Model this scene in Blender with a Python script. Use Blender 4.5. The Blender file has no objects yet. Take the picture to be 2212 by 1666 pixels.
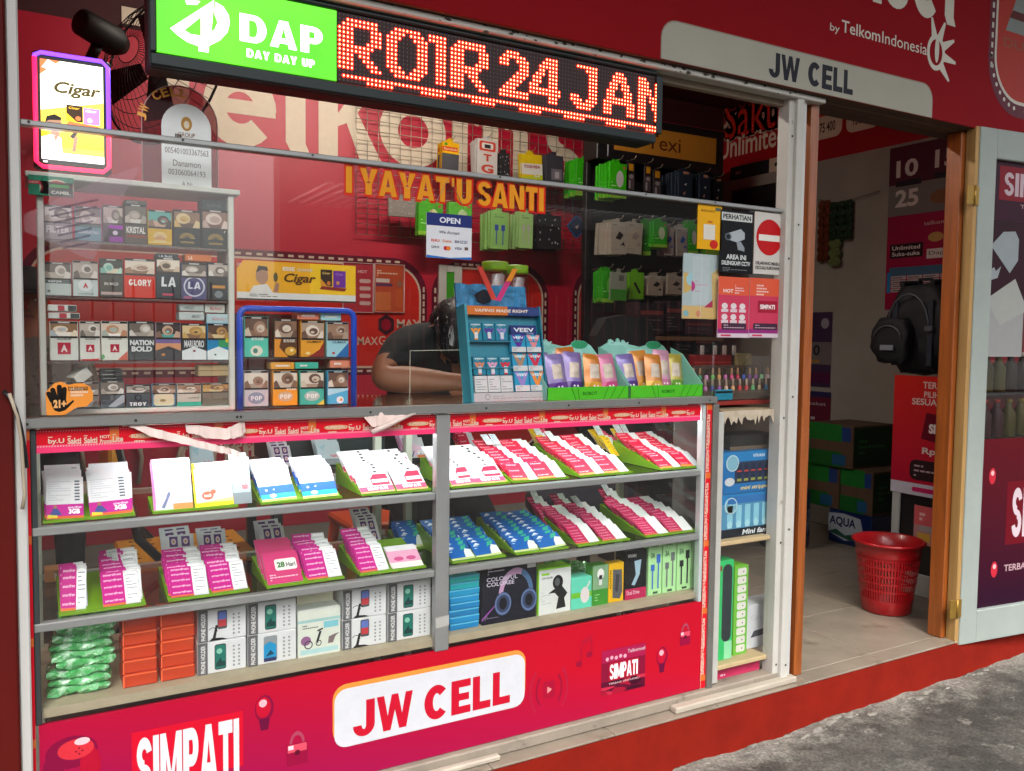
import bpy, bmesh, math, random
from mathutils import Vector as V3, Matrix
RAD = math.radians
sc = bpy.context.scene
col = sc.collection
# ---------------- camera ----------------
W, H, FPX = 2212.0, 1666.0, 1838.6
YAW, PITCH, ROLL = RAD(29.65), RAD(3.286), RAD(0.687)
C = V3((0.0, -2.0, 1.18))
_f = V3((math.sin(YAW)*math.cos(PITCH), math.cos(YAW)*math.cos(PITCH), -math.sin(PITCH)))
_r = V3((math.cos(YAW), -math.sin(YAW), 0)); _u = _r.cross(_f)
CR = math.cos(ROLL)*_r + math.sin(ROLL)*_u
CU = -math.sin(ROLL)*_r + math.cos(ROLL)*_u
CF = _f
cd = bpy.data.cameras.new('camera'); cam = bpy.data.objects.new('camera', cd); col.objects.link(cam)
cd.sensor_fit = 'HORIZONTAL'; cd.sensor_width = 36; cd.lens = 36*FPX/W; cd.clip_start = .02; cd.clip_end = 500
m = Matrix.Identity(4)
for i in range(3): m[i][0] = CR[i]; m[i][1] = CU[i]; m[i][2] = -CF[i]; m[i][3] = C[i]
cam.matrix_world = m
sc.camera = cam
# ---------------- world, sun, exposure ----------------
wd = bpy.data.worlds.new('World'); sc.world = wd; wd.use_nodes = True
nt = wd.node_tree; nt.nodes.clear()
sk = nt.nodes.new('ShaderNodeTexSky'); sk.sky_type = 'NISHITA'; sk.sun_disc = False
sk.sun_elevation = RAD(52); sk.sun_rotation = RAD(200); sk.air_density = 1.0; sk.dust_density = 6.0; sk.ozone_density = 1.0
hs = nt.nodes.new('ShaderNodeHueSaturation'); hs.inputs['Saturation'].default_value = .35
bg = nt.nodes.new('ShaderNodeBackground'); bg.inputs['Strength'].default_value = .135
wo = nt.nodes.new('ShaderNodeOutputWorld')
nt.links.new(sk.outputs[0], hs.inputs['Color']); nt.links.new(hs.outputs[0], bg.inputs[0]); nt.links.new(bg.outputs[0], wo.inputs[0])
sd = bpy.data.lights.new('sun', 'SUN'); sd.energy = .7; sd.angle = RAD(14); sd.color = (1, .96, .9)
so = bpy.data.objects.new('sun', sd); col.objects.link(so)
so.rotation_euler = (RAD(38), 0, RAD(-20))
sc.view_settings.view_transform = 'Standard'; sc.view_settings.look = 'None'
sc.view_settings.exposure = 1.48; sc.view_settings.gamma = 1.0
sc.cycles.max_bounces = 8; sc.cycles.transparent_max_bounces = 24; sc.cycles.glossy_bounces = 3
sc.cycles.diffuse_bounces = 4; sc.cycles.transmission_bounces = 4
sc.cycles.use_denoising = True
sc.cycles.sample_clamp_indirect = 4.0
sc.cycles.caustics_reflective = False; sc.cycles.caustics_refractive = False

# ---------------- pixel <-> world ----------------
def ray(u, v): return CR*((u-W/2)/FPX) + CU*((H/2-v)/FPX) + CF
def P(u, v, y):
    d = ray(u, v); t = (y-C.y)/d.y; p = C + d*t; return p.x, p.z
def PX(u, v, x):
    d = ray(u, v); t = (x-C.x)/d.x; p = C + d*t; return p.y, p.z
def PZ(u, v, z):
    d = ray(u, v); t = (z-C.z)/d.z; p = C + d*t; return p.x, p.y
def RX(a, b, y):                      # lower-left and upper-right corner of a front-facing rectangle at depth y
    x0, z0 = P(a[0], a[1], y); x1, z1 = P(b[0], b[1], y); return x0, z0, x1, z1
def T(c, r, x, y): return (553*c + x/4, 416.5*r + y/4)

# ---------------- materials ----------------
def lin(h):
    h = h.lstrip('#'); o = []
    for i in (0, 2, 4):
        s = int(h[i:i+2], 16)/255; o.append(s/12.92 if s <= .04045 else ((s+.055)/1.055)**2.4)
    return (*o, 1)
MATS = {}
def mat(name, hexc='#808080', rough=.5, metal=0, var=0, scale=15, bump=0, bscale=60, emit=0, ehex=None, spec=.5, trans=0, alpha=1, coat=0, dirt=None, damt=.5, dscale=6, stretch=None):
    if name in MATS: return MATS[name]
    m = bpy.data.materials.new(name); m.use_nodes = True; n = m.node_tree.nodes; l = m.node_tree.links
    b = n['Principled BSDF']; b.inputs['Roughness'].default_value = rough; b.inputs['Metallic'].default_value = metal
    b.inputs['Specular IOR Level'].default_value = spec; b.inputs['Coat Weight'].default_value = coat
    c = lin(hexc); b.inputs['Base Color'].default_value = c
    if trans: b.inputs['Transmission Weight'].default_value = trans
    if alpha < 1: b.inputs['Alpha'].default_value = alpha
    m.diffuse_color = c
    if emit:
        b.inputs['Emission Color'].default_value = lin(ehex or hexc); b.inputs['Emission Strength'].default_value = emit
    if var or bump or dirt:
        tc = n.new('ShaderNodeTexCoord'); mp = n.new('ShaderNodeMapping'); l.new(tc.outputs['Object'], mp.inputs[0])
        if stretch: mp.inputs['Scale'].default_value = stretch
        src = None
        if var:
            t = n.new('ShaderNodeTexNoise'); t.inputs['Scale'].default_value = scale; t.inputs['Detail'].default_value = 6; t.inputs['Roughness'].default_value = .65
            l.new(mp.outputs[0], t.inputs['Vector'])
            r = n.new('ShaderNodeMapRange'); r.inputs[1].default_value = .3; r.inputs[2].default_value = .7; r.inputs[3].default_value = 1-var; r.inputs[4].default_value = 1+var*.6
            l.new(t.outputs[0], r.inputs[0])
            mx = n.new('ShaderNodeMix'); mx.data_type = 'RGBA'; mx.blend_type = 'MULTIPLY'; mx.inputs[0].default_value = 1
            mx.inputs[6].default_value = c; l.new(r.outputs[0], mx.inputs[7]); src = mx.outputs[2]
        if dirt:
            t2 = n.new('ShaderNodeTexNoise'); t2.inputs['Scale'].default_value = dscale; t2.inputs['Detail'].default_value = 8; t2.inputs['Roughness'].default_value = .72
            l.new(mp.outputs[0], t2.inputs['Vector'])
            r2 = n.new('ShaderNodeMapRange'); r2.inputs[1].default_value = 1-damt; r2.inputs[2].default_value = 1-damt+.12
            l.new(t2.outputs[0], r2.inputs[0])
            m2 = n.new('ShaderNodeMix'); m2.data_type = 'RGBA'; l.new(r2.outputs[0], m2.inputs[0])
            if src is not None: l.new(src, m2.inputs[6])
            else: m2.inputs[6].default_value = c
            m2.inputs[7].default_value = lin(dirt); src = m2.outputs[2]
        if src is not None: l.new(src, b.inputs['Base Color'])
        if bump:
            t3 = n.new('ShaderNodeTexNoise'); t3.inputs['Scale'].default_value = bscale; t3.inputs['Detail'].default_value = 8
            l.new(mp.outputs[0], t3.inputs['Vector'])
            bp = n.new('ShaderNodeBump'); bp.inputs['Strength'].default_value = min(1, bump*8); bp.inputs['Distance'].default_value = bump*.01
            l.new(t3.outputs[0], bp.inputs['Height']); l.new(bp.outputs[0], b.inputs['Normal'])
    MATS[name] = m; return m
def glassmat(name, tint=(.96, .98, .97), refl=.085, rough=.0, dust=0.0):
    if name in MATS: return MATS[name]
    m = bpy.data.materials.new(name); m.use_nodes = True; n = m.node_tree.nodes; l = m.node_tree.links; n.clear()
    o = n.new('ShaderNodeOutputMaterial'); tr = n.new('ShaderNodeBsdfTransparent'); gl = n.new('ShaderNodeBsdfGlossy')
    tr.inputs[0].default_value = (*tint, 1); gl.inputs['Roughness'].default_value = rough
    lw = n.new('ShaderNodeLayerWeight'); lw.inputs[0].default_value = .5
    pw = n.new('ShaderNodeMath'); pw.operation = 'POWER'; pw.inputs[1].default_value = 5; l.new(lw.outputs['Facing'], pw.inputs[0])
    ma = n.new('ShaderNodeMath'); ma.operation = 'MULTIPLY_ADD'; ma.inputs[1].default_value = 1-refl; ma.inputs[2].default_value = refl; ma.use_clamp = True
    l.new(pw.outputs[0], ma.inputs[0])
    mx = n.new('ShaderNodeMixShader'); l.new(ma.outputs[0], mx.inputs[0]); l.new(tr.outputs[0], mx.inputs[1]); l.new(gl.outputs[0], mx.inputs[2])
    last = mx
    if dust:
        df = n.new('ShaderNodeBsdfDiffuse'); df.inputs[0].default_value = (.6, .6, .6, 1)
        t = n.new('ShaderNodeTexNoise'); t.inputs['Scale'].default_value = 3; t.inputs['Detail'].default_value = 9
        r = n.new('ShaderNodeMapRange'); r.inputs[1].default_value = .35; r.inputs[2].default_value = .75; r.inputs[3].default_value = dust*.2; r.inputs[4].default_value = dust
        l.new(t.outputs[0], r.inputs[0])
        m2 = n.new('ShaderNodeMixShader'); l.new(r.outputs[0], m2.inputs[0]); l.new(mx.outputs[0], m2.inputs[1]); l.new(df.outputs[0], m2.inputs[2]); last = m2
    l.new(last.outputs[0], o.inputs[0]); MATS[name] = m; return m
def filmmat(name, hexc, opac=.5, rough=.15):                # coloured clear plastic
    if name in MATS: return MATS[name]
    m = bpy.data.materials.new(name); m.use_nodes = True; n = m.node_tree.nodes; l = m.node_tree.links; b = n['Principled BSDF']
    b.inputs['Base Color'].default_value = lin(hexc); b.inputs['Roughness'].default_value = rough
    o = n['Material Output']; tr = n.new('ShaderNodeBsdfTransparent'); c = lin(hexc); tr.inputs[0].default_value = tuple(min(1, .35+x) for x in c[:3])+(1,)
    mx = n.new('ShaderNodeMixShader'); mx.inputs[0].default_value = opac
    l.new(tr.outputs[0], mx.inputs[1]); l.new(b.outputs[0], mx.inputs[2]); l.new(mx.outputs[0], o.inputs[0]); MATS[name] = m; return m
def pr(h, rough=.42):                                        # printed ink / card
    return mat('ink_'+h.lstrip('#')+('' if rough == .42 else str(rough)), h, rough, var=.05, scale=30, spec=.18)
ALU = mat('aluminium_profile', '#9b9d9c', .42, .55, var=.12, scale=9, bump=.02, bscale=90)
WHT = mat('chipped_white_paint', '#b9b7b0', .5, 0, var=.08, scale=8, dirt='#4a4238', damt=.36, dscale=14, bump=.03)
WHT2 = mat('white_door_paint', '#959e99', .5, 0, var=.1, scale=5, bump=.03, bscale=30, dirt='#7d8480', damt=.33, dscale=5)
PANE = glassmat('window_glass', (.99, .995, .99), refl=.042, dust=.0035)
SHELFGL = glassmat('shelf_glass', (.95, .985, .965), refl=.04)
CLEAR = glassmat('clear_plastic', (.95, .96, .95), refl=.12, rough=.05)
BLACKP = mat('black_plastic', '#141416', .4)
STEEL = mat('zinc_wire', '#a39a86', .35, .7)

# ---------------- geometry collector ----------------
TXT = {}
def glyphs(s, bold=0.0, shear=0.0):
    k = (s, bold, shear)
    if k in TXT: return TXT[k]
    cu = bpy.data.curves.new('t', 'FONT'); cu.body = s; cu.resolution_u = 3; cu.offset = bold; cu.shear = shear; cu.fill_mode = 'FRONT'
    ob = bpy.data.objects.new('t', cu); col.objects.link(ob)
    me = bpy.data.meshes.new_from_object(ob.evaluated_get(bpy.context.evaluated_depsgraph_get()))
    vs = [(v.co.x, v.co.y) for v in me.vertices]; fs = []
    for p in me.polygons:
        fs.append(tuple(p.vertices) if p.normal.z > 0 else tuple(reversed(p.vertices)))
    bpy.data.objects.remove(ob); bpy.data.curves.remove(cu); bpy.data.meshes.remove(me)
    if vs:
        x0 = min(v[0] for v in vs); x1 = max(v[0] for v in vs); y0 = min(v[1] for v in vs); y1 = max(v[1] for v in vs)
    else: x0 = y0 = 0; x1 = y1 = 1
    w = max(x1-x0, 1e-6); h = max(y1-y0, 1e-6)
    TXT[k] = ([((a-x0)/w, (b-y0)/h) for a, b in vs], fs, w/h); return TXT[k]
def _arc(cx, cy, rx, ry, tx, ty, t0, t1, n=12):                    # thick elliptical arc as quads
    o = []
    for i in range(n):
        a, b = RAD(t0+(t1-t0)*i/n), RAD(t0+(t1-t0)*(i+1)/n)
        o.append([(cx+rx*math.cos(a), cy+ry*math.sin(a)), (cx+rx*math.cos(b), cy+ry*math.sin(b)), (cx+(rx-tx)*math.cos(b), cy+(ry-ty)*math.sin(b)), (cx+(rx-tx)*math.cos(a), cy+(ry-ty)*math.sin(a))])
    return o
def _r(a, b, c, d): return [(a, b), (c, b), (c, d), (a, d)]
HV = {  # heavy block letters in a unit box: polygons, relative width
'J': ([_r(.6, .3, 1, 1)]+_arc(.5, .32, .5, .32, .4, .2, 180, 360), .72),
'W': ([[(0, 1), (.2, 1), (.3, .42), (.41, 1), (.59, 1), (.7, .42), (.8, 1), (1, 1), (.82, 0), (.62, 0), (.5, .56), (.38, 0), (.18, 0)][::-1]], 1.25),
'C': (_arc(.5, .5, .5, .5, .34, .24, 42, 318, 20), .9),
'E': ([_r(0, 0, .4, 1), _r(.4, 0, 1, .22), _r(.4, .39, .92, .6), _r(.4, .78, 1, 1)], .72),
'L': ([_r(0, 0, .4, 1), _r(.4, 0, 1, .23)], .68), 'I': ([_r(0, 0, 1, 1)], .3), 'T': ([_r(.32, 0, .68, .78), _r(0, .78, 1, 1)], .75),
'M': ([_r(0, 0, .26, 1), _r(.74, 0, 1, 1), [(.26, 1), (.26, .6), (.42, .1), (.58, .1), (.74, .6), (.74, 1), (.5, .36)]], 1.1),
'P': ([_r(0, 0, .38, 1), _r(.38, .8, .6, 1), _r(.38, .36, .6, .56)]+_arc(.58, .68, .42, .32, .36, .2, -90, 90), .8),
'A': ([[(0, 0), (.3, 0), (.5, .74), (.5, 1), (.34, 1)], [(1, 0), (.66, 1), (.5, 1), (.5, .74), (.7, 0)], [(.3, .17), (.7, .17), (.66, .36), (.35, .36)]], .95),
'Y': ([_r(.32, 0, .68, .45), [(0, 1), (.32, .4), (.5, .55), (.36, 1)], [(1, 1), (.64, 1), (.5, .55), (.68, .4)]], .9),
'N': ([_r(0, 0, .32, 1), _r(.68, 0, 1, 1), [(.32, 1), (.32, .62), (.68, 0), (.68, .38)]], .9),
'U': ([_r(0, .3, .36, 1), _r(.64, .3, 1, 1)]+_arc(.5, .32, .5, .32, .36, .2, 180, 360), .85),
'D': ([_r(0, 0, .34, 1), _r(.34, .8, .55, 1), _r(.34, 0, .55, .2)]+_arc(.52, .5, .48, .5, .34, .2, -90, 90, 14), .9),
'S': (_arc(.5, .72, .5, .28, .34, .19, 10, 270, 14)+_arc(.5, .28, .5, .28, .34, .19, -170, 90, 14), .75),
'O': (_arc(.5, .5, .5, .5, .34, .22, 0, 360, 24), .95), 'R': ([_r(0, 0, .36, 1), _r(.36, .8, .6, 1), _r(.36, .4, .6, .6), [(.4, .42), (.68, 0), (1, 0), (.72, .44)]]+_arc(.58, .7, .42, .3, .36, .19, -90, 90), .85),
'G': (_arc(.5, .5, .5, .5, .34, .22, 40, 350, 20)+[_r(.52, .3, 1, .5)], .95), ' ': ([], .42), "'": ([_r(.2, .65, .8, 1)], .25),
'e': (_arc(.5, .5, .5, .5, .3, .3, 0, 318, 24)+[_r(.18, .42, .99, .6)], 1.0), 'o': (_arc(.5, .5, .5, .5, .27, .27, 0, 360, 28), 1.0), 'l': ([_r(0, .1, 1, 1), [(0, .1), (.3, 0), (1.25, 0), (1, .1)]], .3),
'k': ([_r(0, 0, .33, 1), [(.33, .3), (.33, .42), (.66, .69), (.98, .69), (.56, .36)], [(.44, .4), (.72, 0), (1.12, 0), (.66, .46)]], .9),
'm': ([_r(0, 0, .2, 1), _r(.4, 0, .6, .7), _r(.8, 0, 1, .7)]+_arc(.36, .66, .24, .34, .2, .26, 0, 150, 10)+_arc(.76, .66, .24, .34, .2, .26, 0, 150, 10), 1.4),
's': (_arc(.5, .71, .48, .29, .32, .2, 20, 265, 14)+_arc(.5, .29, .48, .29, .32, .2, -160, 95, 14), .8)}
LAY = .0004
BASE = {}
class G:
    def __init__(s): s.v = []; s.f = []; s.m = []; s.mats = []; s.fr(); s.sm = []
    def fr(s, O=(0, 0, 0), U=(1, 0, 0), Vv=(0, 0, 1), N=(0, -1, 0)): s.O = V3(O); s.U = V3(U); s.V = V3(Vv); s.N = V3(N); return s
    def mi(s, mt):
        if isinstance(mt, str): mt = pr(mt)
        if mt not in s.mats: s.mats.append(mt)
        return s.mats.index(mt)
    def add(s, vs, fs, mt, smooth=False):
        b = len(s.v); k = s.mi(mt); s.v += [tuple(v) for v in vs]
        for f in fs: s.f.append(tuple(b+i for i in f)); s.m.append(k); s.sm.append(smooth)
        return s
    def pt(s, u, v, l=0): return s.O + s.U*u + s.V*v + s.N*(l*LAY)
    # ---- flat print in the current frame
    def pg(s, pts, mt, l=1): return s.add([s.pt(a, b, l) for a, b in pts], [tuple(range(len(pts)))], mt)
    def q(s, a, b, c, d, mt, l=1): return s.pg([(a, b), (c, b), (c, d), (a, d)], mt, l)
    def el(s, a, b, r1, r2, mt, l=1, n=18, t0=0, t1=360):
        full = abs(t1-t0) >= 359
        p = [(a+r1*math.cos(RAD(t0+(t1-t0)*i/n)), b+r2*math.sin(RAD(t0+(t1-t0)*i/n))) for i in range(n if full else n+1)]
        if not full: p.append((a, b))
        return s.pg(p, mt, l)
    def rr(s, a, b, c, d, r, mt, l=1, cor='abcd', n=5):
        p = []
        for k, (x, y, t) in zip('abcd', ((a+r, b+r, 180), (c-r, b+r, 270), (c-r, d-r, 0), (a+r, d-r, 90))):
            if k in cor: p += [(x+r*math.cos(RAD(t+90*i/n)), y+r*math.sin(RAD(t+90*i/n))) for i in range(n+1)]
            else: p.append({'a': (a, b), 'b': (c, b), 'c': (c, d), 'd': (a, d)}[k])
        return s.pg(p, mt, l)
    def ring(s, a, b, r, w, mt, l=1, n=24, t0=0, t1=360, asp=1):
        vs = []; fs = []
        for i in range(n+1):
            t = RAD(t0+(t1-t0)*i/n)
            vs += [s.pt(a+r*math.cos(t), b+r*asp*math.sin(t), l), s.pt(a+(r-w)*math.cos(t), b+(r-w)*asp*math.sin(t), l)]
            if i: fs.append((2*i-2, 2*i, 2*i+1, 2*i-1))
        return s.add(vs, fs, mt)
    def ln(s, p, q_, w, mt, l=1):
        d = V3((q_[0]-p[0], q_[1]-p[1])); n = V3((-d.y, d.x)).normalized()*(w/2)
        return s.pg([(p[0]-n.x, p[1]-n.y), (q_[0]-n.x, q_[1]-n.y), (q_[0]+n.x, q_[1]+n.y), (p[0]+n.x, p[1]+n.y)], mt, l)
    def text(s, t, a, b, w, h, mt, l=2, bold=0, shear=0, fit=True, rot=0):
        vs, fs, asp = glyphs(t, bold, shear)
        if not fit: w = h*asp if w is None else min(w, h*asp)
        cs, sn = math.cos(RAD(rot)), math.sin(RAD(rot))
        return s.add([s.pt(a+x*w*cs-y*h*sn, b+x*w*sn+y*h*cs, l) for x, y in vs], fs, mt)
    def heavy(s, t, a, b, w, h, mt, l=2, gap=.1, grow=0, shear=0):
        tot = sum(HV[c][1] for c in t)+gap*(len(t)-1); k = w/tot; x = a
        for c in t:
            ps, rw = HV[c]
            for j, p in enumerate(ps): s.pg([(x+u*rw*k+v*h*shear+(u-.5)*2*grow, b+v*h+(v-.5)*2*grow) for u, v in p], mt, l+.01*j)
            x += (rw+gap)*k
        return s
    def lines(s, a, b, w, h, n, mt, l=2, seed=0, fill=.5):             # rows of tiny print too small to read
        R = random.Random(seed); p = h/n
        for i in range(n):
            x = a; y = b+h-p*(i+.5+fill/2)
            while x < a+w*.98:
                k = min(R.uniform(.06, .16)*w, a+w-x); s.q(x, y, x+k*.82, y+p*fill, mt, l); x += k
                if R.random() < .12: break
        return s
    def blot(s, a, b, c, d, cols, l=1, seed=0, n=9):                   # printed picture made of colour patches
        R = random.Random(seed); s.q(a, b, c, d, cols[0], l)
        w, h = c-a, d-b
        for i in range(n):
            cx, cy = R.uniform(a, c), R.uniform(b, d); rx, ry = R.uniform(.1, .28)*w, R.uniform(.1, .32)*h
            p = []
            for j in range(9):
                t = j/9*6.283+R.uniform(-.2, .2); k = R.uniform(.65, 1.2)
                p.append((min(max(cx+rx*k*math.cos(t), a), c), min(max(cy+ry*k*math.sin(t), b), d)))
            s.pg(p, cols[1+i % (len(cols)-1)], l+.1*(i+1))
        return s
    # ---- solids in world axes
    def box(s, x0, x1, y0, y1, z0, z1, mt):
        v = [(x, y, z) for z in (z0, z1) for y in (y0, y1) for x in (x0, x1)]
        return s.add(v, [(0, 2, 3, 1), (4, 5, 7, 6), (0, 1, 5, 4), (1, 3, 7, 5), (3, 2, 6, 7), (2, 0, 4, 6)], mt)
    def bb(s, x0, x1, y0, y1, z0, z1, mt, c=.003):                     # box with chamfered edges
        c = min(c, abs(x1-x0)*.45, abs(y1-y0)*.45, abs(z1-z0)*.45)
        lo = (x0, y0, z0); hi = (x1, y1, z1); vs = []; idx = {}
        for ax in range(3):
            for sg in (0, 1):
                for a in (0, 1):
                    for b in (0, 1):
                        p = [0, 0, 0]; o = [i for i in range(3) if i != ax]
                        p[ax] = hi[ax] if sg else lo[ax]
                        p[o[0]] = hi[o[0]]-c if a else lo[o[0]]+c
                        p[o[1]] = hi[o[1]]-c if b else lo[o[1]]+c
                        k = [0, 0, 0]; k[ax] = sg; k[o[0]] = a; k[o[1]] = b
                        idx[(ax, *k)] = len(vs); vs.append(tuple(p))
        fs = []
        ctr = V3([(lo[i]+hi[i])/2 for i in range(3)])
        def face(ids):
            p = [V3(vs[i]) for i in ids]; n = (p[1]-p[0]).cross(p[2]-p[0]); cc = sum(p, V3())/len(p)
            fs.append(tuple(ids) if n.dot(cc-ctr) > 0 else tuple(reversed(ids)))
        for ax in range(3):
            for sg in (0, 1):
                o = [i for i in range(3) if i != ax]; ids = []
                for a, b in ((0, 0), (1, 0), (1, 1), (0, 1)):
                    k = [0, 0, 0]; k[ax] = sg; k[o[0]] = a; k[o[1]] = b; ids.append(idx[(ax, *k)])
                face(ids)
        for e in range(3):
            a, b = [i for i in range(3) if i != e]
            for sa in (0, 1):
                for sb in (0, 1):
                    k0 = [0, 0, 0]; k0[a] = sa; k0[b] = sb; k1 = list(k0); k1[e] = 1
                    face([idx[(a, *k0)], idx[(a, *k1)], idx[(b, *k1)], idx[(b, *k0)]])
        for k in [(x, y, z) for x in (0, 1) for y in (0, 1) for z in (0, 1)]:
            face([idx[(0, *k)], idx[(1, *k)], idx[(2, *k)]])
        return s.add(vs, fs, mt)
    def tube(s, pts, r, mt, n=8, closed=False, cap=True):
        pts = [V3(p) for p in pts]; N = len(pts); vs = []; fs = []
        rs = r if isinstance(r, (list, tuple)) else [r]*N
        up = V3((0, 0, 1)); prev = None
        for i, p in enumerate(pts):
            a = pts[(i-1) % N] if (closed or i) else p; b = pts[(i+1) % N] if (closed or i < N-1) else p
            t = (b-a).normalized()
            if prev is None:
                prev = t.cross(up) if abs(t.z) < .9 else t.cross(V3((1, 0, 0)))
            prev = (prev - t*prev.dot(t)).normalized(); q2 = t.cross(prev)
            for k in range(n): th = 6.28318*k/n; vs.append(p+(prev*math.cos(th)+q2*math.sin(th))*rs[i])
        M = N if closed else N-1
        for i in range(M):
            for k in range(n):
                a = i*n; b = ((i+1) % N)*n; fs.append((a+k, a+(k+1) % n, b+(k+1) % n, b+k))
        if cap and not closed: fs += [tuple(reversed(range(n))), tuple(range((N-1)*n, N*n))]
        return s.add(vs, fs, mt, True)
    def cyl(s, p, q_, r, mt, n=12): return s.tube([p, q_], r, mt, n)
    def lathe(s, prof, cx, cy, mt, n=20, sx=1, sy=1, cap=True):
        vs = []; fs = []
        for (r, z) in prof:
            for k in range(n): t = 6.28318*k/n; vs.append((cx+r*sx*math.cos(t), cy+r*sy*math.sin(t), z))
        for i in range(len(prof)-1):
            for k in range(n): a = i*n; fs.append((a+k, a+(k+1) % n, a+n+(k+1) % n, a+n+k))
        if cap: fs += [tuple(reversed(range(n))), tuple(range((len(prof)-1)*n, len(prof)*n))]
        return s.add(vs, fs, mt, True)
    def prism(s, pts, y0, y1, mt):                                     # x,z outline pushed from y0 (front) to y1
        n = len(pts); vs = [(a, y0, b) for a, b in pts]+[(a, y1, b) for a, b in pts]
        A = sum(pts[i][0]*pts[(i+1) % n][1]-pts[(i+1) % n][0]*pts[i][1] for i in range(n))
        fr = tuple(range(n)); bk = tuple(range(2*n-1, n-1, -1))
        sd_ = [(i, n+i, n+(i+1) % n, (i+1) % n) for i in range(n)]
        if A < 0: fr = fr[::-1]; bk = bk[::-1]; sd_ = [f[::-1] for f in sd_]
        return s.add(vs, [fr, bk]+sd_, mt)
    # ---- objects
    def bbox(s):
        return [(min(v[i] for v in s.v), max(v[i] for v in s.v)) for i in range(3)]
    def mesh(s, name, base=(0, 0, 0)):
        me = bpy.data.meshes.new(name)
        me.from_pydata([(v[0]-base[0], v[1]-base[1], v[2]-base[2]) for v in s.v], [], s.f)
        for mt in s.mats: me.materials.append(mt)
        me.polygons.foreach_set('material_index', s.m); me.polygons.foreach_set('use_smooth', s.sm); me.update()
        return me
    def part(s, name, parent):
        b = BASE[parent.name]; o = bpy.data.objects.new(name, s.mesh(name, b)); col.objects.link(o); o.parent = parent; BASE[o.name] = b; return o
    def obj(s, name, label=None, cat=None, group=None, kind=None, base=None):
        if base is None:
            b = s.bbox(); base = ((b[0][0]+b[0][1])/2, (b[1][0]+b[1][1])/2, b[2][0])
        o = bpy.data.objects.new(name, s.mesh(name, base)); col.objects.link(o); o.location = base; BASE[o.name] = base
        return tag(o, label, cat, group, kind)
def tag(o, label=None, cat=None, group=None, kind=None):
    for k, v in (('label', label), ('category', cat), ('group', group), ('kind', kind)):
        if v: o[k] = v
    return o
def thing(name, label, cat, base=(0, 0, 0), group=None, rot=None):
    o = bpy.data.objects.new(name, None); col.objects.link(o); o.location = base; o.empty_display_size = .05
    BASE[o.name] = tuple(base) if not rot else (0, 0, 0)
    if rot: o.rotation_euler = rot
    return tag(o, label, cat, group)
def place(me, name, loc, rot=(0, 0, 0), label=None, cat=None, group=None, parent=None):
    o = bpy.data.objects.new(name, me); col.objects.link(o); o.location = loc; o.rotation_euler = rot
    if parent: o.parent = parent
    return tag(o, label, cat, group)
def copy_tree(o, loc, parent=None, label=None, group=None):
    c = o.copy(); col.objects.link(c); c.location = loc
    if parent: c.parent = parent
    if label: c['label'] = label
    if group: c['group'] = group
    for ch in list(o.children): copy_tree(ch, ch.location, c)
    return c
ORD = ['first', 'second', 'third', 'fourth', 'fifth', 'sixth', 'seventh', 'eighth', 'ninth', 'tenth', 'eleventh', 'twelfth']
RED = '#c4122f'
# ================= setting =================
FZ = .04                     # shop floor level
BW = 2.57                    # back wall depth
SX = 4.3                     # right side wall
YF = -.07                    # fascia face
random.seed(4)
def smn(x, y, s, k=0):
    from mathutils import noise
    return noise.noise(V3((x*s, y*s, k)))
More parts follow.
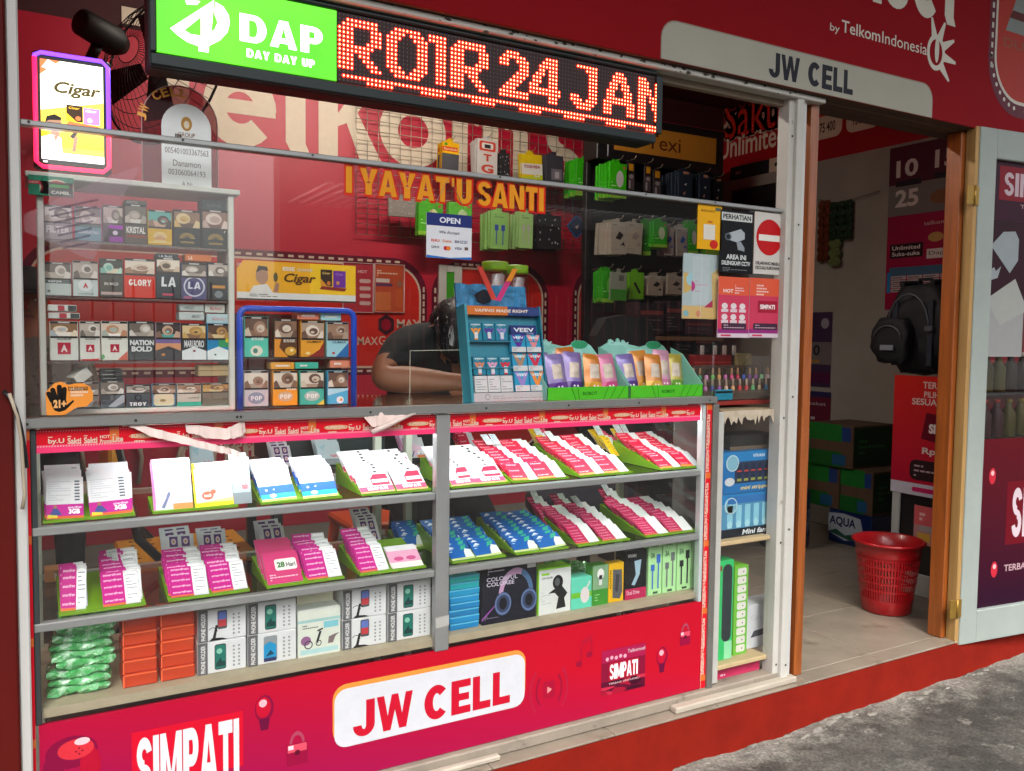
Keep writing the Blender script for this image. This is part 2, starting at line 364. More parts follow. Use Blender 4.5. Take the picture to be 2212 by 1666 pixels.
# street
g = G()
CONC = mat('street_concrete', '#504e48', .85, var=.42, scale=16, bump=.55, bscale=55, dirt='#33312c', damt=.5, dscale=2.2)
def rough_ground(m):
    n = m.node_tree.nodes; l = m.node_tree.links; b = n['Principled BSDF']; src = b.inputs['Base Color'].links[0].from_socket
    tc = n.new('ShaderNodeTexCoord'); v = n.new('ShaderNodeTexVoronoi'); v.inputs['Scale'].default_value = 26; l.new(tc.outputs['Object'], v.inputs['Vector'])
    t = n.new('ShaderNodeTexNoise'); t.inputs['Scale'].default_value = 9; t.inputs['Detail'].default_value = 12; t.inputs['Roughness'].default_value = .8; l.new(tc.outputs['Object'], t.inputs['Vector'])
    r = n.new('ShaderNodeMapRange'); r.inputs[1].default_value = .57; r.inputs[2].default_value = .68; l.new(t.outputs[0], r.inputs[0])
    mx = n.new('ShaderNodeMix'); mx.data_type = 'RGBA'; l.new(r.outputs[0], mx.inputs[0]); l.new(src, mx.inputs[6]); mx.inputs[7].default_value = lin('#85827a')
    r2 = n.new('ShaderNodeMapRange'); r2.inputs[1].default_value = .0; r2.inputs[2].default_value = .35; r2.inputs[3].default_value = .55; r2.inputs[4].default_value = 1.05; l.new(v.outputs['Distance'], r2.inputs[0])
    m2 = n.new('ShaderNodeMix'); m2.data_type = 'RGBA'; m2.blend_type = 'MULTIPLY'; m2.inputs[0].default_value = .5; l.new(mx.outputs[2], m2.inputs[6]); l.new(r2.outputs[0], m2.inputs[7]); 
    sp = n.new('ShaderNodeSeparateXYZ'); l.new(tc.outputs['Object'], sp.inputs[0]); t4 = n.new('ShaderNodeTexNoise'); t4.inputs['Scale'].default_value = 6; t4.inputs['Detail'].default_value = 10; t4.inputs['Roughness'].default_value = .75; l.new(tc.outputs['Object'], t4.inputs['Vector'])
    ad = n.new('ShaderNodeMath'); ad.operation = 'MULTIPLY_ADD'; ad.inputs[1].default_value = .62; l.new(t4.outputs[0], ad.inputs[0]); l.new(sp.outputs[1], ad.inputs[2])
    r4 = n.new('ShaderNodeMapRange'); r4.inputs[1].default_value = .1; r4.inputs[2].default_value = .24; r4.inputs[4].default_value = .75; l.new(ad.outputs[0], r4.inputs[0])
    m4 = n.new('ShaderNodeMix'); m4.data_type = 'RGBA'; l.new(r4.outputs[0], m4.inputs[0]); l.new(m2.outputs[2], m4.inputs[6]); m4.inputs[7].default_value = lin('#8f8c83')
    t5 = n.new('ShaderNodeTexNoise'); t5.inputs['Scale'].default_value = 110; t5.inputs['Detail'].default_value = 6; l.new(tc.outputs['Object'], t5.inputs['Vector']); r5 = n.new('ShaderNodeMapRange'); r5.inputs[1].default_value = .32; r5.inputs[2].default_value = .68; r5.inputs[3].default_value = .55; r5.inputs[4].default_value = 1.35; l.new(t5.outputs[0], r5.inputs[0])
    m5 = n.new('ShaderNodeMix'); m5.data_type = 'RGBA'; m5.blend_type = 'MULTIPLY'; m5.inputs[0].default_value = 1; l.new(m4.outputs[2], m5.inputs[6]); l.new(r5.outputs[0], m5.inputs[7]); l.new(m5.outputs[2], b.inputs['Base Color'])
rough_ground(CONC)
def gz(x, y):
    z = -.125 + .02*max(0, min(x-1.6, 2.6)) + .012*smn(x, y, 2.2) + .008*smn(x, y, 7, 3) + .005*smn(x, y, 19, 5) + .003*smn(x, y, 45, 7) + (.03*max(0, smn(x, y, 5, 9))*max(0, 1-abs(y+.09)/.18))
    return z
xs = [-14+i*1.0 for i in range(14)]+[i*.0225 for i in range(260)]+[5.85+i*1.0 for i in range(14)]
ys = [-16+i*.9 for i in range(15)]+[-2.4+i*.025 for i in range(97)]
vs = []; fs = []
for j, y in enumerate(ys):
    for i, x in enumerate(xs): vs.append((x, y, gz(x, y)))
n = len(xs)
for j in range(len(ys)-1):
    for i in range(n-1): fs.append((j*n+i, j*n+i+1, (j+1)*n+i+1, (j+1)*n+i))
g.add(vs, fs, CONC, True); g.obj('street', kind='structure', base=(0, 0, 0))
g = G().box(-60, 60, -80, 40, -.6, -.34, mat('far_ground', '#5d5a54', .9, var=.2, scale=.5)); g.obj('ground', kind='structure', base=(0, 0, 0))
R = random.Random(12); g = G(); MO = mat('mortar_smear', '#7f7c73', .9, var=.25, scale=40, bump=.3, bscale=90)
for i in range(90):
    x = R.uniform(.9, 4.2); yy = -.078-abs(R.gauss(0, .03)); k = R.uniform(.006, .028); z = gz(x, yy)-.002; n_ = 7
    top = [(x+k*.55*math.cos(6.283*j/n_)*R.uniform(.5, 1.3)*1.6, yy+k*.5*math.sin(6.283*j/n_)*R.uniform(.5, 1.2), z+R.uniform(.2, .6)*min(k, .01)) for j in range(n_)]; bot = [(x+k*math.cos(6.283*j/n_)*R.uniform(.8, 1.3)*1.7, min(-.0765, yy+k*math.sin(6.283*j/n_)*R.uniform(.7, 1.2)), z-.01) for j in range(n_)]
    g.add(bot+top, [tuple(range(n_, 2*n_))]+[(j, (j+1) % n_, n_+(j+1) % n_, n_+j) for j in range(n_)], MO, True)
g.obj('mortar_rubble', 'pale mortar crumbs along the foot of the red step', 'rubble', None, 'stuff', (0, 0, 0))
# step riser, floor slab
RISER = mat('red_painted_concrete', '#7e1a0e', .8, spec=.12, var=.18, scale=9, bump=.2, bscale=60, dirt='#6a4a40', damt=.33, dscale=11)
g = G().box(-.7, 6.5, -.076, .3, -.35, FZ-.008, RISER); g.obj('step', kind='structure', base=(0, 0, 0))
GROUT = mat('floor_grout', '#5b5348', .9, var=.2)
TILE = mat('beige_floor_tile', '#8a8072', .3, var=.22, scale=7, dirt='#62584a', damt=.46, dscale=4, bump=.01)
g = G().box(-.4, SX, -.074, BW, -.3, FZ-.006, GROUT); fl = g.obj('floor', kind='structure', base=(0, 0, 0))
tm = G().bb(0, .398, 0, .398, -.006, .0, TILE, .0015).mesh('floor_tile')
tl = G().bb(0, .398, 0, .0725, -.006, .0, TILE, .0015).mesh('ledge_tile')
for i in range(12):
    o = place(tl, 'ledge_tile', (-.55+i*.4, -.0775, FZ), parent=fl)
for j in range(6):
    for i in range(6): place(tm, 'floor_tile', (1.86+i*.4, -.003+j*.4, FZ), parent=fl)
# walls and ceiling
REDW = mat('red_wall_banner', '#b31230', .45, var=.05, scale=3, bump=.006, bscale=20)
GREYW = mat('plaster_wall', '#8a857a', .8, var=.1, scale=4, dirt='#5f5748', damt=.34, dscale=3, bump=.03)
g = G().box(-.5, SX+.1, BW, BW+.1, .14, 2.64, REDW); g.box(-.5, SX+.1, BW+.004, BW+.1, 2.64, 2.8, mat('dark_maroon_upper_wall', '#3c0a10', .7, var=.1)); g.box(-.5, SX+.1, BW+.002, BW+.1, -.1, .14, GREYW); wb = g.obj('wall_back', kind='structure', base=(0, BW, 0))  # strip above the banner is coloured a darker maroon
g = G().box(SX, SX+.1, -.05, BW+.1, -.1, 2.8, GREYW); wr = g.obj('wall_right', kind='structure', base=(SX, 0, 0))
g = G().box(-.6, -.42, -.05, BW+.1, -.1, 2.8, REDW); g.obj('wall_left', kind='structure', base=(-.5, 0, 0))
g = G().box(-.6, SX+.1, -.06, BW+.1, 2.8, 2.9, mat('ceiling_board', '#4a1a18', .8, var=.2)); g.obj('ceiling', kind='structure', base=(0, 0, 2.8))
g = G().box(3.165, 6.5, .088, .104, -.3, 2.8, mat('red_front_wall', '#8a1420', .5, var=.08)); g.obj('wall_front', kind='structure', base=(3.2, 0, 0))
# ---- lettering on the back wall banner
CREAM = pr('#ddcfb9'); y = BW-.002
zb = P(890, 362, y)[1]; zx = P(890, 207, y)[1]; hx = zx-zb
g = G().fr((0, y, 0))
def bl(ch, u0, u1, v, up=1.0):
    x0 = P(u0, v, y)[0]; x1 = P(u1, v, y)[0]; g.heavy(ch, x0, zb, x1-x0, hx*up, CREAM, 1)
xt0, xt1 = P(361, 230, y)[0], P(409, 230, y)[0]
g.q(xt0, zb-.02, xt1, zb+hx*1.45, CREAM); g.q(xt0-.2, zb+hx*1.3, xt1+.2, zb+hx*1.5, CREAM, 2)
bl('e', 438, 597, 250); bl('l', 617, 660, 260, 1.45); bl('k', 688, 812, 260, 1.45); bl('o', 820, 963, 280); bl('m', 976, 1140, 300); bl('s', 1178, 1258, 320); bl('e', 1275, 1400, 340)
g.part('banner_lettering', wb)
# lower arched panels with dashed rims
g = G().fr((0, y, 0)); PNL = pr('#c0261c'); LT = pr('#cdb8a4'); DK = pr('#5d1327')
def arch(x0, x1, z0, z1, r, lab=None):
    g.rr(x0-.05, z0-.05, x1+.05, z1+.05, r+.05, DK, 1, 'abcd', 8); g.rr(x0-.012, z0-.012, x1+.012, z1+.012, r+.012, LT, 2, 'abcd', 8); g.rr(x0, z0, x1, z1, r, PNL, 3, 'abcd', 8)
    n = int((x1-x0)/.06)
    for i in range(n): g.q(x0+r*.6+i*(x1-x0-r*1.2)/n, z0-.034, x0+r*.6+i*(x1-x0-r*1.2)/n+.03, z0-.022, LT, 4); g.q(x0+r*.6+i*(x1-x0-r*1.2)/n, z1+.022, x0+r*.6+i*(x1-x0-r*1.2)/n+.03, z1+.034, LT, 4)
    n = int((z1-z0)/.06)
    for i in range(n):
        z = z0+r*.6+i*(z1-z0-r*1.2)/n
        g.q(x0-.034, z, x0-.022, z+.03, LT, 4); g.q(x1+.022, z, x1+.034, z+.03, LT, 4)
xa = P(345, 1020, y)[0]; xb = P(905, 700, y)[0]; za = P(900, 790, y)[1]; zt = P(820, 575, y)[1]
arch(xa-.55, xb, za, zt, .16)
x0, z0 = P(850, 705, y); g.text('MAX', x0+.02, z0-.01, .15, .05, LT, 5, .02); g.text('STREAM', x0+.02, z0-.05, .15, .028, LT, 5)
cx, cz = P(834, 700, y); g.pg([(cx+.055*math.sin(RAD(60*k)), cz-.005+.06*math.cos(RAD(60*k))) for k in range(6)][::-1], pr('#3b1a24'), 5); g.el(cx, cz-.005, .03, .033, pr('#8e1028'), 6)
x0, z0 = P(772, 745, y); g.text('MAX', x0, z0, .12, .045, LT, 5, .01); x0, z0 = P(818, 745, y); g.text('Games', x0, z0, .17, .05, LT, 5, .005)
xc, zc_ = P(1252, 790, y); xd = P(1180, 600, y)[0]
arch(P(915, 700, y)[0]+.1, P(1170, 640, y)[0], .5, P(1150, 590, y)[1], .16); arch(P(1250, 700, y)[0], P(1250, 700, y)[0]+.9, .55, P(1270, 590, y)[1], .16)
x0, z0 = P(1259, 666, y); g.text('Paket', x0, z0, .22, .07, LT, 5, .01)
x0, z0 = P(392, 972, y); g.text('Telkomsel', x0, z0, .36, .07, LT, 5, .008); x0, z0 = P(386, 1015, y); g.text('Orbit', x0, z0, .42, .16, LT, 5, .03)
g.part('banner_panels', wb)
# ---- right wall red band and posters (frame faces -x)
g = G().fr((SX-.002, 0, 0), (0, -1, 0), (0, 0, 1), (-1, 0, 0))
yL = BW; zbn = PX(2039, 291, SX)[1]
BAND = mat('red_band_print', '#96141c', .5, spec=.15, var=.06, scale=4)
g.q(-BW, zbn, .0, 2.79, BAND, 1)
def wt(s, a, b, h, mt, bold=0, l=3):
    y0, z0 = PX(a[0], a[1], SX); y1, z1 = PX(b[0], b[1], SX); g.text(s, -y0, z0, y0-y1, h, mt, l, bold)
LT2 = pr('#c3ae98'); LT3 = pr('#d0bda8'); DR = pr('#571210')
def halo(s, a, b, h, mt, bold):
    for dx, dz in ((-.02, 0), (.02, 0), (0, -.02), (0, .02), (-.014, -.014), (.014, .014), (-.014, .014), (.014, -.014)):
        y0, z0 = PX(a[0], a[1], SX); y1, z1 = PX(b[0], b[1], SX); g.text(s, -y0+dx, z0+dz, y0-y1, h, LT2, 2, bold)
    wt(s, a, b, h, mt, 0, 3)
halo('Combo', T(2, 0, 1850, 985), T(2, 0, 2330, 880), .15, DR, .02); halo('Sakti', T(2, 0, 1840, 1220), T(3, 0, 110, 1060), .28, pr('#b5281a'), .03)
wt('Unlimited', T(2, 0, 1790, 1390), T(3, 0, 150, 1225), .15, LT3, .015)
for (a, b, t1, t2) in ((390, 640, '3GB', '75 400'), (675, 965, '17GB', '150 400'), (985, 1250, '30GB', '300 600')):
    y0, z0 = PX(*T(3, 0, a, 1240-(a-390)*.23), SX); y1, _ = PX(*T(3, 0, b, 1190), SX)
    g.rr(-y0, z0+.01, -y1, z0+.36, .05, LT2, 2); g.q(-y0+.02, z0+.15, -y1-.02, z0+.33, pr('#b12a1a'), 3)
    g.text(t1, -y0+.06, z0+.18, (y0-y1)-.12, .11, LT3, 4, .02); g.text(t2, -y0+.05, z0+.05, (y0-y1)-.1, .06, pr('#3b1b18'), 4, .015)
y0, z0 = PX(1578, 389, SX); y1, z1 = PX(1662, 371, SX); y2, _ = PX(1704, 362, SX)
g.q(-y0, zbn-.005, -y1, zbn+.085, pr('#16161c'), 4); g.lines(-y0+.05, zbn+.02, (y0-y1)-.1, .04, 1, LT2, 5, 2); g.q(-y1, zbn-.005, -y2+.2, zbn+.085, LT2, 4)
for i in range(8): g.el(-y1+.06+i*.05, zbn+.04, .014, .014, pr('#a02020') if i % 3 else pr('#33333a'), 5, 8)
g.part('wall_banner', wr)
# posters hung on the right wall
def sideposter(name, label, a, b, draw, cat='poster', thick=.003, grp=None):
    y0, z0 = PX(a[0], a[1], SX); y1, z1 = PX(b[0], b[1], SX); w, h = y0-y1, z1-z0
    gg = G(); gg.box(SX-.002-thick, SX-.002, y1, y0, z0, z1, pr('#b9b2a6')); gg.fr((SX-.002-thick, y0, z0), (0, -1, 0), (0, 0, 1), (-1, 0, 0)); draw(gg, w, h); return gg.obj(name, label, cat, grp)
def d1(g, w, h):
    g.q(0, 0, w, h, '#4a1428'); g.q(0, 0, w, h*.45, '#6f6a66', 1.5)
    g.text('10', w*.1, h*.55, w*.3, h*.25, '#c6bfb8', 3, .03); g.text('15', w*.62, h*.6, w*.28, h*.25, '#c6bfb8', 3, .03); g.text('25', w*.1, h*.12, w*.32, h*.25, '#c6bfb8', 3, .03)
    g.q(w*.1, h*.42, w*.45, h*.5, '#1c1520', 3); g.q(w*.62, h*.45, w*.95, h*.53, '#1c1520', 3); g.el(w*.72, h*.2, w*.15, h*.1, '#7a5138', 3)
sideposter('tariff_poster', 'dark maroon poster with large white numbers below the red wall band', T(3, 0, 1040, 1880), T(3, 0, 1720, 1150), d1)
def d2(g, w, h):
    g.q(0, 0, w, h, '#8e1038'); g.q(w*.05, h*.55, w*.5, h*.7, '#1d1016', 2); g.text('Unlimited', w*.08, h*.635, w*.38, h*.045, '#d8cfc8', 3, .01); g.text('Suka-suka', w*.08, h*.57, w*.38, h*.045, '#d8cfc8', 3, .01)
    g.q(w*.05, h*.36, w, h*.45, '#3d5f78', 2); g.q(0.02*w, h*.18, w*.07, h*.40, '#1f78a8', 2.4)
    for i in range(4):
        for j in range(4): g.q(w*(.08+.22*i), h*(.185+.045*j), w*(.285+.22*i), h*(.222+.045*j), '#a7a0a0', 3); g.q(w*(.1+.22*i), h*(.197+.045*j), w*(.24+.22*i), h*(.207+.045*j), '#50484a', 4)
    g.q(w*.55, h*.52, w*.95, h*.62, '#c8c2bc', 2); g.text('Dapat', w*.58, h*.545, w*.3, h*.05, '#231a1c', 3); g.el(w*.66, h*.74, w*.1, h*.05, '#b28a50', 2)
    g.text('telkomsel', w*.5, h*.87, w*.4, h*.04, '#c9a9a0', 2)
sideposter('price_table_poster', 'crimson poster with price table above the hanging backpack', T(3, 1, 1012, 1010), T(3, 1, 1700, 130), d2)
def d3(g, w, h):
    g.q(0, 0, w, h, '#3b2c44'); g.q(0, h*.3, w, h*.6, '#6a6260', 2); g.text('10', w*.2, h*.42, w*.4, h*.14, '#221c26', 3, .02); g.el(w*.75, h*.85, w*.14, h*.07, '#8d8a92', 2); g.q(w*.15, h*.32, w*.6, h*.36, '#94713c', 3); g.q(0, h*.05, w, h*.2, '#4c1d3c', 2)
sideposter('purple_poster', 'narrow purple poster with a grey middle beside the left door jamb', T(3, 1, 300, 1666), T(3, 1, 565, 1030), d3)
def d4(g, w, h):
    g.q(0, 0, w, h, '#5c2030'); g.text('paket', w*.1, h*.6, w*.7, h*.12, '#b8a8a8', 3); g.q(0, h*.85, w, h, '#2c2850', 2); g.lines(w*.2, h*.2, w*.6, h*.15, 1, pr('#b8a8a8'), 3, 3)
sideposter('brown_poster', 'small brown poster above the green cartons', T(3, 2, 330, 360), T(3, 2, 552, 60), d4)
# ---- opposite side of the street, seen only as reflections in the glass
PALE = mat('pale_house_wall', '#767066', .8, var=.08, scale=1)
g = G().box(-9, .3, -12.4, -12, -.4, 5.2, PALE); g.box(3.6, 14, -12.4, -12, -.4, 5.2, PALE); hb = thing('opposite_house', 'pale house across the street mirrored in the shop glass', 'house', (2, -12, -.3))
g.part('wall', hb); g = G()
for i in list(range(49))+list(range(67, 120)): g.box(-9+i*.19, -8.905+i*.19, -12.0, -9.9, 3.3-(0), 3.34, mat('awning_sheet', '#d6d6d4', .4))
tag(g.part('awning', hb), kind='stuff')
for i in (0, 1, 4, 5, 6): G().box(-7+i*3, -5.4+i*3, -12.0, -11.97, .9, 2.6, mat('dark_window', '#2a2f33', .1)).part('window', hb)
fe = thing('spiked_fence', 'spiked metal fence across the street mirrored in the shop glass', 'fence', (2, -8, -.3))
FM = mat('fence_paint', '#7d3a34', .5)
for z in (.4, 1.5): G().box(-8, 12, -8.03, -8, z, z+.05, FM).part('rail', fe)
pk = G().cyl((0, 0, -.2), (0, 0, 1.75), .012, FM, 6).mesh('picket')
for i in range(60): place(pk, 'picket', (-4+i*.2, -.015, .3), parent=fe)
# ================= fascia =================
zf = P(1106, 57, YF)[1]
FASC = mat('fascia_vinyl', '#840a14', .6, spec=.08, var=.05, scale=2, bump=.004, bscale=10)
fa = thing('fascia_sign', 'long red fascia board with white lettering above the shopfront', 'sign', (2.5, YF, zf))
g = G().box(-.6, 6.4, YF, .1, zf, 3.4, FASC); g.box(-.6, 6.4, YF+.004, .1, zf-.001, zf+.001, mat('fascia_underside', '#4a3528', .8, var=.2)); g.part('board', fa)
g = G().fr((0, YF, 0))
GW = pr('#c9c4b8')
x0 = P(1427, 110, YF)[0]; x1 = P(2014, 230, YF)[0]; z1 = P(1456, 44, YF)[1]
NP = mat('name_panel_vinyl', '#a3a195', .6, spec=.1, var=.06, scale=3, dirt='#8e8a80', damt=.3, dscale=8)
g.rr(x0, zf+.001, x1, z1, .055, pr('#8c8374'), 1, 'cd'); g.rr(x0+.003, zf+.002, x1-.003, z1-.004, .053, NP, 2, 'cd')
a = P(1660, 165, YF); b = P(1841, 203, YF); c_ = P(1672, 114, YF)
g.heavy('JW CELL', a[0], a[1], b[0]-a[0], c_[1]-a[1], pr('#15151f'), 3, .1, .0008)
g.part('name_panel', fa)
g = G().fr((0, YF, 0))
a = P(*T(3, 0, 535, 250), YF); b = P(*T(3, 0, 1370, 500), YF); c_ = P(*T(3, 0, 640, 172), YF); zz = P(*T(3, 0, 640, 278), YF)[1]
w = b[0]-a[0]; g.text('by', a[0], zz-.012, w*.09, (c_[1]-zz)*.8, GW, 2); g.text('Telkom', a[0]+w*.11, zz, w*.385, c_[1]-zz, GW, 2, .008); g.text('Indonesia', a[0]+w*.515, zz, w*.485, c_[1]-zz, GW, 2)
lx, lz = P(*T(3, 0, 1450, 455), YF); g.ring(lx, lz, .05, .014, GW, 2, asp=1.25)
g.el(lx+.005, lz+.01, .012, .045, GW, 2.5)
for k in range(5):
    t = RAD(105-38*k); p0 = (lx+.045*math.cos(t), lz+.055*math.sin(t)); p1 = (lx+.115*math.cos(t), lz+.12*math.sin(t)); nn = (-math.sin(t)*.016, math.cos(t)*.016)
    g.pg([(p0[0]-nn[0], p0[1]-nn[1]), (p1[0]-nn[0]*.3, p1[1]-nn[1]*.3), (p1[0]+nn[0]*.3, p1[1]+nn[1]*.3), (p0[0]+nn[0], p0[1]+nn[1])], GW, 2.2)
z0 = P(*T(3, 0, 1390, 165), YF)[1]
for ch, u0, u1, hh in (('m', 590, 975, .2), ('s', 1000, 1212, .2), ('e', 1248, 1475, .2), ('l', 1528, 1602, .31)):
    xa_, xb_ = P(*T(3, 0, u0, 60), YF)[0], P(*T(3, 0, u1, 150), YF)[0]; g.heavy(ch, xa_, z0, xb_-xa_, hh, GW, 2)
xa_ = P(*T(3, 0, 590, 60), YF)[0]
for i, (ch, hh) in enumerate((('o', .2), ('k', .31), ('l', .31), ('e', .2), ('T', .31))): g.heavy(ch, xa_-.2-i*.19, z0, .16 if ch != 'l' else .06, hh, GW, 2)
g.part('fascia_lettering', fa)
g = G().fr((0, YF, 0)); x0 = P(*T(3, 0, 1972, 500), YF)[0]; z0 = P(*T(3, 0, 2212, 895), YF)[1]; x1, z1 = x0+1.0, z0+.62
g.rr(x0-.05, z0-.06, x1+.05, z1+.05, .2, pr('#5a1528'), 1, 'abcd', 10); g.rr(x0-.012, z0-.012, x1+.012, z1+.012, .165, GW, 2, 'abcd', 10); g.rr(x0, z0, x1, z1, .155, pr('#a52a1a'), 3, 'abcd', 10)
for i in range(14): zz = z0+.1+i*.036; g.q(x0-.036, zz, x0-.024, zz+.02, GW, 3)
for i in range(8): t = RAD(180+11*i+4); g.el(x0+.155+.185*math.cos(t), z0+.155+.185*math.sin(t), .008, .008, GW, 3, 8)
for i in range(20): g.el(x0+.2+i*.036, z0-.03, .008, .008, GW, 3, 8)
g.pg([(x0+.05, z0+.25), (x0+.35, z0+.25), (x0+.42, z0+.4), (x0+.12, z0+.4)], pr('#7f8683'), 4); g.pg([(x0+.07, z0+.3), (x0+.3, z0+.3), (x0+.32, z0+.33), (x0+.09, z0+.33)], pr('#5a1a1a'), 5)
g.text('DUNIA', x0+.04, z0+.19, .3, .035, pr('#8a4a34'), 4, .02); g.part('emblem_panel', fa)
# roof over the pavement
rf = thing('roof_overhang', 'grey corrugated roof jutting over the shop pavement', 'roof', (2, -1, 3.2))
g = G()
for i in range(50): g.box(-3+i*.2, -2.9+i*.2, -2.0, .3, 3.2, 3.22, mat('roof_sheet', '#8b8782', .5, .3)); g.box(-2.9+i*.2, -2.8+i*.2, -2.0, .3, 3.23, 3.25, mat('roof_sheet', '#8b8782'))
g.part('roof_sheet', rf)
# ================= shopfront frame =================
def screw(g, x, y, z, r=.004): g.el(x, z, r, r, mat('screw_head', '#3c3a36', .4, .6), 3, 8)
x0, x1 = P(10, 0, -.03)[0], P(37, 0, -.03)[0]
fr_ = thing('shopfront_frame', 'chipped white aluminium frame around the shop window', 'window frame', (1.1, 0, FZ))
G().bb(x0, x1, -.03, .03, FZ-.01, zf, mat('grey_white_post', '#c2c1be', .45, .1, var=.12, scale=7, stretch=(1, 1, .15)), .003).part('left_post', fr_)
zt0, zt1 = P(1106, 80, -.05)[1], zf-.002
g = G().bb(x0, 2.275, -.05, -.005, zt0, zt1, WHT, .003); R = random.Random(3)
trl = g.part('top_rail', fr_)
CH = mat('bare_paint_chip', '#3a332b', .8)
g = G().fr((0, -.0502, 0))
for i in range(46):
    x = R.uniform(.75, 2.2); z = zt1-.001-abs(R.gauss(0, .009)); k = R.uniform(.002, .009); g.pg([(x+k*math.cos(t)*R.uniform(.6, 1.6), z+k*.7*math.sin(t)*R.uniform(.5, 1.1)) for t in (0, 1.2, 2.3, 3.3, 4.4, 5.4)], CH, .5+i*.02)
tag(g.part('paint_chips', trl), kind='stuff')
G().bb(x1+.001, 2.17, -.003, .022, zt0-.018, zt0+.03, mat('beige_trim', '#8f8172', .5, var=.1), .002).part('inner_trim', fr_)

xa, xb = P(*T(3, 0, 190, 900), -.03)[0], P(*T(3, 0, 243, 900), -.03)[0]
G().bb(xa, xb, -.03, .02, FZ+.03, zt0+.004, WHT, .003).part('window_stile', fr_)
xc, xd = P(*T(3, 0, 262, 900), -.045)[0], P(*T(3, 0, 374, 900), -.045)[0]
g = G().bb(xc, xd-.028, -.045, .02, FZ+.012, zt0+.01, WHT, .003); g.bb(xd-.027, xd, -.03, .03, FZ+.002, zt0+.01, mat('grey_white_post'), .003); g.part('right_post', fr_)
g = G().fr((0, -.0455, 0))
for (c, r, a, b) in ((3, 1, 262, 278), (3, 2, 212, 98), (3, 2, 180, 1243), (3, 3, 150, 748)): screw(g, *[q for q in (P(*T(c, r, a, b), -.0455)[0],)], 0, P(*T(c, r, a, b), -.0455)[1])
tag(g.part('screws', fr_), kind='stuff')
g = G().fr((0, -.0305, 0))
for (c, r, a, b) in ((3, 0, 208, 1178), (3, 1, 178, 570), (3, 2, 135, 280), (3, 2, 107, 1358), (3, 3, 68, 745)): screw(g, P(*T(c, r, a, b), -.0305)[0], 0, P(*T(c, r, a, b), -.0305)[1])
tag(g.part('screws', fr_), kind='stuff')
# mid bar with its glass panes
zm = P(37, 265, -.01)[1]; zm = (zm+P(1568, 440, -.01)[1])/2
XR = xa+.004
gp = thing('glass_partition', 'glass window with thin aluminium top bar above the counter', 'window', (1.1, 0, 1.0))
g = G().bb(x1, XR, -.014, .012, zm-.006, zm+.006, ALU, .002); g.fr((0, -.0143, 0))
for u, v in ((62, 269), (395, 305), (675, 333), (1080, 376), (1395, 424), (1545, 440)): screw(g, P(u, v, -.014)[0], 0, zm+.001, .003)
g.part('top_bar', gp)
xs_ = P(1540, 800, 0)[0]
G().box(x1+.002, xs_-.002, -.002, .002, 1.006, zm-.009, PANE).part('pane', gp)
G().box(xs_+.002, XR, -.002, .002, 1.006-.03, zm-.009, PANE).part('pane', gp)
G().bb(xs_-.002, xs_+.002, -.004, .004, .98, P(1545, 735, 0)[1], CLEAR, .001).part('pane_joint', gp)
# ================= glass showcase counter =================
ZT = 1.0; Z1 = P(800, 1075, 0)[1]; Z1 = .777; Z2 = .575; ZB = .385; ZP = .356; XE = 1.862; YB = .43
sh = thing('glass_showcase', 'long glass display counter with aluminium frame and red poster base', 'showcase', (.93, .2, FZ))
g = G().bb(-.02, XE, -.024, .012, ZT-.019, ZT+.002, mat('top_bar_aluminium', '#8f908e', .4, .6, var=.12, scale=6), .002); g.fr((0, -.0243, 0))
for u, v in ((58, 907), (293, 900), (512, 895), (520, 894), (800, 886), (1050, 875), (1228, 870), (1380, 867), (1533, 862)): screw(g, P(u, v, -.024)[0], 0, ZT-.009, .0032)
g.part('top_bar', sh)
G().box(-.01, XE-.005, .013, YB, ZT-.006, ZT, SHELFGL).part('top_glass', sh)
xm0, xm1 = P(943, 1050, -.015)[0], P(972, 1050, -.015)[0]
g = G().bb(xm0, xm1, -.015, .012, ZP, ZT-.022, ALU, .002); g.fr((0, -.0153, 0)); za = P(955, 1340, -.015)[1]; g.pg([(xm0, za-.02), (xm1, za-.016), (xm1, za+.012), (xm0, za+.008)], pr('#a3a39f'), 1); g.part('centre_post', sh)
for xx0, xx1 in ((.0, xm0), (xm1, XE-.05)):
    for z in (Z1, Z2):
        G().bb(xx0+.001, xx1-.001, -.011, .012, z-.021, z-.003, ALU, .002).part('shelf_rail', sh)
    G().box(xx0+.003, xx1-.003, -.0035, -.0005, ZP, ZT-.022, PANE).part('front_pane', sh)
for z in (Z1, Z2):
    G().box(.01, XE-.05, .013, YB-.03, z-.007, z-.001, SHELFGL).part('glass_shelf', sh)
g = G().box(.005, XE-.03, .004, YB, ZB-.02, ZB, mat('base_board', '#a2987f', .6, var=.12)); g.part('bottom_shelf', sh)
xl = P(84, 1200, -.005)[0]
G().bb(XE-.05, XE-.036, -.012, .012, ZP, ZT-.022, mat('bright_aluminium', '#c3cccc', .35, .3), .002).part('end_post', sh)
G().bb(XE-.012, XE+.012, -.02, .012, FZ+.03, ZT-.022, mat('dark_aluminium', '#7d7b76', .45, .5, var=.15), .002).part('end_post', sh)
G().bb(.0, .012, -.008, .012, ZP, ZT-.022, mat('dark_edge_post', '#43484a', .4, .4), .002).part('left_post', sh)
for x in (.0, .9, 1.0, XE-.05): G().bb(x, x+.022, YB-.022, YB, FZ, ZT-.007, mat('back_post_paint', '#b3b7a6', .5), .002).part('back_post', sh)
G().box(.01, XE-.02, YB-.02, YB-.004, FZ, ZB-.021, mat('brown_board', '#4e3a2c', .8)).part('back_board', sh)
for z in (Z1, Z2): G().bb(.022, XE-.05, YB-.02, YB-.002, z-.022, z-.008, mat('back_post_paint'), .002).part('back_rail', sh)
G().box(XE-.036, XE-.0365+.003, .012, YB-.02, ZB, ZT-.03, PANE).part('end_pane', sh)
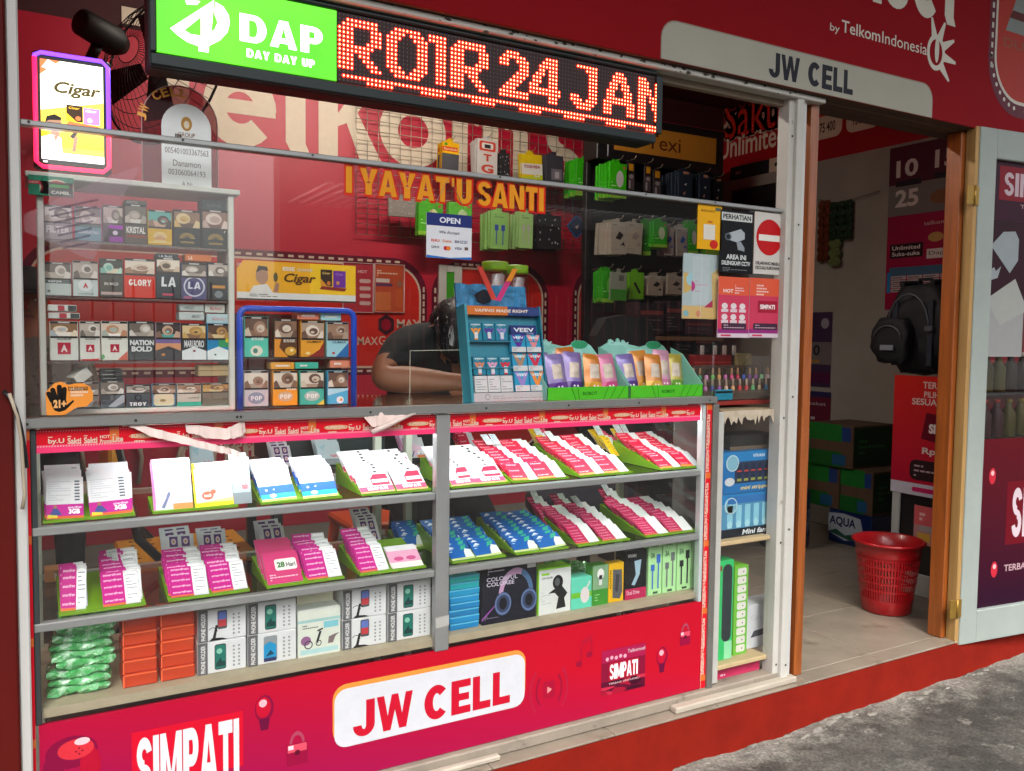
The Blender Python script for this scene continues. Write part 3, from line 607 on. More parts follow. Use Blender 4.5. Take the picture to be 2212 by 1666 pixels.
# lamps inside
LAMP = mat('lit_tube', '#ffffff', .4, emit=17, ehex='#f4fbff')
for a, b in ((.20, .90), (.96, 1.78)):
    G().tube([(a, .05, .9345), (b, .05, .9345)], .008, LAMP, 10).part('lamp_tube', sh)
    G().bb(a-.02, b+.02, .038, .062, .945, .975, mat('lamp_housing', '#d0d2d0', .5), .003).part('lamp_housing', sh)
# poster base
POST = mat('pink_red_vinyl', '#d01235', .38, var=.05, scale=2, bump=.01, bscale=8)
def gradmat(name, c0, c1, z0, z1, axis=2):
    m = mat(name, c0, .5, bump=.05, bscale=5, spec=.15); n = m.node_tree.nodes; l = m.node_tree.links; b = n['Principled BSDF']
    tc = n.new('ShaderNodeTexCoord'); sp = n.new('ShaderNodeSeparateXYZ'); l.new(tc.outputs['Object'], sp.inputs[0])
    r = n.new('ShaderNodeMapRange'); r.inputs[1].default_value = z0; r.inputs[2].default_value = z1; l.new(sp.outputs[axis], r.inputs[0])
    mx = n.new('ShaderNodeMix'); mx.data_type = 'RGBA'; l.new(r.outputs[0], mx.inputs[0]); mx.inputs[6].default_value = lin(c0); mx.inputs[7].default_value = lin(c1)
    l.new(mx.outputs[2], b.inputs['Base Color']); return m
zp0 = P(1510, 1488, -.012)[1]
PG = gradmat('poster_gradient_ink', '#7c0d4e', '#b20e25', -.25, .42)
_n, _l = PG.node_tree.nodes, PG.node_tree.links; _sp = [q_ for q_ in _n if q_.type == 'SEPXYZ'][0]; _mr = [q_ for q_ in _n if q_.type == 'MAP_RANGE'][0]
_m1 = _n.new('ShaderNodeMath'); _m1.operation = 'MULTIPLY'; _m1.inputs[1].default_value = .3; _m2 = _n.new('ShaderNodeMath'); _m2.operation = 'MULTIPLY_ADD'; _m2.inputs[1].default_value = 1.6
_l.new(_sp.outputs[0], _m1.inputs[0]); _l.new(_sp.outputs[2], _m2.inputs[0]); _l.new(_m1.outputs[0], _m2.inputs[2]); _l.new(_m2.outputs[0], _mr.inputs[0])
g = G().box(.006, XE-.036, -.012, .0, zp0, ZP, PG); g.fr((0, -.0122, 0)); yb_ = -.0122
def pp(u, v): return P(u, v, yb_)
a, b = pp(722, 1628), pp(1134, 1410)
g.rr(a[0]-.004, a[1]+.02, b[0]+.002, b[1]+.012, .035, pr('#e08a3c'), 1); g.rr(a[0], a[1]+.01, b[0], b[1], .032, pr('#c6c8ce'), 2)
a, b, c_ = pp(765, 1597), pp(1100, 1522), pp(805, 1520)
hz = pp(1080, 1457)[1]-pp(1080, 1526)[1]
g.heavy('JW', pp(763, 1590)[0], a[1]+.004, pp(890, 1560)[0]-pp(763, 1590)[0], hz, pr('#b8142c'), 3, .1, .0012); g.heavy('CELL', pp(917, 1560)[0], a[1]+.004, pp(1100, 1530)[0]-pp(917, 1560)[0], hz, pr('#b8142c'), 3, .12, .0012)
a, b = pp(285, 1690), pp(525, 1535); g.q(a[0], a[1]-.02, b[0], b[1], pr('#c4102a'), 1)
a = pp(296, 1690); b = pp(516, 1549); g.heavy('SIMPATI', a[0], b[1]-.142, b[0]-a[0], .14, pr('#cfd0d6'), 3, .06)
g.fr((0, -.0122, 0))
def gloss3(cx, cz, rx, rz): g.el(cx, cz, rx, rz, pr('#7c1038', .25), 1, 20); g.el(cx-rx*.1, cz+rz*.08, rx*.8, rz*.8, pr('#b3122e', .25), 2, 18); g.el(cx-rx*.15, cz+rz*.4, rx*.42, rz*.3, pr('#e2a6b2', .25), 3, 14)
# print: gamepad, bulbs, padlocks, note, signal, card
x, z = pp(155, 1625); g.el(x, z, .05, .035, pr('#7c1038', .25), 1); g.el(x-.035, z-.035, .02, .04, pr('#7c1038', .25), 1.2); g.el(x+.035, z-.035, .02, .04, pr('#a8122e', .25), 1.2); g.el(x+.008, z+.005, .035, .022, pr('#c8303c', .25), 2); g.el(x+.02, z+.02, .015, .008, pr('#e8b8c0', .25), 3)
for dx, dz in ((0, .006), (0, -.006), (.006, 0), (-.006, 0)): g.el(x+.014+dx, z+dz, .002, .002, pr('#701028'), 4, 8)
def bulb(u, v, s=1):
    x, z = pp(u, v); gloss3(x, z, .021*s, .03*s); g.pg([(x-.012*s, z-.024*s), (x+.012*s, z-.024*s), (x+.008*s, z-.05*s), (x-.008*s, z-.05*s)], pr('#611036', .25), 1.5)
def lock(u, v, s=1):
    x, z = pp(u, v); g.ring(x, z+.018*s, .016*s, .005*s, pr('#a04058', .25), 1, 14, 0, 180, 1.7); g.q(x-.022*s, z-.026*s, x+.022*s, z+.02*s, pr('#8c1038', .25), 2); g.q(x-.02*s, z+.002, x+.02*s, z+.018*s, pr('#cc4a5e', .25), 3); g.el(x, z, .006*s, .006*s, pr('#5a0c28'), 4); g.q(x-.019*s, z+.008*s, x-.008*s, z+.017*s, pr('#e6c0c8', .25), 4)
bulb(571, 1530, 1.05); lock(642, 1625, 1.15); bulb(1430, 1418, 1.0); lock(1480, 1376, .95)
x, z = pp(1262, 1410); g.q(x-.012, z-.03, x-.009, z+.034, pr('#8c1030'), 1); g.q(x+.024, z-.008, x+.027, z+.046, pr('#8c1030'), 1); g.pg([(x-.012, z+.02), (x+.027, z+.034), (x+.027, z+.05), (x-.012, z+.036)], pr('#a3122c'), 1.3); g.el(x-.018, z-.03, .011, .009, pr('#8c1030'), 2); g.el(x+.018, z-.008, .011, .009, pr('#8c1030'), 2)
x, z = pp(1186, 1490); g.rr(x-.02, z-.025, x+.02, z+.025, .008, pr('#9c1030'), 1)
for k in (-1, 1):
    g.ring(x, z, .045, .006, pr('#8c1030'), 1, 12, -45 if k > 0 else 135, 45 if k > 0 else 225, 1.3); g.ring(x, z, .065, .007, pr('#a51a38'), 1, 12, -45 if k > 0 else 135, 45 if k > 0 else 225, 1.3)
g.pg([(x-.006, z-.01), (x+.01, z), (x-.006, z+.01)], pr('#d88888'), 2)
a, b = pp(1298, 1505), pp(1395, 1367); w_, h_ = b[0]-a[0], .135
g.q(a[0], a[1], b[0], a[1]+h_, pr('#7e1232'), 1); g.q(a[0], a[1]+h_*.72, b[0], a[1]+h_, pr('#9c1a46'), 2); g.blot(a[0], a[1], b[0], a[1]+h_*.3, [pr('#57102a'), pr('#9a1630'), pr('#3c0c22'), pr('#b82a44')], 2.2, 5); g.text('Telkomsel', b[0]-w_*.42, a[1]+h_*.85, w_*.4, h_*.08, pr('#d8c4cc'), 4)
g.q(a[0]+w_*.16, a[1]+h_*.3, b[0]-w_*.16, a[1]+h_*.7, pr('#a3122c'), 3.4); g.heavy('SIMPATI', a[0]+w_*.18, a[1]+h_*.33, w_*.64, h_*.34, pr('#e6e2e6'), 5, .06); g.text('TERBAIK UNTUKMU', a[0]+w_*.16, a[1]+h_*.22, w_*.7, h_*.04, pr('#d8b4bc'), 5, .01)
for i in range(5): g.el(a[0]+w_*(.12+.1*i), a[1]+h_*(.8+.02*(i % 2)), .006, .006, pr('#d8a0b0'), 5, 8)
g.part('base_poster', sh)
G().bb(.0, XE+.3, -.03, .02, FZ+.001, zp0-.002, mat('worn_sill', '#8b8174', .7, var=.2, scale=9, bump=.1, bscale=60, dirt='#4a4038', damt=.42, dscale=10), .004).part('sill', sh)
g = G().bb(P(1460, 1540, -.06)[0], xd, -.062, -.031, FZ+.001, FZ+.02, mat('sill_strip', '#aba294', .6, var=.12, bump=.05), .003); g.part('sill_strip', sh)
g = G().bb(P(1085, 1605, -.06)[0]-.5, P(1085, 1605, -.06)[0], -.055, -.034, FZ+.001, FZ+.016, mat('sill_strip'), .004); g.part('sill_strip', sh)
# red promotional tape
TR, TP, TO = mat('red_tape', '#cf1526', .35, spec=.2), mat('pink_tape', '#ef3a72', .3), mat('orange_tape', '#d0662a', .3)
CRM = pr('#d9c0ae')
tz1, tz0 = ZT-.0225, .928
tp = G(); y = -.0046; tp.fr((0, y, 0))
x = .012; L_ = .215; k = 0; xe = XE-.052
tp.box(.012, xe, y+.0002, y+.0008, tz0, tz1, TR)
marks = [('SUPERSERU', .06), ('by.U', .035), ('Sakti', .03), ('Sakti', .03), ('HOT', .024), ('Lite', .024)]
x = .012-.06
while x < xe:
    if x > .02: tp.q(x-.018, tz0, min(x, xe), tz1, TO, .6)
    xx = x+.02
    for s_, w in marks:
        if xx > .014 and xx+w < xe:
            if s_ == 'SUPERSERU': tp.el(xx+w/2, tz1-.022, w*.52, .006, pr('#c98a5c'), 1.4); tp.text(s_, xx+.004, tz1-.026, w-.008, .008, CRM, 2, .03); tp.lines(xx+.01, tz1-.036, w-.02, .006, 1, CRM, 2, 1)
            elif s_ == 'HOT': tp.text('HOT', xx, tz1-.024, w*.8, .007, CRM, 2, .03); tp.text('Promo', xx, tz1-.034, w, .008, CRM, 2, .03)
            else: tp.text(s_, xx, tz1-.033, w*.85, .013, CRM, 2, .03); tp.lines(xx, tz1-.019, w*.8, .004, 1, CRM, 2, 3)
        xx += w*1.02
    x += L_
tp.q(.012, tz0, xe, tz0+.0165, TP, 1)
for i in range(int((xe-.012)/.0052)): xx = .013+i*.0052; tp.pg([(xx, tz0+.012), (xx+.002, tz0+.012), (xx+.0035, tz0+.015), (xx+.0015, tz0+.015)], CRM, 1.5)
for i in range(int((xe-.012)/.0052)): xx = .013+i*.0052; tp.pg([(xx, tz1-.006), (xx+.002, tz1-.006), (xx+.0035, tz1-.003), (xx+.0015, tz1-.003)], pr('#e0808c'), 1.5)
tpo = tp.part('red_tape_strip', sh)
def vtape(x0, x1, z0, z1, yy, nm):
    g = G().box(x0, x1, yy+.0004, yy+.0014, z0, z1, TR); g.fr((0, yy, 0)); z = z1; k = 0
    while z > z0+.03:
        g.q(x0, z-.018, x1, z, TO, .8); zz = z-.03
        for s_, w in marks[::-1]:
            if zz-w < z0: break
            g.text(s_, x1-.008, zz-w, w*.9, .013, CRM, 2, .03, rot=90); zz -= w*.86
        z -= L_
    for i in range(int((z1-z0)/.006)): g.q(x0+.001, z0+i*.006, x0+.003, z0+i*.006+.003, CRM, 1)
    g.part(nm, sh)
vtape(XE-.0345, XE-.0125, zp0, ZT-.0215, -.0125, 'red_tape_edge'); vtape(-.034+.006, .0, FZ+.02, .975, -.012, 'red_tape_edge')
# torn, curling ends of the tape
PEEL = mat('peeling_tape_back', '#d8c3bb', .35, var=.15, scale=25, bump=.05)
def strip(pts, w, yy, nm):
    g = G(); vs = []; fs = []; Rj = random.Random(len(pts)+int(pts[0][0])); p0 = pts; pts = []
    for i in range(len(p0)-1):
        for k in range(6): pts.append(tuple(p0[i][j]+(p0[i+1][j]-p0[i][j])*k/6+(Rj.uniform(-1.3, 1.3) if j in (1, 2) else Rj.uniform(-.0015, .0015) if j == 3 else 0) for j in range(4)))
    pts.append(p0[-1])
    for i, (a, b, ww, dy) in enumerate(pts):
        p = P(a, b, yy-dy); q_ = P(a+ww*.15, b+ww, yy-dy-.006); vs += [(p[0], yy-dy, p[1]), (q_[0], yy-dy-.006, q_[1]), (q_[0], yy-dy-.005, q_[1]), (p[0], yy-dy+.001, p[1])]
    for i in range(len(pts)-1):
        for k in range(4): fs.append((4*i+k, 4*i+(k+1) % 4, 4*i+4+(k+1) % 4, 4*i+4+k))
    fs.append((3, 2, 1, 0)); e = 4*len(pts)-4; fs.append((e, e+1, e+2, e+3)); g.add(vs, fs, PEEL); return g.part(nm, tpo)
strip([(272, 912, 6, .0), (320, 922, 20, .004), (380, 938, 18, .014), (440, 955, 16, .024), (490, 967, 15, .032), (516, 975, 13, .036)], 0, -.012, 'peeling_tape')
strip([(400, 917, 16, .0), (440, 920, 26, .006), (490, 925, 24, .008), (520, 912, 30, .004), (527, 905, 28, 0)], 0, -.011, 'peeling_tape')
strip([(783, 893, 6, .002), (800, 892, 30, .008), (830, 892, 26, .012), (868, 892, 15, .008), (906, 890, 4, .002)], 0, -.012, 'peeling_tape')
g = G(); pts = []
for u, v, dy in ((803, 934, .03), (830, 922, .028), (862, 907, .022), (902, 891, .008)): q_ = P(u, v, -.012-dy); pts.append((q_[0], -.012-dy, q_[1]))
g.tube(pts, [.006, .0075, .006, .002], PEEL, 8); g.part('peeling_tape', tpo)
# ================= LED sign =================
ys = -.03
x0 = P(323, 150, ys)[0]; xg0 = P(338, 100, ys)[0]; xg1 = P(728, 100, ys)[0]; x1 = P(1416, 280, ys)[0]; z0 = 1.742; z1 = zt0-.004
sg = thing('led_sign', 'long hanging sign with green lightbox end and red running LED letters', 'sign', ((x0+x1)/2, 0, z0))
HOUS = mat('dark_sign_housing', '#1a2526', .4, .3)
zd0, zd1 = 1.7725, 1.9325
g = G().bb(x0, x1, ys+.012, ys+.085, z0, z1, HOUS, .006); g.bb(x0, x1, ys-.006, ys+.012, z0, zd0-.002, HOUS, .004); g.bb(x0, x1, ys-.006, ys+.012, zd1+.002, z1, HOUS, .004); g.bb(x0, xg0, ys-.0055, ys+.012, zd0-.002, zd1+.002, HOUS, .003); g.bb(xg1+.963, x1, ys-.0055, ys+.012, zd0-.002, zd1+.002, HOUS, .003)
g.part('housing', sg)
for xx in (x0+.12, 1.2): G().cyl((xx, .0, z1), (xx, .0, zt1+.02), .006, STEEL, 8).part('hanger', sg)
GRN = mat('green_lightbox', '#3d9a10', .3, emit=.52, ehex='#5cdc10'); WLIT = mat('white_lit_letters', '#ffffff', .3, emit=.95, ehex='#ffffff')
_nn = GRN.node_tree.nodes; _tn = _nn.new('ShaderNodeTexNoise'); _tn.inputs['Scale'].default_value = 5; _tc = _nn.new('ShaderNodeTexCoord'); GRN.node_tree.links.new(_tc.outputs['Object'], _tn.inputs['Vector']); _mr2 = _nn.new('ShaderNodeMapRange'); _mr2.inputs[1].default_value = .3; _mr2.inputs[2].default_value = .7; _mr2.inputs[3].default_value = .26; _mr2.inputs[4].default_value = .6; GRN.node_tree.links.new(_tn.outputs[0], _mr2.inputs[0]); GRN.node_tree.links.new(_mr2.outputs[0], _nn['Principled BSDF'].inputs['Emission Strength'])
_g = G().box(xg0+.001, xg1-.001, ys, ys+.011, zd0, zd1, GRN); gpn = _g.part('green_panel', sg)
g = G().fr((0, ys, 0))
def q0(x, y): return P(*T(0, 0, x, y), ys)
g.pg([q0(*p) for p in [(1470, 245), (1850, 2), (1735, 148), (1592, 262), (1650, 298), (1735, 309), (1800, 298), (1855, 255), (1880, 195), (1850, 110), (1862, 18), (1930, 60), (1975, 130), (1985, 205), (1965, 280), (1900, 350), (1800, 400), (1720, 402), (1620, 365), (1540, 310)]][::-1], WLIT, 1)
g.pg([q0(*p) for p in [(1735, 145), (1850, 4), (1825, 285), (1735, 306)]][::-1], WLIT, 1.5); g.pg([q0(*p) for p in [(1716, 400), (1805, 400), (1802, 455), (1716, 442)]][::-1], WLIT, 1.5)
g.pg([q0(*p) for p in [(1600, 0), (1730, 12), (1700, 44), (1612, 38)]][::-1], WLIT, 1.5)
a, b = P(518, 88, ys), P(697, 108, ys); hh = P(518, 28, ys)[1]-a[1]; g.heavy('DAP', a[0], a[1], b[0]-a[0], hh, WLIT, 1, .12)
a, b = P(533, 123, ys), P(680, 144, ys); hh = P(533, 105, ys)[1]-a[1]; g.heavy('DAY DAY UP', a[0], a[1], b[0]-a[0], hh, WLIT, 1, .14)
g.part('lit_lettering', gpn)
lbd = G().box(xg1+.001, xg1+.962, ys+.002, ys+.012, zd0, zd1, mat('led_board', '#240608', .6)).part('led_board', sg)
BM = {'R': ['..########.', '.#########.', '####....###', '####....###', '####....###', '####...####', '#########..', '########...', '####.###...', '####..###..', '####...###.', '####....###'],
'O': ['..#######..', '.####.####.', '####...####', '###.....###', '###.....###', '###.....###', '###.....###', '###.....###', '###.....###', '####...####', '.####.####.', '..#######..'],
'I': ['#####', '#####', '..###', '..###', '..###', '..###', '..###', '..###', '..###', '..###', '..###', '..###'],
'2': ['..####...', '.#######.', '###..####', '###...###', '......###', '.....####', '....####.', '...####..', '..####...', '.####....', '#########', '#########'],
'4': ['.....####.', '....#####.', '...######.', '...##.###.', '..###.###.', '.###..###.', '.###..###.', '###...###.', '##########', '##########', '......###.', '......###.'],
'J': ['..#######.', '.....####.', '......###.', '......###.', '......###.', '......###.', '......###.', '......###.', '###...###.', '####.####.', '.#######..', '..#####...'],
'A': ['....###....', '...#####...', '...#####...', '..###.###..', '..###.###..', '.###...###.', '.###...###.', '.#########.', '###########', '###.....###', '###.....###', '###.....###'],
'N': ['###....', '####..#', '####..#', '#####.#', '#####.#', '###.###', '###.###', '###..##', '###..##', '###...#', '###...#', '###...#']}
lit = set()
for ch, c0 in (('R', 0), ('O', 12), ('I', 23), ('R', 29), ('2', 43), ('4', 52), ('J', 65), ('A', 76), ('N', 88)):
    for r, row in enumerate(BM[ch]):
        for c, k in enumerate(row):
            if k == '#' and 0 <= c0+c < 96: lit.add((c0+c, r+1))
for c in range(1, 95):
    lit.add((c, 14))
    if (c//7) % 2: lit.add((c, 15))
lit = {p for p in lit}
LR = mat('led_red_glow', '#ff1a08', .3, emit=3.0, ehex='#ff1a08'); LC = mat('led_hot_core', '#ffe0c8', .3, emit=4.0, ehex='#ffb070'); LO = mat('led_lens_off', '#6e5a58', .25)
ga = G().fr((0, ys, 0)); gb = G().fr((0, ys, 0))
for c in range(96):
    for r in range(16):
        cx, cz = xg1+.006+c*.01, zd1-.005-r*.01
        if (c, r) in lit: ga.el(cx, cz, .0041, .0044, LR, 1, 8); ga.el(cx, cz+.0002, 0.0017, .0021, LC, 2, 6)
        else: gb.pg([(cx-.001, cz-.002), (cx+.0008, cz-.002), (cx+.0014, cz+.002), (cx-.0004, cz+.002)], LO, 1)
tag(ga.part('lit_leds', lbd), kind='stuff'); tag(gb.part('unlit_leds', lbd), kind='stuff')
# ================= lightbox with picture =================
yl = .085; a = P(73, 363, yl); b = P(238, 131, yl); X0, Z0, X1, Z1_ = a[0], a[1]-.0, b[0], P(73, 106, yl)[1]
lb = thing('advert_lightbox', 'lit yellow advertising lightbox with purple and red glowing rim', 'lightbox', ((X0+X1)/2, yl+.02, Z0))
g = G().bb(X0, X1, yl, yl+.035, Z0, Z1_, BLACKP, .006); g.part('case', lb)
def glow(pts, mt, nm): G().tube(pts, .0045, mt, 8).part(nm, lb)
PUR = mat('purple_rim_light', '#7040ff', .3, emit=1.3, ehex='#6a38f0'); RDL = mat('red_rim_light', '#ff2050', .3, emit=1.3, ehex='#ff1c48')
e = .005; zmid = Z0+(Z1_-Z0)*.62; zq = Z0+(Z1_-Z0)*.94
glow([(X0+e, yl-.002, zq), (X0+e, yl-.002, Z1_-.012), (X0+e+.012, yl-.002, Z1_-e), (X1-e-.012, yl-.002, Z1_-e), (X1-e, yl-.002, Z1_-.017), (X1-e, yl-.002, Z0+(Z1_-Z0)*.34)], PUR, 'glowing_rim')
glow([(X0+e, yl-.002, zq-.001), (X0+e, yl-.002, Z0+.014), (X0+e+.012, yl-.002, Z0+e), (X1-e-.012, yl-.002, Z0+e), (X1-e, yl-.002, Z0+.017), (X1-e, yl-.002, Z0+(Z1_-Z0)*.335)], RDL, 'glowing_rim')
w, h = X1-X0, Z1_-Z0
YL1 = mat('lit_yellow_print', '#ffe060', .3, emit=.75, ehex='#ffe23a'); YL2 = mat('lit_pale_print', '#fffbe0', .3, emit=.95, ehex='#fffbd8'); YL3 = mat('lit_gold_print', '#ffc828', .3, emit=.6, ehex='#ffc414'); OLV = mat('lit_olive_print', '#6b5a10', .4, emit=.05, ehex='#8a7a10'); LBR = mat('lit_brown_print', '#4a2c10', .4, emit=.06, ehex='#6a4a10'); LPU = mat('lit_purple_print', '#b080e0', .4, emit=.4, ehex='#c090f0'); LSK = mat('lit_skin_print', '#c89070', .4, emit=.25, ehex='#d8a888'); LWH = mat('lit_white_print', '#ffffff', .4, emit=.9, ehex='#fdfdff'); LDK = mat('lit_dark_print', '#2a2428', .4)
g = G().fr((X0, yl, Z0)); g.q(w*.1, h*.06, w*.9, h*.93, YL1); g.pg([(w*.1, h*.5), (w*.1, h*.86), (w*.3, h*.93), (w*.9, h*.93), (w*.9, h*.62)], YL2, 1.5); g.q(w*.1, h*.2, w*.9, h*.32, YL3, 1.6); g.q(w*.1, h*.06, w*.9, h*.15, LWH, 2)
g.pg([(w*.1, h*.8), (w*.35, h*.93), (w*.1, h*.93)], mat('lit_orange_print', '#ff7a40', .4, emit=.5), 2); g.pg([(w*.12, h*.86), (w*.24, h*.84), (w*.3, h*.9), (w*.2, h*.93)], LWH, 2.5)
g.text('Cigar', w*.27, h*.63, w*.6, h*.13, OLV, 3, .03, .25)
g.q(w*.42, h*.43, w*.63, h*.57, LBR, 3); g.q(w*.64, h*.42, w*.85, h*.56, LPU, 3); g.pg([(w*.42, h*.43), (w*.55, h*.43), (w*.42, h*.5)], YL3, 4); g.el(w*.57, h*.46, w*.035, h*.02, mat('lit_orange_print'), 4); g.text('Cigar', w*.45, h*.53, w*.14, h*.025, YL3, 4, .02, .25); g.el(w*.72, h*.455, w*.03, h*.018, YL2, 4); g.text('Cigar', w*.67, h*.52, w*.14, h*.025, LWH, 4, .02, .25)
g.pg([(w*.42, h*.4), (w*.85, h*.37), (w*.83, h*.41), (w*.45, h*.43)], mat('lit_orange_print'), 3.2)
g.el(w*.26, h*.4, w*.1, h*.07, LSK, 3); g.pg([(w*.15, h*.4), (w*.17, h*.45), (w*.27, h*.475), (w*.36, h*.45), (w*.35, h*.43), (w*.2, h*.42)], LDK, 4); g.pg([(w*.22, h*.34), (w*.33, h*.34), (w*.33, h*.27), (w*.22, h*.27)], LSK, 3.2); g.pg([(w*.1, h*.14), (w*.1, h*.27), (w*.22, h*.3), (w*.35, h*.28), (w*.36, h*.14)], LWH, 3.6); g.pg([(w*.25, h*.29), (w*.31, h*.29), (w*.28, h*.24)], LSK, 3.9)
g.pg([(w*.48, h*.17), (w*.53, h*.17), (w*.56, h*.3), (w*.52, h*.31)], LSK, 3); g.pg([(w*.46, h*.3), (w*.54, h*.36), (w*.56, h*.33), (w*.5, h*.28)], LDK, 3.2)
g.q(w*.1, h*.045, w*.9, h*.085, LDK, 4); g.lines(w*.12, h*.05, w*.76, h*.03, 1, LWH, 5, 4)
g.part('lit_picture', lb)
# ================= cigarette cabinet on the counter =================
yc = .05; YP = .062
WCAB = mat('cabinet_white', '#d2d2c8', .5, var=.05)
rows = [(P(*T(0, 1, 1385, 455), YP)[1]), (P(*T(0, 1, 1210, 912), YP)[1]), (P(*T(0, 1, 1230, 1450), YP)[1]), 1.012]
cxl, cxr = P(84, 700, yc)[0], P(507, 640, yc)[0]; czt = P(300, 392, yc)[1]
cb = thing('cigarette_cabinet', 'white framed cabinet of cigarette packs at left end of counter', 'cabinet', ((cxl+cxr)/2, yc+.06, 1.0))
G().bb(cxl-.02, cxr+.012, yc-.01, yc+.16, czt-.012, czt, WCAB, .002).part('top_board', cb)
for xx in (cxl, cxr-.013): G().bb(xx, xx+.013, yc, yc+.14, 1.001, czt-.013, WCAB, .002).part('side_frame', cb)
for z in rows[:3]: G().box(cxl+.013, cxr-.013, yc+.005, yc+.13, z-.006, z-.0008, mat('clear_shelf', '#6b5f5c', .2, alpha=.75)).part('shelf', cb)
G().bb(cxl+.013, cxr-.013, yc, yc+.14, 1.001, 1.0115, WCAB, .002).part('bottom_board', cb)
TAN = ['#b39a86', '#8c6a55', '#d3c1ad', '#6d5145', '#e0d2c2', '#a07c66']; TEAL = ['#8a6a5c', '#7fd0c8', '#3c3434', '#caa58c', '#5aa8a0']; GREY = ['#a59a90', '#d8d2ca', '#6e645c', '#bdb0a4']; GOLD = ['#8d6a52', '#c8a464', '#b88c50', '#5c4438', '#d8c090']
def warn(g, w, h, f, pal, seed):                     # upper picture panel of a pack
    R = random.Random(seed); z0, z1 = h*f, h*.95; c = pal[:]; R.shuffle(c); k = len(c)
    g.q(w*.03, z0, w*.97, z1, c[0], 1); g.q(w*.03, z0, w*.97, z0+(z1-z0)*R.uniform(.2, .45), c[1], 1.2)
    cx, cz = w*R.uniform(.35, .65), z0+(z1-z0)*R.uniform(.45, .6); rx_, rz_ = w*R.uniform(.2, .3), (z1-z0)*R.uniform(.26, .38)
    g.el(cx, cz, rx_, rz_, c[2], 1.4); g.el(cx+rx_*.15, cz-rz_*.1, rx_*.65, rz_*.6, c[3], 1.6); g.el(cx, cz-rz_*.25, rx_*.3, rz_*.22, c[k-1], 1.8); g.pg([(w*.03, z0), (w*.3, z0), (w*R.uniform(.1, .2), z0+(z1-z0)*.5), (w*.03, z0+(z1-z0)*.35)], c[3], 1.5)
    g.pg([(w*.97, z0), (w*.7, z0), (w*R.uniform(.8, .9), z0+(z1-z0)*.5), (w*.97, z0+(z1-z0)*.4)], c[2], 1.5); g.q(w*.02, h*.94, w*.98, h*.995, '#17161a', 2.5); g.q(w*.3, h*.95, w*.7, h*.98, '#c8c4be', 3); g.q(w*.02, h*(f-.05), w*.98, h*f, '#2b2726', 2.5)
PK = [0]
def packbox(x0, x1, z0, z1, y, d, body, draw, label, cat='cigarette pack', grp=None, name='cigarette_pack'):
    g = G().bb(x0, x1, y, y+d, z0, z1, pr(body), .0012); g.fr((x0, y, z0)); draw(g, x1-x0, z1-z0); PK[0] += 1
    return g.obj(name, label, cat, grp)
def cig(c, r, a, b, yb, yt, zsh, body, fn, desc, where, f=.52, pal=TAN, y=None, d=.024, side=True):
    y = YP if y is None else y
    x0 = P(*T(c, r, a, yb), y)[0]; x1 = P(*T(c, r, b, yb), y)[0]; z1 = P(*T(c, r, (a+b)/2, yt), y)[1]
    def dr(g, w, h):
        g.q(w*.02, h*.01, w*.98, h*(f-.05), body, .8); warn(g, w, h, f, pal, hash(desc) % 97 if False else len(desc)*7+int(a)); fn(g, w, h*f)
    return packbox(x0+.0006, x1-.0006, zsh+.0004, z1, y, d, body, dr, desc+' '+where)
def tx(s, col_, x=.12, y=.35, w=.76, h=.3, bold=.02, shear=0): return lambda g, W_, H_: g.heavy(s, W_*x, H_*y, W_*w, H_*h, col_, 3, .14, 0, shear*.2) if s in ('GLORY', 'TROY', 'LA', 'POP') else g.text(s, W_*x, H_*y, W_*w, H_*h, col_, 3, bold, shear)
def multi(*fs): return lambda g, w, h: [f(g, w, h) for f in fs]
def rc(col_, x0, y0, x1, y1, l=2): return lambda g, w, h: g.q(w*x0, h*y0, w*x1, h*y1, col_, l)
def ec(col_, x, y, rx, ry, l=2): return lambda g, w, h: g.el(w*x, h*y, w*rx, h*ry, col_, l)
def pgc(col_, pts, l=2): return lambda g, w, h: g.pg([(w*a, h*b) for a, b in pts], col_, l)
SUN = lambda col_: multi(*[pgc(col_, [(.5+.05*math.cos(RAD(20*k)), .45+.05*math.sin(RAD(20*k))), (.5+.28*math.cos(RAD(20*k-5)), .45+.28*math.sin(RAD(20*k-5))), (.5+.28*math.cos(RAD(20*k+5)), .45+.28*math.sin(RAD(20*k+5)))], 3) for k in range(10)], tx('GUDANG', col_, .25, .18, .5, .1))
w1 = 'in top row of the left cabinet'
cig(0, 1, 380, 628, 440, 110, rows[0], '#8b8b88', tx('FILTER', '#d8d8d6', .08, .35, .84, .4, .04), 'silver grey cigarette pack with tall pale lettering', w1, pal=GREY)
cig(0, 1, 650, 880, 440, 120, rows[0], '#4f93a0', multi(rc('#2f6e62', 0, .75, 1, .98), tx('KRAKATAU', '#cfe4ea', .1, .4, .8, .18)), 'teal and blue cigarette pack', w1, pal=GREY)
cig(0, 1, 888, 1070, 440, 110, rows[0], '#2a1230', multi(rc('#a01cb0', .3, .7, .98, .95), rc('#8a1a98', .3, .02, .98, .3), ec('#d8c8e0', .6, .5, .13, .12)), 'black cigarette pack with bright purple blocks', w1, pal=GREY)
cig(0, 1, 1075, 1272, 430, 100, rows[0], '#50443f', multi(tx('KRISTAL', '#e0dcd6', .08, .5, .85, .32, .03), rc('#8d2f2a', .1, .3, .95, .42)), 'brown grey cigarette pack with tall white lettering', w1, pal=GREY)
cig(0, 1, 1276, 1490, 450, 150, rows[0], '#d0a41c', multi(SUN('#f0e2b0'), rc('#c9925a', .28, .28, .72, .6), rc('#e6d08a', .02, .12, .98, .17)), 'golden yellow cigarette pack', w1, pal=TEAL)
cig(0, 1, 1498, 1736, 455, 150, rows[0], '#1c2428', SUN('#c9a24c'), 'black sunburst cigarette pack by the golden one', w1, pal=GOLD)
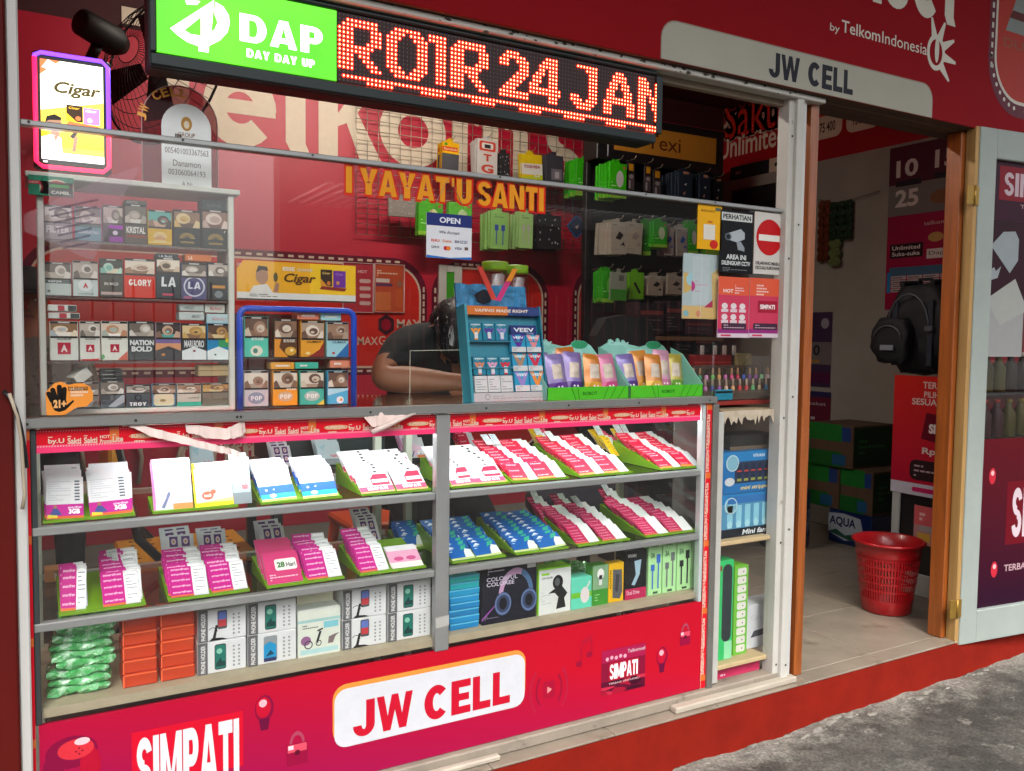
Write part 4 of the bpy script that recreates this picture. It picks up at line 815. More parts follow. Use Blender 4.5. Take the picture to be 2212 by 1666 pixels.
cig(0, 1, 1742, 1982, 465, 150, rows[0], '#2a3030', multi(SUN('#c9a24c'), pgc('#d8d0b0', [(.8, .8), (.85, .95), (.88, .94), (.84, .8)])), 'rightmost black cigarette pack', w1, pal=['#8d6a5c', '#d8c4b8', '#b89c90', '#6c5048'])
w2 = 'in second row of the left cabinet'
cig(0, 1, 378, 622, 905, 600, rows[1], '#b9c4c0', multi(rc('#5b6668', .0, .7, 1, .9), ec('#6a7270', .18, .25, .06, .08), tx('surya', '#dfe4e2', .15, .74, .5, .12)), 'white cigarette pack with grey band', w2, pal=GREY)
cig(0, 1, 630, 852, 905, 590, rows[1], '#bcc9c6', multi(ec('#d8dedc', .5, .6, .3, .32), tx('A', '#b02a30', .4, .45, .2, .28, .05), tx('mild', '#8a9290', .2, .1, .6, .1)), 'white cigarette pack with round red emblem', w2, pal=GREY)
cig(0, 1, 862, 1066, 905, 570, rows[1], '#454440', multi(tx('IN MILD', '#d8d4cc', .2, .5, .6, .12), rc('#b9a09c', .05, .1, .95, .22)), 'dark olive cigarette pack with teal picture', w2, f=.62, pal=['#7fb8a8', '#dcd2b8', '#2c3430', '#b8d8c8'])
cig(0, 1, 1073, 1348, 912, 570, rows[1], '#cf2f1e', tx('GLORY', '#f0e6de', .14, .5, .72, .26, .05), 'wide red cigarette pack with bold white lettering', w2, f=.62, pal=TAN)
cig(0, 1, 1350, 1562, 918, 560, rows[1], '#1e2b36', multi(tx('LA', '#dfe4e8', .2, .45, .6, .35, .02, .3), rc('#c0405c', .25, .12, .7, .2)), 'navy cigarette pack with slanted white letters', w2, f=.66, pal=['#cdb8a0', '#e4d8c8', '#5c4a40', '#9c8470'])
cig(0, 1, 1566, 1790, 925, 605, rows[1], '#4a4a78', multi(lambda g, w, h: g.ring(w*.5, h*.55, w*.42, w*.06, pr('#c9cad8'), 2.4), tx('LA', '#d8dae6', .25, .45, .5, .3, .02, .3), rc('#a05878', .1, .04, .4, .14)), 'purple cigarette pack with pale ring', w2, f=.64, pal=GREY)
cig(0, 1, 1796, 1984, 930, 605, rows[1], '#2c3438', multi(rc('#c88a3c', .2, .5, .8, .62), ec('#7c8488', .5, .25, .2, .15)), 'dark slate cigarette pack with amber bar', w2, f=.64, pal=GREY)
w3 = 'in third row of the left cabinet'
AS = lambda sx: multi(tx('dunhill', '#5a5654', .25, .85, .5, .07), lambda g, w, h: g.q(w*.5-sx*w, h*.5-sx*w, w*.5+sx*w, h*.5+sx*w, '#b01c38', 2), lambda g, w, h: g.text('A', w*.5-sx*w*.5, h*.5-sx*w*.6, sx*w, sx*w*1.2, '#f0e0de', 3, .04))
cig(0, 1, 430, 682, 1447, 1110, rows[2], '#d4d6ce', AS(.23), 'white cigarette pack with large dark red square', w3, f=.62, pal=['#c8a880', '#e4d4bc', '#8c6a4c', '#f0e8dc', '#b0b8c0'])
cig(0, 1, 690, 872, 1447, 1110, rows[2], '#d4d6ce', multi(AS(.2), pgc('#c0242c', [(.1, .0), (.9, .0), (.95, .08), (.05, .05)])), 'white cigarette pack with red foot', w3, f=.62, pal=GREY)
cig(0, 1, 876, 1110, 1450, 1110, rows[2], '#dcdcd2', multi(AS(.17), pgc('#c8604c', [(.6, .02), (.98, .02), (.98, .4)]), ec('#5a9a60', .05, .15, .07, .1)), 'white cigarette pack with red curved corner', w3, f=.62, pal=['#d8c4b0', '#c08a68', '#f0ece4', '#a8b0a4'])
cig(0, 1, 1113, 1340, 1452, 1110, rows[2], '#42484a', multi(tx('NATION', '#d8dcdc', .04, .62, .94, .22, .05), tx('BOLD', '#d8dcdc', .1, .36, .8, .22, .05)), 'dark grey block lettered cigarette pack', w3, f=.62, pal=GREY)
CHEV = lambda c1: pgc(c1, [(.0, .02), (1, .02), (1, .42), (.5, .62), (0, .42)], 3)
cig(0, 1, 1343, 1566, 1452, 1120, rows[2], '#a98a9a', multi(rc('#7a68a0', 0, .75, 1, .98), rc('#d89a72', 0, .4, 1, .75), CHEV('#3c3c40'), ec('#c88a4c', .3, .25, .08, .06, 4)), 'lilac and peach cigarette pack with black chevron', w3, f=.6, pal=TEAL)
cig(0, 1, 1570, 1786, 1452, 1130, rows[2], '#3a3c40', multi(tx('MARLBORO', '#e0e2e2', .1, .58, .8, .32, .03), CHEV('#dfe4e4'), ec('#7a3038', .5, .42, .06, .05, 4)), 'black cigarette pack with white chevron', w3, f=.6, pal=GOLD)
cig(0, 1, 1790, 1988, 1455, 1130, rows[2], '#2a86b8', multi(rc('#3a9a64', .5, .6, 1, .98), CHEV('#e2ecec'), ec('#d8c83c', .88, .9, .08, .1, 4), ec('#2a6a54', .35, .25, .05, .04, 4)), 'blue and green cigarette pack with white chevron', w3, f=.6, pal=GOLD)
w4 = 'in bottom row of the left cabinet'
cig(0, 2, 420, 640, 245, -30, rows[3], '#6f6a66', tx('PRO', '#b0aca6', .2, .4, .6, .2), 'grey cigarette pack behind the orange hand sticker', w4, pal=GREY)
cig(0, 2, 660, 860, 245, -30, rows[3], '#7e7a78', multi(ec('#a8a4a2', .45, .5, .3, .4), rc('#505254', 0, 0, 1, .12)), 'mid grey cigarette pack with pale oval', w4, pal=GREY)
cig(0, 2, 868, 1080, 245, -40, rows[3], '#5c646a', multi(pgc('#aab2ba', [(.3, .1), (.9, .9), (1, .9), (1, .4), (.6, .05)]), rc('#3a3e42', 0, .6, .4, .98)), 'slate cigarette pack with pale sweep', w4, pal=GREY)
cig(0, 2, 1088, 1302, 245, -5, rows[3], '#454d54', multi(tx('TROY', '#e4e6e6', .14, .1, .7, .24, .05), lambda g, w, h: g.ring(w*.5, h*.65, w*.14, w*.04, pr('#14181a'), 3)), 'charcoal cigarette pack with white block lettering', w4, f=.66, pal=GREY)
cig(0, 2, 1310, 1526, 245, -15, rows[3], '#5b7f9a', multi(lambda g, w, h: g.rr(w*.08, h*.06, w*.92, h*.92, w*.12, pr('#d8cfae'), 2), ec('#9a8a5c', .45, .45, .12, .1, 3)), 'blue cigarette pack with cream label', w4, f=.6, pal=TAN)
cig(0, 2, 1530, 1742, 240, -15, rows[3], '#c4c0b2', multi(rc('#3fae94', .0, .0, 1, .3), tx('menthol', '#7c8478', .45, .55, .45, .14)), 'cream cigarette pack with teal foot', w4, f=.6, pal=TAN)
cig(0, 2, 1746, 1984, 232, -20, rows[3], '#7c7264', tx('kretek', '#94897a', .25, .4, .5, .2), 'taupe cigarette pack beside the blue rack', w4, f=.62, pal=GOLD)
# packs lying flat on the others
def flat(c, r, a, b, yb, yt, body, fn, label, y=.068, d=.05):
    x0, z0, x1, z1 = RX(T(c, r, a, yb), T(c, r, b, yt), y); z1 = P(*T(c, r, a, yt), y)[1]; z0 = min(z0, P(*T(c, r, a, yb), y)[1]); return packbox(x0, x1, z0, z1, y, d, body, fn, label)
red_a = multi(rc('#b03040', .35, .1, .58, .9), rc('#3c4444', .7, .1, .98, .9))
flat(0, 1, 415, 690, 1086, 1034, '#cfd0cb', red_a, 'lower of two white packs lying on the third row of the left cabinet')
flat(0, 1, 410, 662, 1022, 965, '#d2d3cf', red_a, 'upper of two white packs lying on the third row of the left cabinet')
flat(0, 1, 1548, 1766, 1100, 1030, '#bcc6c4', tx('MILD', '#8a9494', .5, .3, .3, .4), 'pale grey pack lying lower, above the black chevron pack')
flat(0, 1, 1552, 1762, 1022, 960, '#b4bcb8', tx('MILD', '#98a09e', .2, .3, .4, .4), 'pale grey pack lying upper, above the black chevron pack')
flat(0, 1, 1786, 1972, 1128, 1045, '#b6cfd2', tx('Marlboro', '#d8b8b8', .25, .3, .6, .4), 'pale blue pack lying at the right end of the third row')
flat(0, 1, 1772, 1942, 1036, 960, '#cbcfc8', tx('Marlboro', '#c08080', .25, .3, .6, .4), 'off white pack lying on the pale blue one at right end')
flat(0, 1, 1600, 1828, 588, 528, '#d07034', tx('LA', '#f0d8c0', .12, .2, .15, .5), 'orange pack lying above the second cabinet row')
flat(0, 1, 1352, 1542, 572, 522, '#1c2630', tx('LA Bold', '#c8d0d4', .1, .25, .6, .5), 'navy pack lying above the second cabinet row')
flat(0, 1, 1076, 1270, 98, 58, '#55504c', tx('KRISTAL', '#a09a94', .1, .25, .5, .5), 'grey brown pack lying above the top cabinet row')
flat(0, 1, 1738, 1982, 148, 52, '#343c3e', tx('SURYA', '#59625e', .2, .3, .5, .3), 'blackish pack lying at the right end above the top row')
flat(0, 1, 868, 1062, 1624, 1590, '#26282a', rc('#8a8c88', .1, .4, .7, .6), 'lowest dark pack of a small stack in the bottom cabinet row')
flat(0, 1, 866, 1060, 1588, 1556, '#3a3c3c', rc('#9a9c98', .1, .4, .6, .6), 'middle dark pack of a small stack in the bottom cabinet row')
flat(0, 1, 872, 1056, 1554, 1526, '#2a2c30', rc('#7c7e7a', .2, .4, .6, .6), 'topmost dark pack of a small stack in the bottom cabinet row')
flat(0, 1, 1716, 1974, 1586, 1490, '#b39c74', rc('#8c7650', 0, .45, 1, .55), 'tan pack lying above the bottom row at right')
x, z = P(*T(0, 1, 690, 1610), .066)
me = G().bb(-.018, .018, -.02, .02, -.011, .011, pr('#cfccc4'), .001); me = me.mesh('matchbox'); place(me, 'small_box', (x, .09, z+.006), (0, RAD(-38), RAD(20)), 'small white box tilted on edge in the bottom cabinet row', 'box')
# green price card on the top edge
x0, z0, x1, z1 = RX(T(0, 1, 245, 30), T(0, 0, 635, 1540), yc-.016); z1 = P(*T(0, 0, 240, 1505), yc-.016)[1]; z0 = P(*T(0, 1, 320, 20), yc-.016)[1]
g = G().bb(x0, x1, yc-.016, yc-.0135, z0, z1, pr('#147a5c'), .001); g.fr((x0, yc-.016, z0)); w, h = x1-x0, z1-z0
g.rr(w*.25, 0, w, h*.85, .03, pr('#d8c6b0'), 1); g.rr(w*.29, 0, w*.98, h*.78, .028, pr('#a81420'), 2); g.q(w*.46, 0, w*.98, h*.45, '#171a14', 3); g.q(w*.46, h*.45, w*.9, h*.6, '#2f8a2c', 3); g.text('CAMEL', w*.5, h*.12, w*.42, h*.16, '#d8d4cc', 4, .03); g.q(0, h*.55, w*.27, h*.72, '#b41c34', 3); g.text('NEW', w*.03, h*.58, w*.2, h*.1, '#e0c8c0', 4)
g.obj('shelf_card', 'green promotional card with red badge on the left cabinet top', 'card')
# hanging loose sheet on the glass corner
g = G().fr((0, -.004, 0)); 
def qq(c, r, x, y): return P(*T(c, r, x, y), -.004)
SHEET = filmmat('printed_film', '#d8ccd2', .16, .2)
pts = [qq(0, 1, 205, 330), qq(0, 1, 800, 590), qq(0, 1, 930, 330), qq(0, 1, 1090, -20), qq(0, 0, 1230, 1430), qq(0, 0, 900, 1540), qq(0, 1, 380, 110), qq(0, 1, 200, 190)]
g.pg(pts, SHEET, 1); L2 = filmmat('faint_ink', '#8d8490', .3)
for i in range(7):
    a = qq(0, 1, 420+i*20, 150+i*55); b = qq(0, 1, 850-i*14, 60+i*62); g.ln(a, b, .004, L2, 2)
g.obj('plastic_sheet', 'loose translucent printed sheet hanging over the left cabinet glass', 'plastic sheet')
# hand sticker
y = -.0035; g = G().fr((0, y, 0)); OR = pr('#e8923c'); BK = pr('#17130f')
def q2(x, yy): return P(*T(0, 2, x, yy), y)
g.pg([q2(*p) for p in [(402, 258), (393, 60), (430, 20), (470, -20), (530, -35), (590, -5), (650, -18), (720, -20), (780, 10), (806, 70), (800, 130), (750, 180), (660, 190), (620, 215), (560, 255)]], OR, 1)
g.pg([q2(*p) for p in [(440, 130), (560, 112), (575, 135), (575, 170), (630, 125), (642, 135), (590, 190), (560, 215), (510, 230), (470, 215), (450, 180)]], BK, 2)
for a, b, w in (((455, 140), (420, 70), .009), ((485, 130), (455, 38), .0095), ((520, 125), (512, 12), .0095), ((550, 125), (556, 30), .009)):
    pa, pb = q2(*a), q2(*b); g.ln(pa, pb, w, BK, 2.2); g.el(pb[0], pb[1], w/2, w/2, BK, 2.4, 10)
a, b = q2(462, 195), q2(572, 180); g.text('21+', a[0], a[1], b[0]-a[0], .017, pr('#e8b070'), 3, .06); a, b = q2(590, 45), q2(760, 30); g.text('DILARANG!', a[0], a[1], b[0]-a[0], .0085, BK, 3, .02)
a, b = q2(610, 100), q2(760, 65); g.lines(a[0], a[1], b[0]-a[0], .02, 3, pr('#e8c8a8'), 3, 5, .7)
g.obj('hand_sticker', 'orange warning sticker with a black hand on the left glass', 'sticker')
# bank card stand and clear arch
y = .09; a = P(350, 400, y); b = P(457, 408, y); zt_ = P(403, 225, y)[1]; xr = (b[0]-a[0])/2
st = thing('account_stand', 'white arched acrylic stand with gold and brown print on the cabinet', 'acrylic stand', (a[0]+xr, y, czt+.001))
def archpts(x0, x1, z0, z1, n=14):
    r = (x1-x0)/2; return [(x0, z0), (x1, z0)]+[(x0+r+r*math.cos(RAD(180*i/n)), z1-r+r*math.sin(RAD(180*i/n))) for i in range(n+1)]
g = G().prism(archpts(a[0], b[0], czt+.001, zt_), y, y+.004, pr('#e6eae8')); g.part('white_plate', st)
xg0_, xg1_ = P(307, 300, y+.02)[0], P(470, 300, y+.02)[0]
g = G().prism(archpts(xg0_, xg1_, czt+.001, P(372, 183, y+.02)[1]), y+.02, y+.024, filmmat('clear_acrylic', '#8c4048', .12, .05)); g.part('clear_plate', st)
pts = archpts(xg0_, xg1_, czt+.001, P(372, 183, y+.02)[1]); G().tube([(p[0], y+.022, p[1]) for p in pts[1:]+pts[:1]], .0016, mat('acrylic_edge', '#c8b0a8', .2), 6).part('clear_edge', st)
g = G().fr((0, y, 0)); GD = pr('#b5863c'); cx = a[0]+xr
g.el(cx, zt_-.045, .012, .016, GD, 1); g.el(cx, zt_-.047, .006, .009, pr('#e0d4bc'), 2); g.text('GROUP', cx-.018, zt_-.075, .036, .01, pr('#8a5a48'), 2)
BR = pr('#6f6058')
z = P(403, 300, y)[1]; g.lines(cx-.025, z-.002, .05, .012, 1, BR, 2, 3, .8); g.text('005401003367563', cx-.047, z-.036, .094, .013, BR, 2); g.text('Danamon', cx-.03, z-.064, .06, .014, BR, 2); g.text('003060064193', cx-.04, z-.084, .08, .013, BR, 2); g.text('A.N:', cx-.012, z-.108, .024, .01, BR, 2)
tag(g.part('stand_print', st), kind='stuff')
g = G().fr((0, y+.02, 0)); x, z = P(322, 278, y+.02)
for i, ch in enumerate('JW CELL'):
    if ch != ' ':
        t = RAD(178-i*15.5); r = (xg1_-xg0_)/2-.016; g.text(ch, (xg0_+xg1_)/2+r*math.cos(t)-.008, P(372, 183, y+.02)[1]-(xg1_-xg0_)/2+r*math.sin(t)-.01, .016, .02, mat('gold_letters', '#d99a3c', .3, .3), 3, .03, rot=min(80, max(-80, 85-i*15.5)))
g.part('gold_lettering', st)
# ================= blue rack =================
y = .055; BLU = mat('blue_plastic', '#1546c0', .35)
x0, z0 = P(513, 882, y); x1 = P(769, 870, y)[0]; z1 = P(515, 660, y)[1]; z1 = P(640, 669, y)[1]
br = thing('blue_rack', 'blue tube framed cigarette rack beside the white cabinet', 'rack', ((x0+x1)/2, y+.04, 1.0))
r_ = .02; pts = [(x0+.006, y, 1.001), (x0+.006, y, z1-r_)]+[(x0+.006+r_-r_*math.cos(RAD(15*i)), y, z1-r_+r_*math.sin(RAD(15*i))) for i in range(7)]+[(x1-.006-r_+r_*math.sin(RAD(15*i)), y, z1-r_+r_*math.cos(RAD(15*i))) for i in range(7)]+[(x1-.006, y, 1.001)]
G().tube(pts, .0075, BLU, 10).part('frame', br)
zr = [P(640, 772, y)[1], 1.006]
for z in zr: G().box(x0+.01, x1-.01, y+.004, y+.09, z-.005, z-.0006, mat('smoky_shelf', '#50413e', .2, alpha=.85)).part('shelf', br)
G().box(x0+.008, x1-.008, y+.09, y+.093, 1.001, z1-.01, filmmat('smoky_back', '#6a5a58', .3, .1)).part('back_panel', br)
yk = y+.006
def rp(u0, u1, vt, z, body, fn, desc, f=.52, pal=TAN):
    xx0, xx1 = P(u0, vt+80, yk)[0], P(u1, vt+80, yk)[0]; zt2 = P((u0+u1)/2, vt, yk)[1]
    def dr(g, w, h): g.q(w*.02, h*.01, w*.98, h*(f-.05), body, .8); warn(g, w, h, f, pal, int(u0)); fn(g, w, h*f)
    packbox(xx0, xx1, z+.0004, zt2, yk, .024, body, dr, desc+' of the blue rack')
rp(528, 580, 684, zr[0], '#5cc8b0', multi(tx('ESSE', '#e8f4ee', .3, .8, .5, .12), ec('#e8e4d0', .5, .3, .25, .25), ec('#40806c', .45, .3, .1, .12, 3)), 'mint cigarette pack in upper row', pal=TAN)
rp(593, 642, 689, zr[0], '#5e3d26', multi(pgc('#e0922c', [(0, 0), (.6, 0), (.2, .5), (.3, .95), (0, .95)]), ec('#d8a23c', .7, .3, .25, .22, 3), ec('#f0d8a0', .75, .35, .08, .08, 4), tx('ESSE', '#e8dcd0', .4, .75, .5, .14)), 'brown and orange cigarette pack in upper row')
rp(650, 700, 693, zr[0], '#e8a032', multi(pgc('#8a3028', [(.3, 0), (1, 0), (1, .85), (.8, .4)]), tx('CLIMAX', '#4a2c18', .25, .75, .65, .12, .02, .3), ec('#f4d890', .3, .2, .1, .08, 3)), 'orange and maroon cigarette pack in upper row')
rp(706, 753, 696, zr[0], '#9fd0dc', multi(pgc('#2c6aa8', [(.4, 0), (1, 0), (1, .8), (.7, .4)]), tx('CLIMAX', '#204a60', .25, .75, .65, .12, .02, .3), ec('#c0303c', .3, .22, .07, .06, 3)), 'light blue cigarette pack in upper row')
rp(527, 580, 801, zr[1], '#cbc4c8', multi(ec('#8c94a8', .5, .45, .34, .32), tx('POP', '#e8e8ec', .28, .32, .45, .25, .06)), 'whitish cigarette pack in lower row')
rp(590, 643, 801, zr[1], '#f0a030', multi(ec('#d8b088', .5, .5, .32, .28), tx('POP', '#f4ece0', .28, .38, .45, .25, .06), tx('ESSE', '#fff0d8', .55, .85, .4, .1)), 'bright orange cigarette pack in lower row')
rp(648, 700, 801, zr[1], '#4db8a4', multi(ec('#b0c8c0', .5, .5, .32, .28), tx('POP', '#f4f4ee', .28, .38, .45, .25, .06), pgc('#e0d050', [(.7, 0), (1, 0), (1, .3)])), 'sea green cigarette pack in lower row')
rp(708, 752, 801, zr[1], '#5cb4dc', multi(ec('#e8f0f0', .6, .25, .18, .2), ec('#e0a060', .65, .25, .07, .08, 3), pgc('#b8e0ee', [(0, .5), (1, .8), (1, 1), (0, 1)])), 'sky blue cigarette pack in lower row')
def fl2(u0, u1, vb, vt, body, label): x0, z0 = P(u0, vb, yk+.004); x1 = P(u1, vb, yk+.004)[0]; z1 = P(u0, vt, yk+.004)[1]; packbox(x0, x1, z0, z1, yk+.004, .05, body, lambda g, w, h: g.lines(w*.2, h*.25, w*.6, h*.5, 1, pr('#f0e8e0'), 2, len(label)), label)
fl2(585, 636, 798, 783, '#e0a03c', 'orange pack lying on the lower row of the blue rack'); fl2(638, 688, 797, 783, '#48b49c', 'green pack lying on the lower row of the blue rack'); fl2(713, 756, 795, 777, '#e08a6c', 'salmon pack lying over the sky blue one in the blue rack')
fl2(642, 690, 690, 673, '#d8846c', 'salmon pack lying on the upper row of the blue rack'); fl2(693, 737, 692, 676, '#a8d8dc', 'pale cyan pack lying on the upper row of the blue rack')
# yellow banner on the rack
y = .05; x0, z0 = P(512, 650, y); x1 = P(768, 655, y)[0]; z1 = P(512, 563, y)[1]; z0 = P(640, 651, y)[1]; z1 = P(640, 568, y)[1]
g = G().box(x0, x1, y, y+.003, z0, z1, pr('#e8a820')); g.fr((x0, y, z0)); w, h = x1-x0, z1-z0
g.q(0, 0, w, h*.2, '#d6d4d0', 1); g.q(w*.6, h*.2, w, h, '#f0c024', 1); g.lines(w*.1, h*.08, w*.75, h*.09, 2, pr('#5a5650'), 2, 7, .4); g.q(0, -.0, w, h*.04, '#2c2826', 2)
g.text('Cigar', w*.38, h*.42, w*.27, h*.3, pr('#5e3c12'), 3, .03, .25); g.text('ESSE', w*.37, h*.78, w*.1, h*.1, '#e8e0d0', 3, .03); g.text('CHANGE', w*.49, h*.78, w*.13, h*.08, '#d8d0b8', 3, .02)
g.q(w*.69, h*.42, w*.79, h*.86, '#3b2a22', 3); g.q(w*.8, h*.4, w*.91, h*.84, '#6d2f92', 3); g.pg([(w*.69, h*.42), (w*.75, h*.42), (w*.69, h*.62)], '#d8922c', 4); g.text('Cigar', w*.705, h*.72, w*.07, h*.08, '#e8c060', 4, .02, .25); g.el(w*.76, h*.5, w*.015, h*.06, '#d07830', 4); g.el(w*.84, h*.52, w*.015, h*.05, '#c88a50', 4); g.text('Cigar', w*.82, h*.7, w*.07, h*.08, '#a878c8', 4, .02, .25)
g.pg([(w*.68, h*.34), (w*.9, h*.3), (w*.92, h*.38), (w*.7, h*.42)], '#8a2c24', 4)
g.el(w*.2, h*.62, w*.05, h*.22, '#a5795e', 3); g.pg([(w*.15, h*.7), (w*.17, h*.88), (w*.24, h*.86), (w*.25, h*.75), (w*.2, h*.78)], '#2c2422', 4); g.pg([(w*.1, h*.2), (w*.13, h*.36), (w*.24, h*.42), (w*.29, h*.2)], '#d8d4ce', 3.5); g.pg([(w*.29, h*.22), (w*.33, h*.22), (w*.34, h*.44), (w*.31, h*.46)], '#a5795e', 4); g.el(w*.31, h*.6, w*.018, h*.12, '#55502c', 4); g.pg([(w*.0, h*.8), (w*.05, h), (w*.0, h)], '#c02c24', 3); g.text('NEW', w*.002, h*.86, w*.03, h*.06, '#f0e0d8', 4)
g.obj('yellow_banner', 'yellow cigar banner strip standing on the blue rack', 'banner')
# ================= SIM card fans in the showcase =================
CARD = {}
def cardmesh(kind, w, h, seed=0):
    k = (kind, round(w, 3), round(h, 3), seed)
    if k in CARD: return CARD[k]
    g = G(); t = .0011; white = '#d2d4d6'; R = random.Random(seed+len(kind))
    edge = {'red': '#c01030', 'crim': '#b0184a', 'mag': '#c0187c', 'blu': '#1458a8', 'xl': '#1060b8', 'im3': '#e8cc20', 'pur': '#b8b4bc'}.get(kind, white)
    g.box(-w/2, w/2, 0, t, 0, h, pr(edge)); g.fr((-w/2, 0, 0)); L = .35
    g.q(0, 0, w, h, white, L)
    if kind == 'smart':
        g.q(0, 0, w, h*.34, '#b81a8c', 1); g.q(0, 0, w, h*.06, '#d8622c', 1.4); g.q(w*.04, h*.02, w*.3, h*.1, '#d8c83c', 1.7); g.text('3GB', w*.6, h*.1, w*.3, h*.12, '#f4eef4', 2, .05); g.text('smartfren', w*.58, h*.23, w*.36, h*.06, '#f0d8ec', 2, .02)
        g.pg([(w*.1, h*.1), (w*.2, h*.26), (w*.3, h*.24), (w*.42, h*.1), (w*.3, h*.08)], '#3c4a8c', 1.8); g.el(w*.24, h*.28, w*.05, h*.04, '#9c6a50', 2); g.lines(w*.06, h*.42, w*.6, h*.5, 9, pr('#9aa4b0'), 1.5, seed, .22)
        for i in range(7): g.q(w*.76, h*(.42+.075*i), w*.9, h*(.46+.075*i), '#5c646c', 1.5)
    elif kind == 'six':
        g.pg([(0, h*.08), (w*.5, h*.08), (w*.9, h*.5), (w*.5, h*.7), (0, h*.45)], '#e8c8dc', 1); g.q(w*.5, 0, w, h*.12, '#e88a4c', 1.4); g.text('6GB', w*.56, h*.16, w*.38, h*.2, '#ffffff', 2, .08); g.text('6GB', w*.57, h*.155, w*.38, h*.2, '#6c4468', 1.8, .08); g.pg([(w*.2, h*.05), (w*.4, h*.35), (w*.45, h*.33), (w*.28, h*.03)], '#6a7a9c', 1.8); g.q(0, 0, w*.06, h, '#d87ab8', 1.6)
    elif kind == 'im3':
        g.q(0, 0, w, h*.1, '#f0d820', 1); g.q(0, 0, w*.05, h, '#f0d820', 1); g.el(w*.35, h*.28, w*.15, h*.11, '#d86a50', 2); g.el(w*.5, h*.37, w*.07, h*.06, '#d86a50', 2); g.text('im3', w*.26, h*.24, w*.18, h*.08, '#f4ece8', 2.4, .04); g.pg([(w*.05, h*.1), (w, h*.1), (w, h*.2)], '#f4c08c', 1.4)
    elif kind == 'xl':
        g.q(0, 0, w, h*.5, '#0f5cc4', 1); g.q(0, h*.05, w, h*.22, '#18a8c8', 1.4); g.q(0, 0, w, h*.07, '#d8dc6c', 1.6)
        for cx, cz, s in ((.2, .36, .05), (.42, .37, .035)): g.pg([(w*cx+w*s*(1 if k % 2 else .45)*math.cos(RAD(36*k)), h*cz+w*s*(1 if k % 2 else .45)*math.sin(RAD(36*k))) for k in range(10)], '#e8f0fa', 2)
        g.el(w*.35, h*.17, w*.1, h*.06, '#e8f4f4', 2); g.rr(w*.5, h*.12, w*.95, h*.22, .004, pr('#28d0c8'), 2); g.lines(w*.45, h*.75, w*.5, h*.2, 3, pr('#a8b0bc'), 1, seed, .3)
    elif kind == 'simp':
        g.q(0, 0, w, h*.26, '#d83a62', 1); g.q(0, 0, w, h*.05, '#f0985c', 1.4); g.heavy('SIMPATI', w*.22, h*.1, w*.6, h*.12, '#f8eef0', 2); g.pg([(w*.42, h*.3), (w*.95, h*.3), (w*.95, h*.8), (w*.55, h*.8), (w*.42, h*.6)], '#c8183c', 1.2); g.q(w*.45, h*.42, w*.92, h*.56, '#f0d0d8', 1.6); g.lines(w*.05, h*.55, w*.35, h*.4, 6, pr('#a8acb4'), 1.5, seed, .3); g.q(w*.6, h*.86, w*.7, h*.95, '#3c3c40', 1.6)
        for i in range(5): g.q(w*.36, h*(.34+.09*i), w*.43, h*(.39+.09*i), '#70747c', 1.8)
    elif kind == 'red':
        g.q(0, 0, w*.64, h, '#c8143a', 1); g.q(0, 0, w*.64, h*.1, '#e08a3c', 1.4)
        for z in (.16, .5, .84): g.text('Internet', w*.06, h*z, w*.4, h*.09, '#f0c0c8', 1.8, .01, .3)
        g.lines(w*.7, h*.1, w*.24, h*.8, 10, pr('#b8bcc4'), 1.5, seed, .25)
    elif kind == 'yel':
        g.q(0, 0, w*.5, h, '#e0b818', 1); g.q(w*.72, 0, w, h, '#c8405c', 1)
        for i in range(30): a, b = R.uniform(.02, .46), R.uniform(.02, .95); g.el(w*a, h*b, w*.022, h*.018, '#5c3c14', 1.5+.01*i, 6)
    elif kind == 'mag':
        g.q(0, 0, w*.6, h, '#c01886', 1); g.q(0, 0, w*.6, h*.06, '#d86a3c', 1.4); g.rr(w*.6, h*.05, w*.98, h*.95, .008, pr('#eef0f2'), 1.6)
        for z in (.12, .32, .52, .72, .88): g.text('smartfren', w*.06, h*z, w*.48, h*.07, '#f0c8e4', 1.8, .02)
        g.lines(w*.66, h*.12, w*.28, h*.78, 8, pr('#606874'), 2.0, seed, .25)
    elif kind == 'pur':
        g.q(0, 0, w, h, '#b4b2b6', 1)
        for a, b in ((.32, .6), (.72, .6), (.32, .2), (.72, .2)): g.q(w*(a-.14), h*b, w*(a+.14), h*(b+.34), '#4c2c60', 1.4); g.el(w*a, h*(b+.17), w*.08, h*.1, '#c8a8b8', 1.8); g.el(w*a, h*(b+.17), w*.04, h*.05, '#8c7a2c', 2)
    elif kind == 'hari':
        g.q(0, 0, w, h, '#c83a72', 1); g.rr(w*.3, h*.45, w*.92, h*.85, .006, pr('#e6e6e2'), 1.5); g.text('28', w*.36, h*.55, w*.22, h*.2, '#3c7a3c', 2, .05); g.text('Hari', w*.62, h*.55, w*.26, h*.16, '#2c3030', 2, .02); g.lines(w*.1, h*.1, w*.8, h*.25, 3, pr('#e8b8cc'), 1.5, 2)
    elif kind == 'blu':
        g.q(0, h*.12, w, h, '#1560b0', 1); g.q(0, 0, w, h*.12, '#c8d88c', 1.2); g.pg([(w*.62, h*.12), (w, h*.12), (w, h*.6), (w*.8, h*.7), (w*.7, h*.5)], '#dfeae8', 1.5); g.pg([(w*.6, h*.6), (w*.85, h*.72), (w*.95, h*.98), (w*.7, h*.9)], '#38b08c', 1.8); g.lines(w*.1, h*.5, w*.4, h*.3, 2, pr('#b0d0ec'), 1.8, 1, .4); g.pg([(w*.1, h*.75), (w*.4, h*.8), (w*.25, h*.92)], '#d8e4ee', 2)
    elif kind == 'crim':
        g.q(0, 0, w*.56, h, '#b81852', 1); g.q(0, 0, w*.56, h*.08, '#d8703c', 1.4); g.q(w*.56, 0, w, h, '#dfe2e2', 1)
